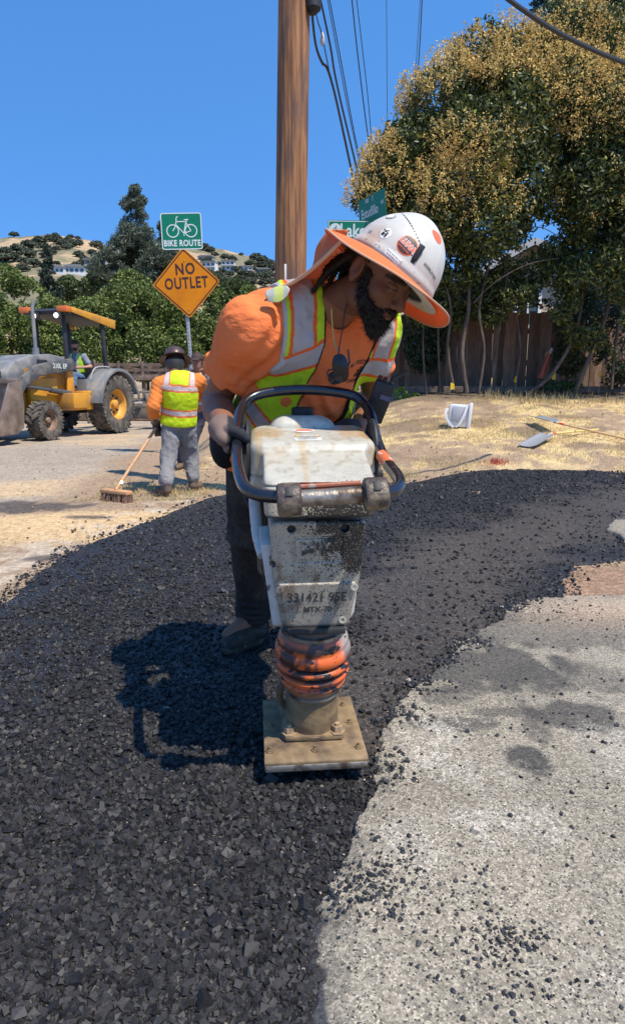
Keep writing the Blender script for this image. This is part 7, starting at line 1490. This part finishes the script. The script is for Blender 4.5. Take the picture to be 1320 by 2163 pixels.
    def shf(p):
        d = tor(p, .012)
        for s_ in ('r', 'l'):
            E_ = J[s_ + 'e']; W_ = J[s_ + 'w']
            if J.get('long', True): d = smin(d, cone_chain(p, [J[s_ + 's'], E_, W_ + (E_ - W_) * .08], [.070 * S, .060 * S, .045 * S]), .04)
            else: d = smin(d, cone(p, J[s_ + 's'], J[s_ + 's'] + (E_ - J[s_ + 's']) * .6, .070 * S, .068 * S), .04)
        d = smax(d, -(cone(p, nk, hd, .06 * S, .06 * S)), .01); b_, a_, c_ = loc(p, ch, TMx); d = smax(d, -.27 * S - a_, .01); return d + fold(p, 10, .012 * S, 4) - .004 * np.abs(np.sin(p.z * 60 + p.x * 40))
    sdf('shirt', shf, lo0, hi0, vox, mat('work_shirt', attr=True, rough=.85, spec=.2, bump=.6, bscale=14, bdist=.02), o, lambda v: np.tile(np.array(shirt_col), (len(v), 1)) * (1 + .1 * fbm(v[:, 0], v[:, 1], v[:, 2], f=9)[:, None]))
    def paf(p):
        d = smax(tor(p, .008), (p.x - pel[0]) * up[0] + (p.y - pel[1]) * up[1] + (p.z - pel[2]) * up[2] - .09 * S, .01)
        for s_ in ('r', 'l'): d = smin(d, cone_chain(p, [J[s_ + 'h'], J[s_ + 'k'], J[s_ + 'a'] + V(0, 0, .075)], [.095 * S, .076 * S, .064 * S]), .025)
        return d + fold(p, 12, .012 * S, 14, (1, 1, .6)) - .005 * np.abs(np.sin(p.z * 70 + 20 * p.x + 25 * p.y + 6 * np.sin(p.x * 30))) * np.where(p.z < J['ra'][2] + .16, 1, .1) - .010 * np.clip(1 - np.abs(fbm(p.x, p.y, p.z * .6, f=13, o=2, seed=70)) * 2.4, 0, 1) ** 2
    sdf('trousers', paf, lo0, hi0, vox, mat('trouser_cloth', attr=True, rough=.9, spec=.15, bump=.7, bscale=11, bdist=.03), o, lambda v: np.tile(np.array(pant_col), (len(v), 1)) * (1 + .2 * fbm(v[:, 0], v[:, 1], v[:, 2], f=9)[:, None]))
    for s_ in ('r', 'l'):
        A_ = J[s_ + 'a']; t_ = nrm(J.get(s_ + 't', fwd)); sd = np.cross((0, 0, 1), t_); BMx = np.array([sd, t_, (0, 0, 1)]); z_s = A_[2] - .08
        def bf(p): x_, y_, z_ = loc(p, (A_[0], A_[1], z_s), BMx); q = Pt(x_, y_, z_); d = cone(q, (0, -.02, .06), (0, -.01, .15), .045, .052); d = smin(d, ell(q, (0, .08, .045), (.047, .12, .045)), .03); return smax(d, -z_ + .0, .004)
        sdf('boot', bf, V(A_[0] - .25, A_[1] - .25, z_s - .02), V(A_[0] + .25, A_[1] + .25, z_s + .2), vox, mat('brown_boot', (.14, .095, .06), .85, var=.3, vscale=30), o)
    if vest:
        def vf(p):
            d = tor(p, .028) + fold(p, 10, .012 * S, 4); b_, a_, c_ = loc(p, ch, TMx); d = smax(d, np.abs(b_) - .185 * S + .25 * np.maximum(a_ - .0, 0), .01); d = smax(d, -(cone(p, nk, hd, .075 * S, .075 * S)), .01); d = smax(d, (-.26 * S * J.get('vlen', 1)) - a_, .01)
            if vest == 'open': d = smax(d, -(np.maximum(np.abs(b_) - .045, -c_)), .005)
            return d
        def vc(v): b_, a_, c_ = loc(Pt(*v.T), ch, TMx); return vest_fn(b_ / S, a_ / S, c_ / S, len(v))
        sdf('vest', vf, lo0, hi0, vox, m_vest, o, vc)
    if hatspec == 'hard' or hatspec == 'helmet':
        b = MB(); b.lathe([(.20, -.02), (.205, -.012), (.17, .0), (.135, .012), (.132, .06), (.118, .11), (.085, .145), (.03, .165), (.001, .168)], 28, Matrix(((HMx[0][0], HMx[1][0], HMx[2][0], hd[0] + hu[0] * .05), (HMx[0][1], HMx[1][1], HMx[2][1], hd[1] + hu[1] * .05), (HMx[0][2], HMx[1][2], HMx[2][2], hd[2] + hu[2] * .05), (0, 0, 0, 1))) @ Matrix.Scale(S * .80, 4), cap=False); b.lathe([(.198, -.026), (.125, -.005), (.12, .05)], 28, Matrix(((HMx[0][0], HMx[1][0], HMx[2][0], hd[0] + hu[0] * .05), (HMx[0][1], HMx[1][1], HMx[2][1], hd[1] + hu[1] * .05), (HMx[0][2], HMx[1][2], HMx[2][2], hd[2] + hu[2] * .05), (0, 0, 0, 1))) @ Matrix.Scale(S * .80, 4), cap=False); b.build('hard_hat', mat('brown_hard_hat', (.075, .035, .028), .35, coat=.2), o, smooth=True, world=True)
    if hatspec == 'cap':
        def cf(p): x_, y_, z_ = loc(p, hd, HMx); q = Pt(x_ / S, y_ / S, z_ / S); d = smax(ell(q, (0, -.002, .035), (.088, .108, .098)), .035 - q.z, .004); return smin(d, smax(ell(q, (0, .10, .04), (.07, .09, .02)), .035 - q.z, .004), .006) * S
        sdf('cap', cf, hd - .26, hd + .26, vox * .7, mat('dark_brown_cap', (.045, .025, .020), .8), o)
    return o, TMx, HMx
# the man with the broom (seen from behind)
zg = lambda x, y: tz(x, y) - .014
LF_, RF_ = P(352, 1040, 6.62), P(409, 1029, 6.98); LF_[2], RF_[2] = zg(*LF_[:2]) + .09, zg(*RF_[:2]) + .09
J = dict(pel=P(378, 890, 6.86), chest=P(380, 828, 6.80), neck=P(370, 790, 6.86), head=P(371, 768, 6.99), rs=P(419, 806, 6.84), ls=P(338, 812, 6.74), re=P(433, 832, 7.06), rw=P(405, 845, 7.25), le=P(324, 860, 6.66), lw=P(331, 900, 6.88), rh=P(394, 905, 6.88), lh=P(362, 906, 6.84), rk=P(402, 965, 7.02), lk=P(357, 968, 6.76), ra=RF_, la=LF_, hup=V(-.12, .45, .88), hfwd=V(-.35, .85, -.35), rt=V(.35, 1, 0), lt=V(-.75, .55, 0), lhd=V(.02, .3, -1), s=1.04, vlen=1.28)
def vback(b, a, c, n):
    C_ = np.tile(np.array([.62, .80, .015]), (n, 1)); 
    for lo1, hi1 in ((-.215, -.165), (.035, .085)): mid, hw = (lo1 + hi1) / 2, (hi1 - lo1) / 2; C_ = mx3(C_, (.80, .16, .05), (np.abs(a - mid) < hw + .014) * 1.); C_ = mx3(C_, (.62, .52, .47), (np.abs(a - mid) < hw - .004) * 1.)
    m = (a > .085); C_ = mx3(C_, (.80, .16, .05), m * (np.abs(np.abs(b) - .125) < .036)); C_ = mx3(C_, (.62, .52, .47), m * (np.abs(np.abs(b) - .125) < .024)); return C_
sw, _, HMs = figure('worker in lime vest and grey trousers sweeping with a broom, seen from behind', J, .0095, (.16, .085, .06), (.72, .21, .045), 'closed', (.215, .205, .20), 'hard', V(*P(380, 1040, 6.8)[:2], 0), vback, fwd=V(-.15, 1, -.05))
def gl(p): return smin(cone(p, J['lw'] + (J['le'] - J['lw']) * .1, J['lw'] + V(.01, .02, -.05), .042, .046), cone(p, J['lw'] + V(.0, .01, -.03), J['lw'] + V(.05, .02, -.08), .036, .028), .02) + fold(p, 40, .004, 3)
sdf('glove', gl, J['lw'] - .16, J['lw'] + .16, .008, m_rub, sw)
hq = J['head'] - V(.0, .07, .0); b = MB(); b.lathe([(.001, .03), (.09, .02), (.10, -.03), (.085, -.08), (.001, -.09)], 18, Matrix.Translation(Vector(hq) + Vector((.01, .0, .02)))); b.build('head_cover', mat('dark_neck_cloth', (.03, .026, .026), .5, bump=.3, bscale=30, bdist=.01), sw, smooth=True, world=True)
# broom
bh = P(246, 1046, 6.30); bh[2] = zg(bh[0], bh[1]) + .10; top_ = P(338, 893, 6.90); brm = thing('broom', 'push broom with a wooden handle sweeping pale dust on the ground', 'broom', (bh[0], bh[1], 0)); wdm = mat('broom_wood', (.52, .27, .12), .6, var=.15, vscale=30)
ext = top_ + nrm(top_ - bh) * .55; b = MB(); b.tube([bh + V(.0, 0, .02), ext], .016, 10); b.build('handle', wdm, brm, smooth=True, world=True)
b = MB(); mm_ = bh + (top_ - bh) * .13; b.tube([mm_ - (top_ - bh) * .03, mm_], .028, 10); b.build('ferrule', mat('bright_ferrule', (.7, .7, .7), .3, metal=.7), brm, smooth=True, world=True)
hxv = nrm(P(274, 1058, 6.15) - P(211, 1040, 6.35)); Mb = frame(bh, V(hxv[0], hxv[1], 0), (0, 0, 1)); b = MB(); b.box((0, 0, 0), (.37, .085, .04), M=Mb, bev=.01); b.build('broom_head', wdm, brm, smooth=True, world=True)
b = MB()
for i in range(170): x_, y_ = rng.uniform(-.18, .18), rng.uniform(-.035, .035); b.tube([(x_, y_, -.015), (x_ * 1.04, y_ * 1.5 - .01, -.105)], .0028, 4, cap=False)
b.v = [Mb @ v_ for v_ in b.v]; b.build('bristles', mat('dusty_bristles', (.22, .13, .085), .9, var=.4, vscale=60), brm, world=True)
# the man half hidden behind him
J2 = dict(pel=P(410, 880, 8.9), chest=P(414, 812, 8.8), neck=P(416, 784, 8.75), head=P(417, 764, 8.7), rs=P(390, 800, 8.75), ls=P(442, 798, 8.8), re=P(385, 835, 8.7), rw=P(395, 855, 8.5), le=P(450, 822, 8.75), lw=P(432, 790, 8.55), rh=P(400, 890, 8.9), lh=P(420, 890, 8.9), rk=P(388, 925, 8.85), lk=P(408, 925, 8.85), ra=P(382, 965, 8.9), la=P(402, 965, 8.9), hup=V(.05, -.15, 1), hfwd=V(-.2, -.9, -.35), s=.93, long=True)
for k_ in ('ra', 'la'): J2[k_][2] = zg(*J2[k_][:2]) + .08
def vfr(b, a, c, n): C_ = np.tile(np.array([.72, .20, .05]), (n, 1)); C_ = mx3(C_, (.55, .52, .45), (np.abs(np.abs(b) - .10) < .03) * 1.); return C_
figure('person in dark cap and orange vest, mostly hidden behind the sweeping worker', J2, .012, (.30, .15, .10), (.30, .30, .28), 'open', (.06, .06, .08), 'cap', V(*P(410, 960, 8.8)[:2], 0), vfr, fwd=V(-.1, -1, -.1))
# the driver
def LP_(x, y, z): q = ML @ Vector((x, y, z)); return np.array(q)
fx = hx; J3 = dict(pel=LP_(.12, 0, 1.38), chest=LP_(.14, 0, 1.74), neck=LP_(.15, 0, 1.96), head=LP_(.22, .02, 2.13), rs=LP_(.14, -.19, 1.86), ls=LP_(.14, .19, 1.86), re=LP_(.36, -.27, 1.62), rw=LP_(.70, -.12, 1.72), le=LP_(.10, .34, 1.62), lw=LP_(.33, .20, 1.60), rh=LP_(.16, -.10, 1.36), lh=LP_(.16, .10, 1.36), rk=LP_(.58, -.12, 1.40), lk=LP_(.58, .20, 1.40), ra=LP_(.72, -.10, 1.02), la=LP_(.66, .24, 1.10), hup=V(0, 0, 1), hfwd=hx + ly * .25 + V(0, 0, -.2), s=1.05, long=False, beard=True)
def vdr(b, a, c, n): C_ = np.tile(np.array([.42, .66, .04]), (n, 1)); C_ = mx3(C_, (.6, .57, .5), (np.abs(np.abs(b) - .085) < .02) * 1.); return mx3(C_, (.02, .02, .02), (np.abs(b) < .052) * 1.)
figure('driver in cap, lime vest and blue jeans seated on the loader', J3, .013, (.42, .22, .15), (.20, .22, .26), 'open', (.10, .16, .26), 'cap', LP_(.12, 0, 1.3), vdr, fwd=hx)
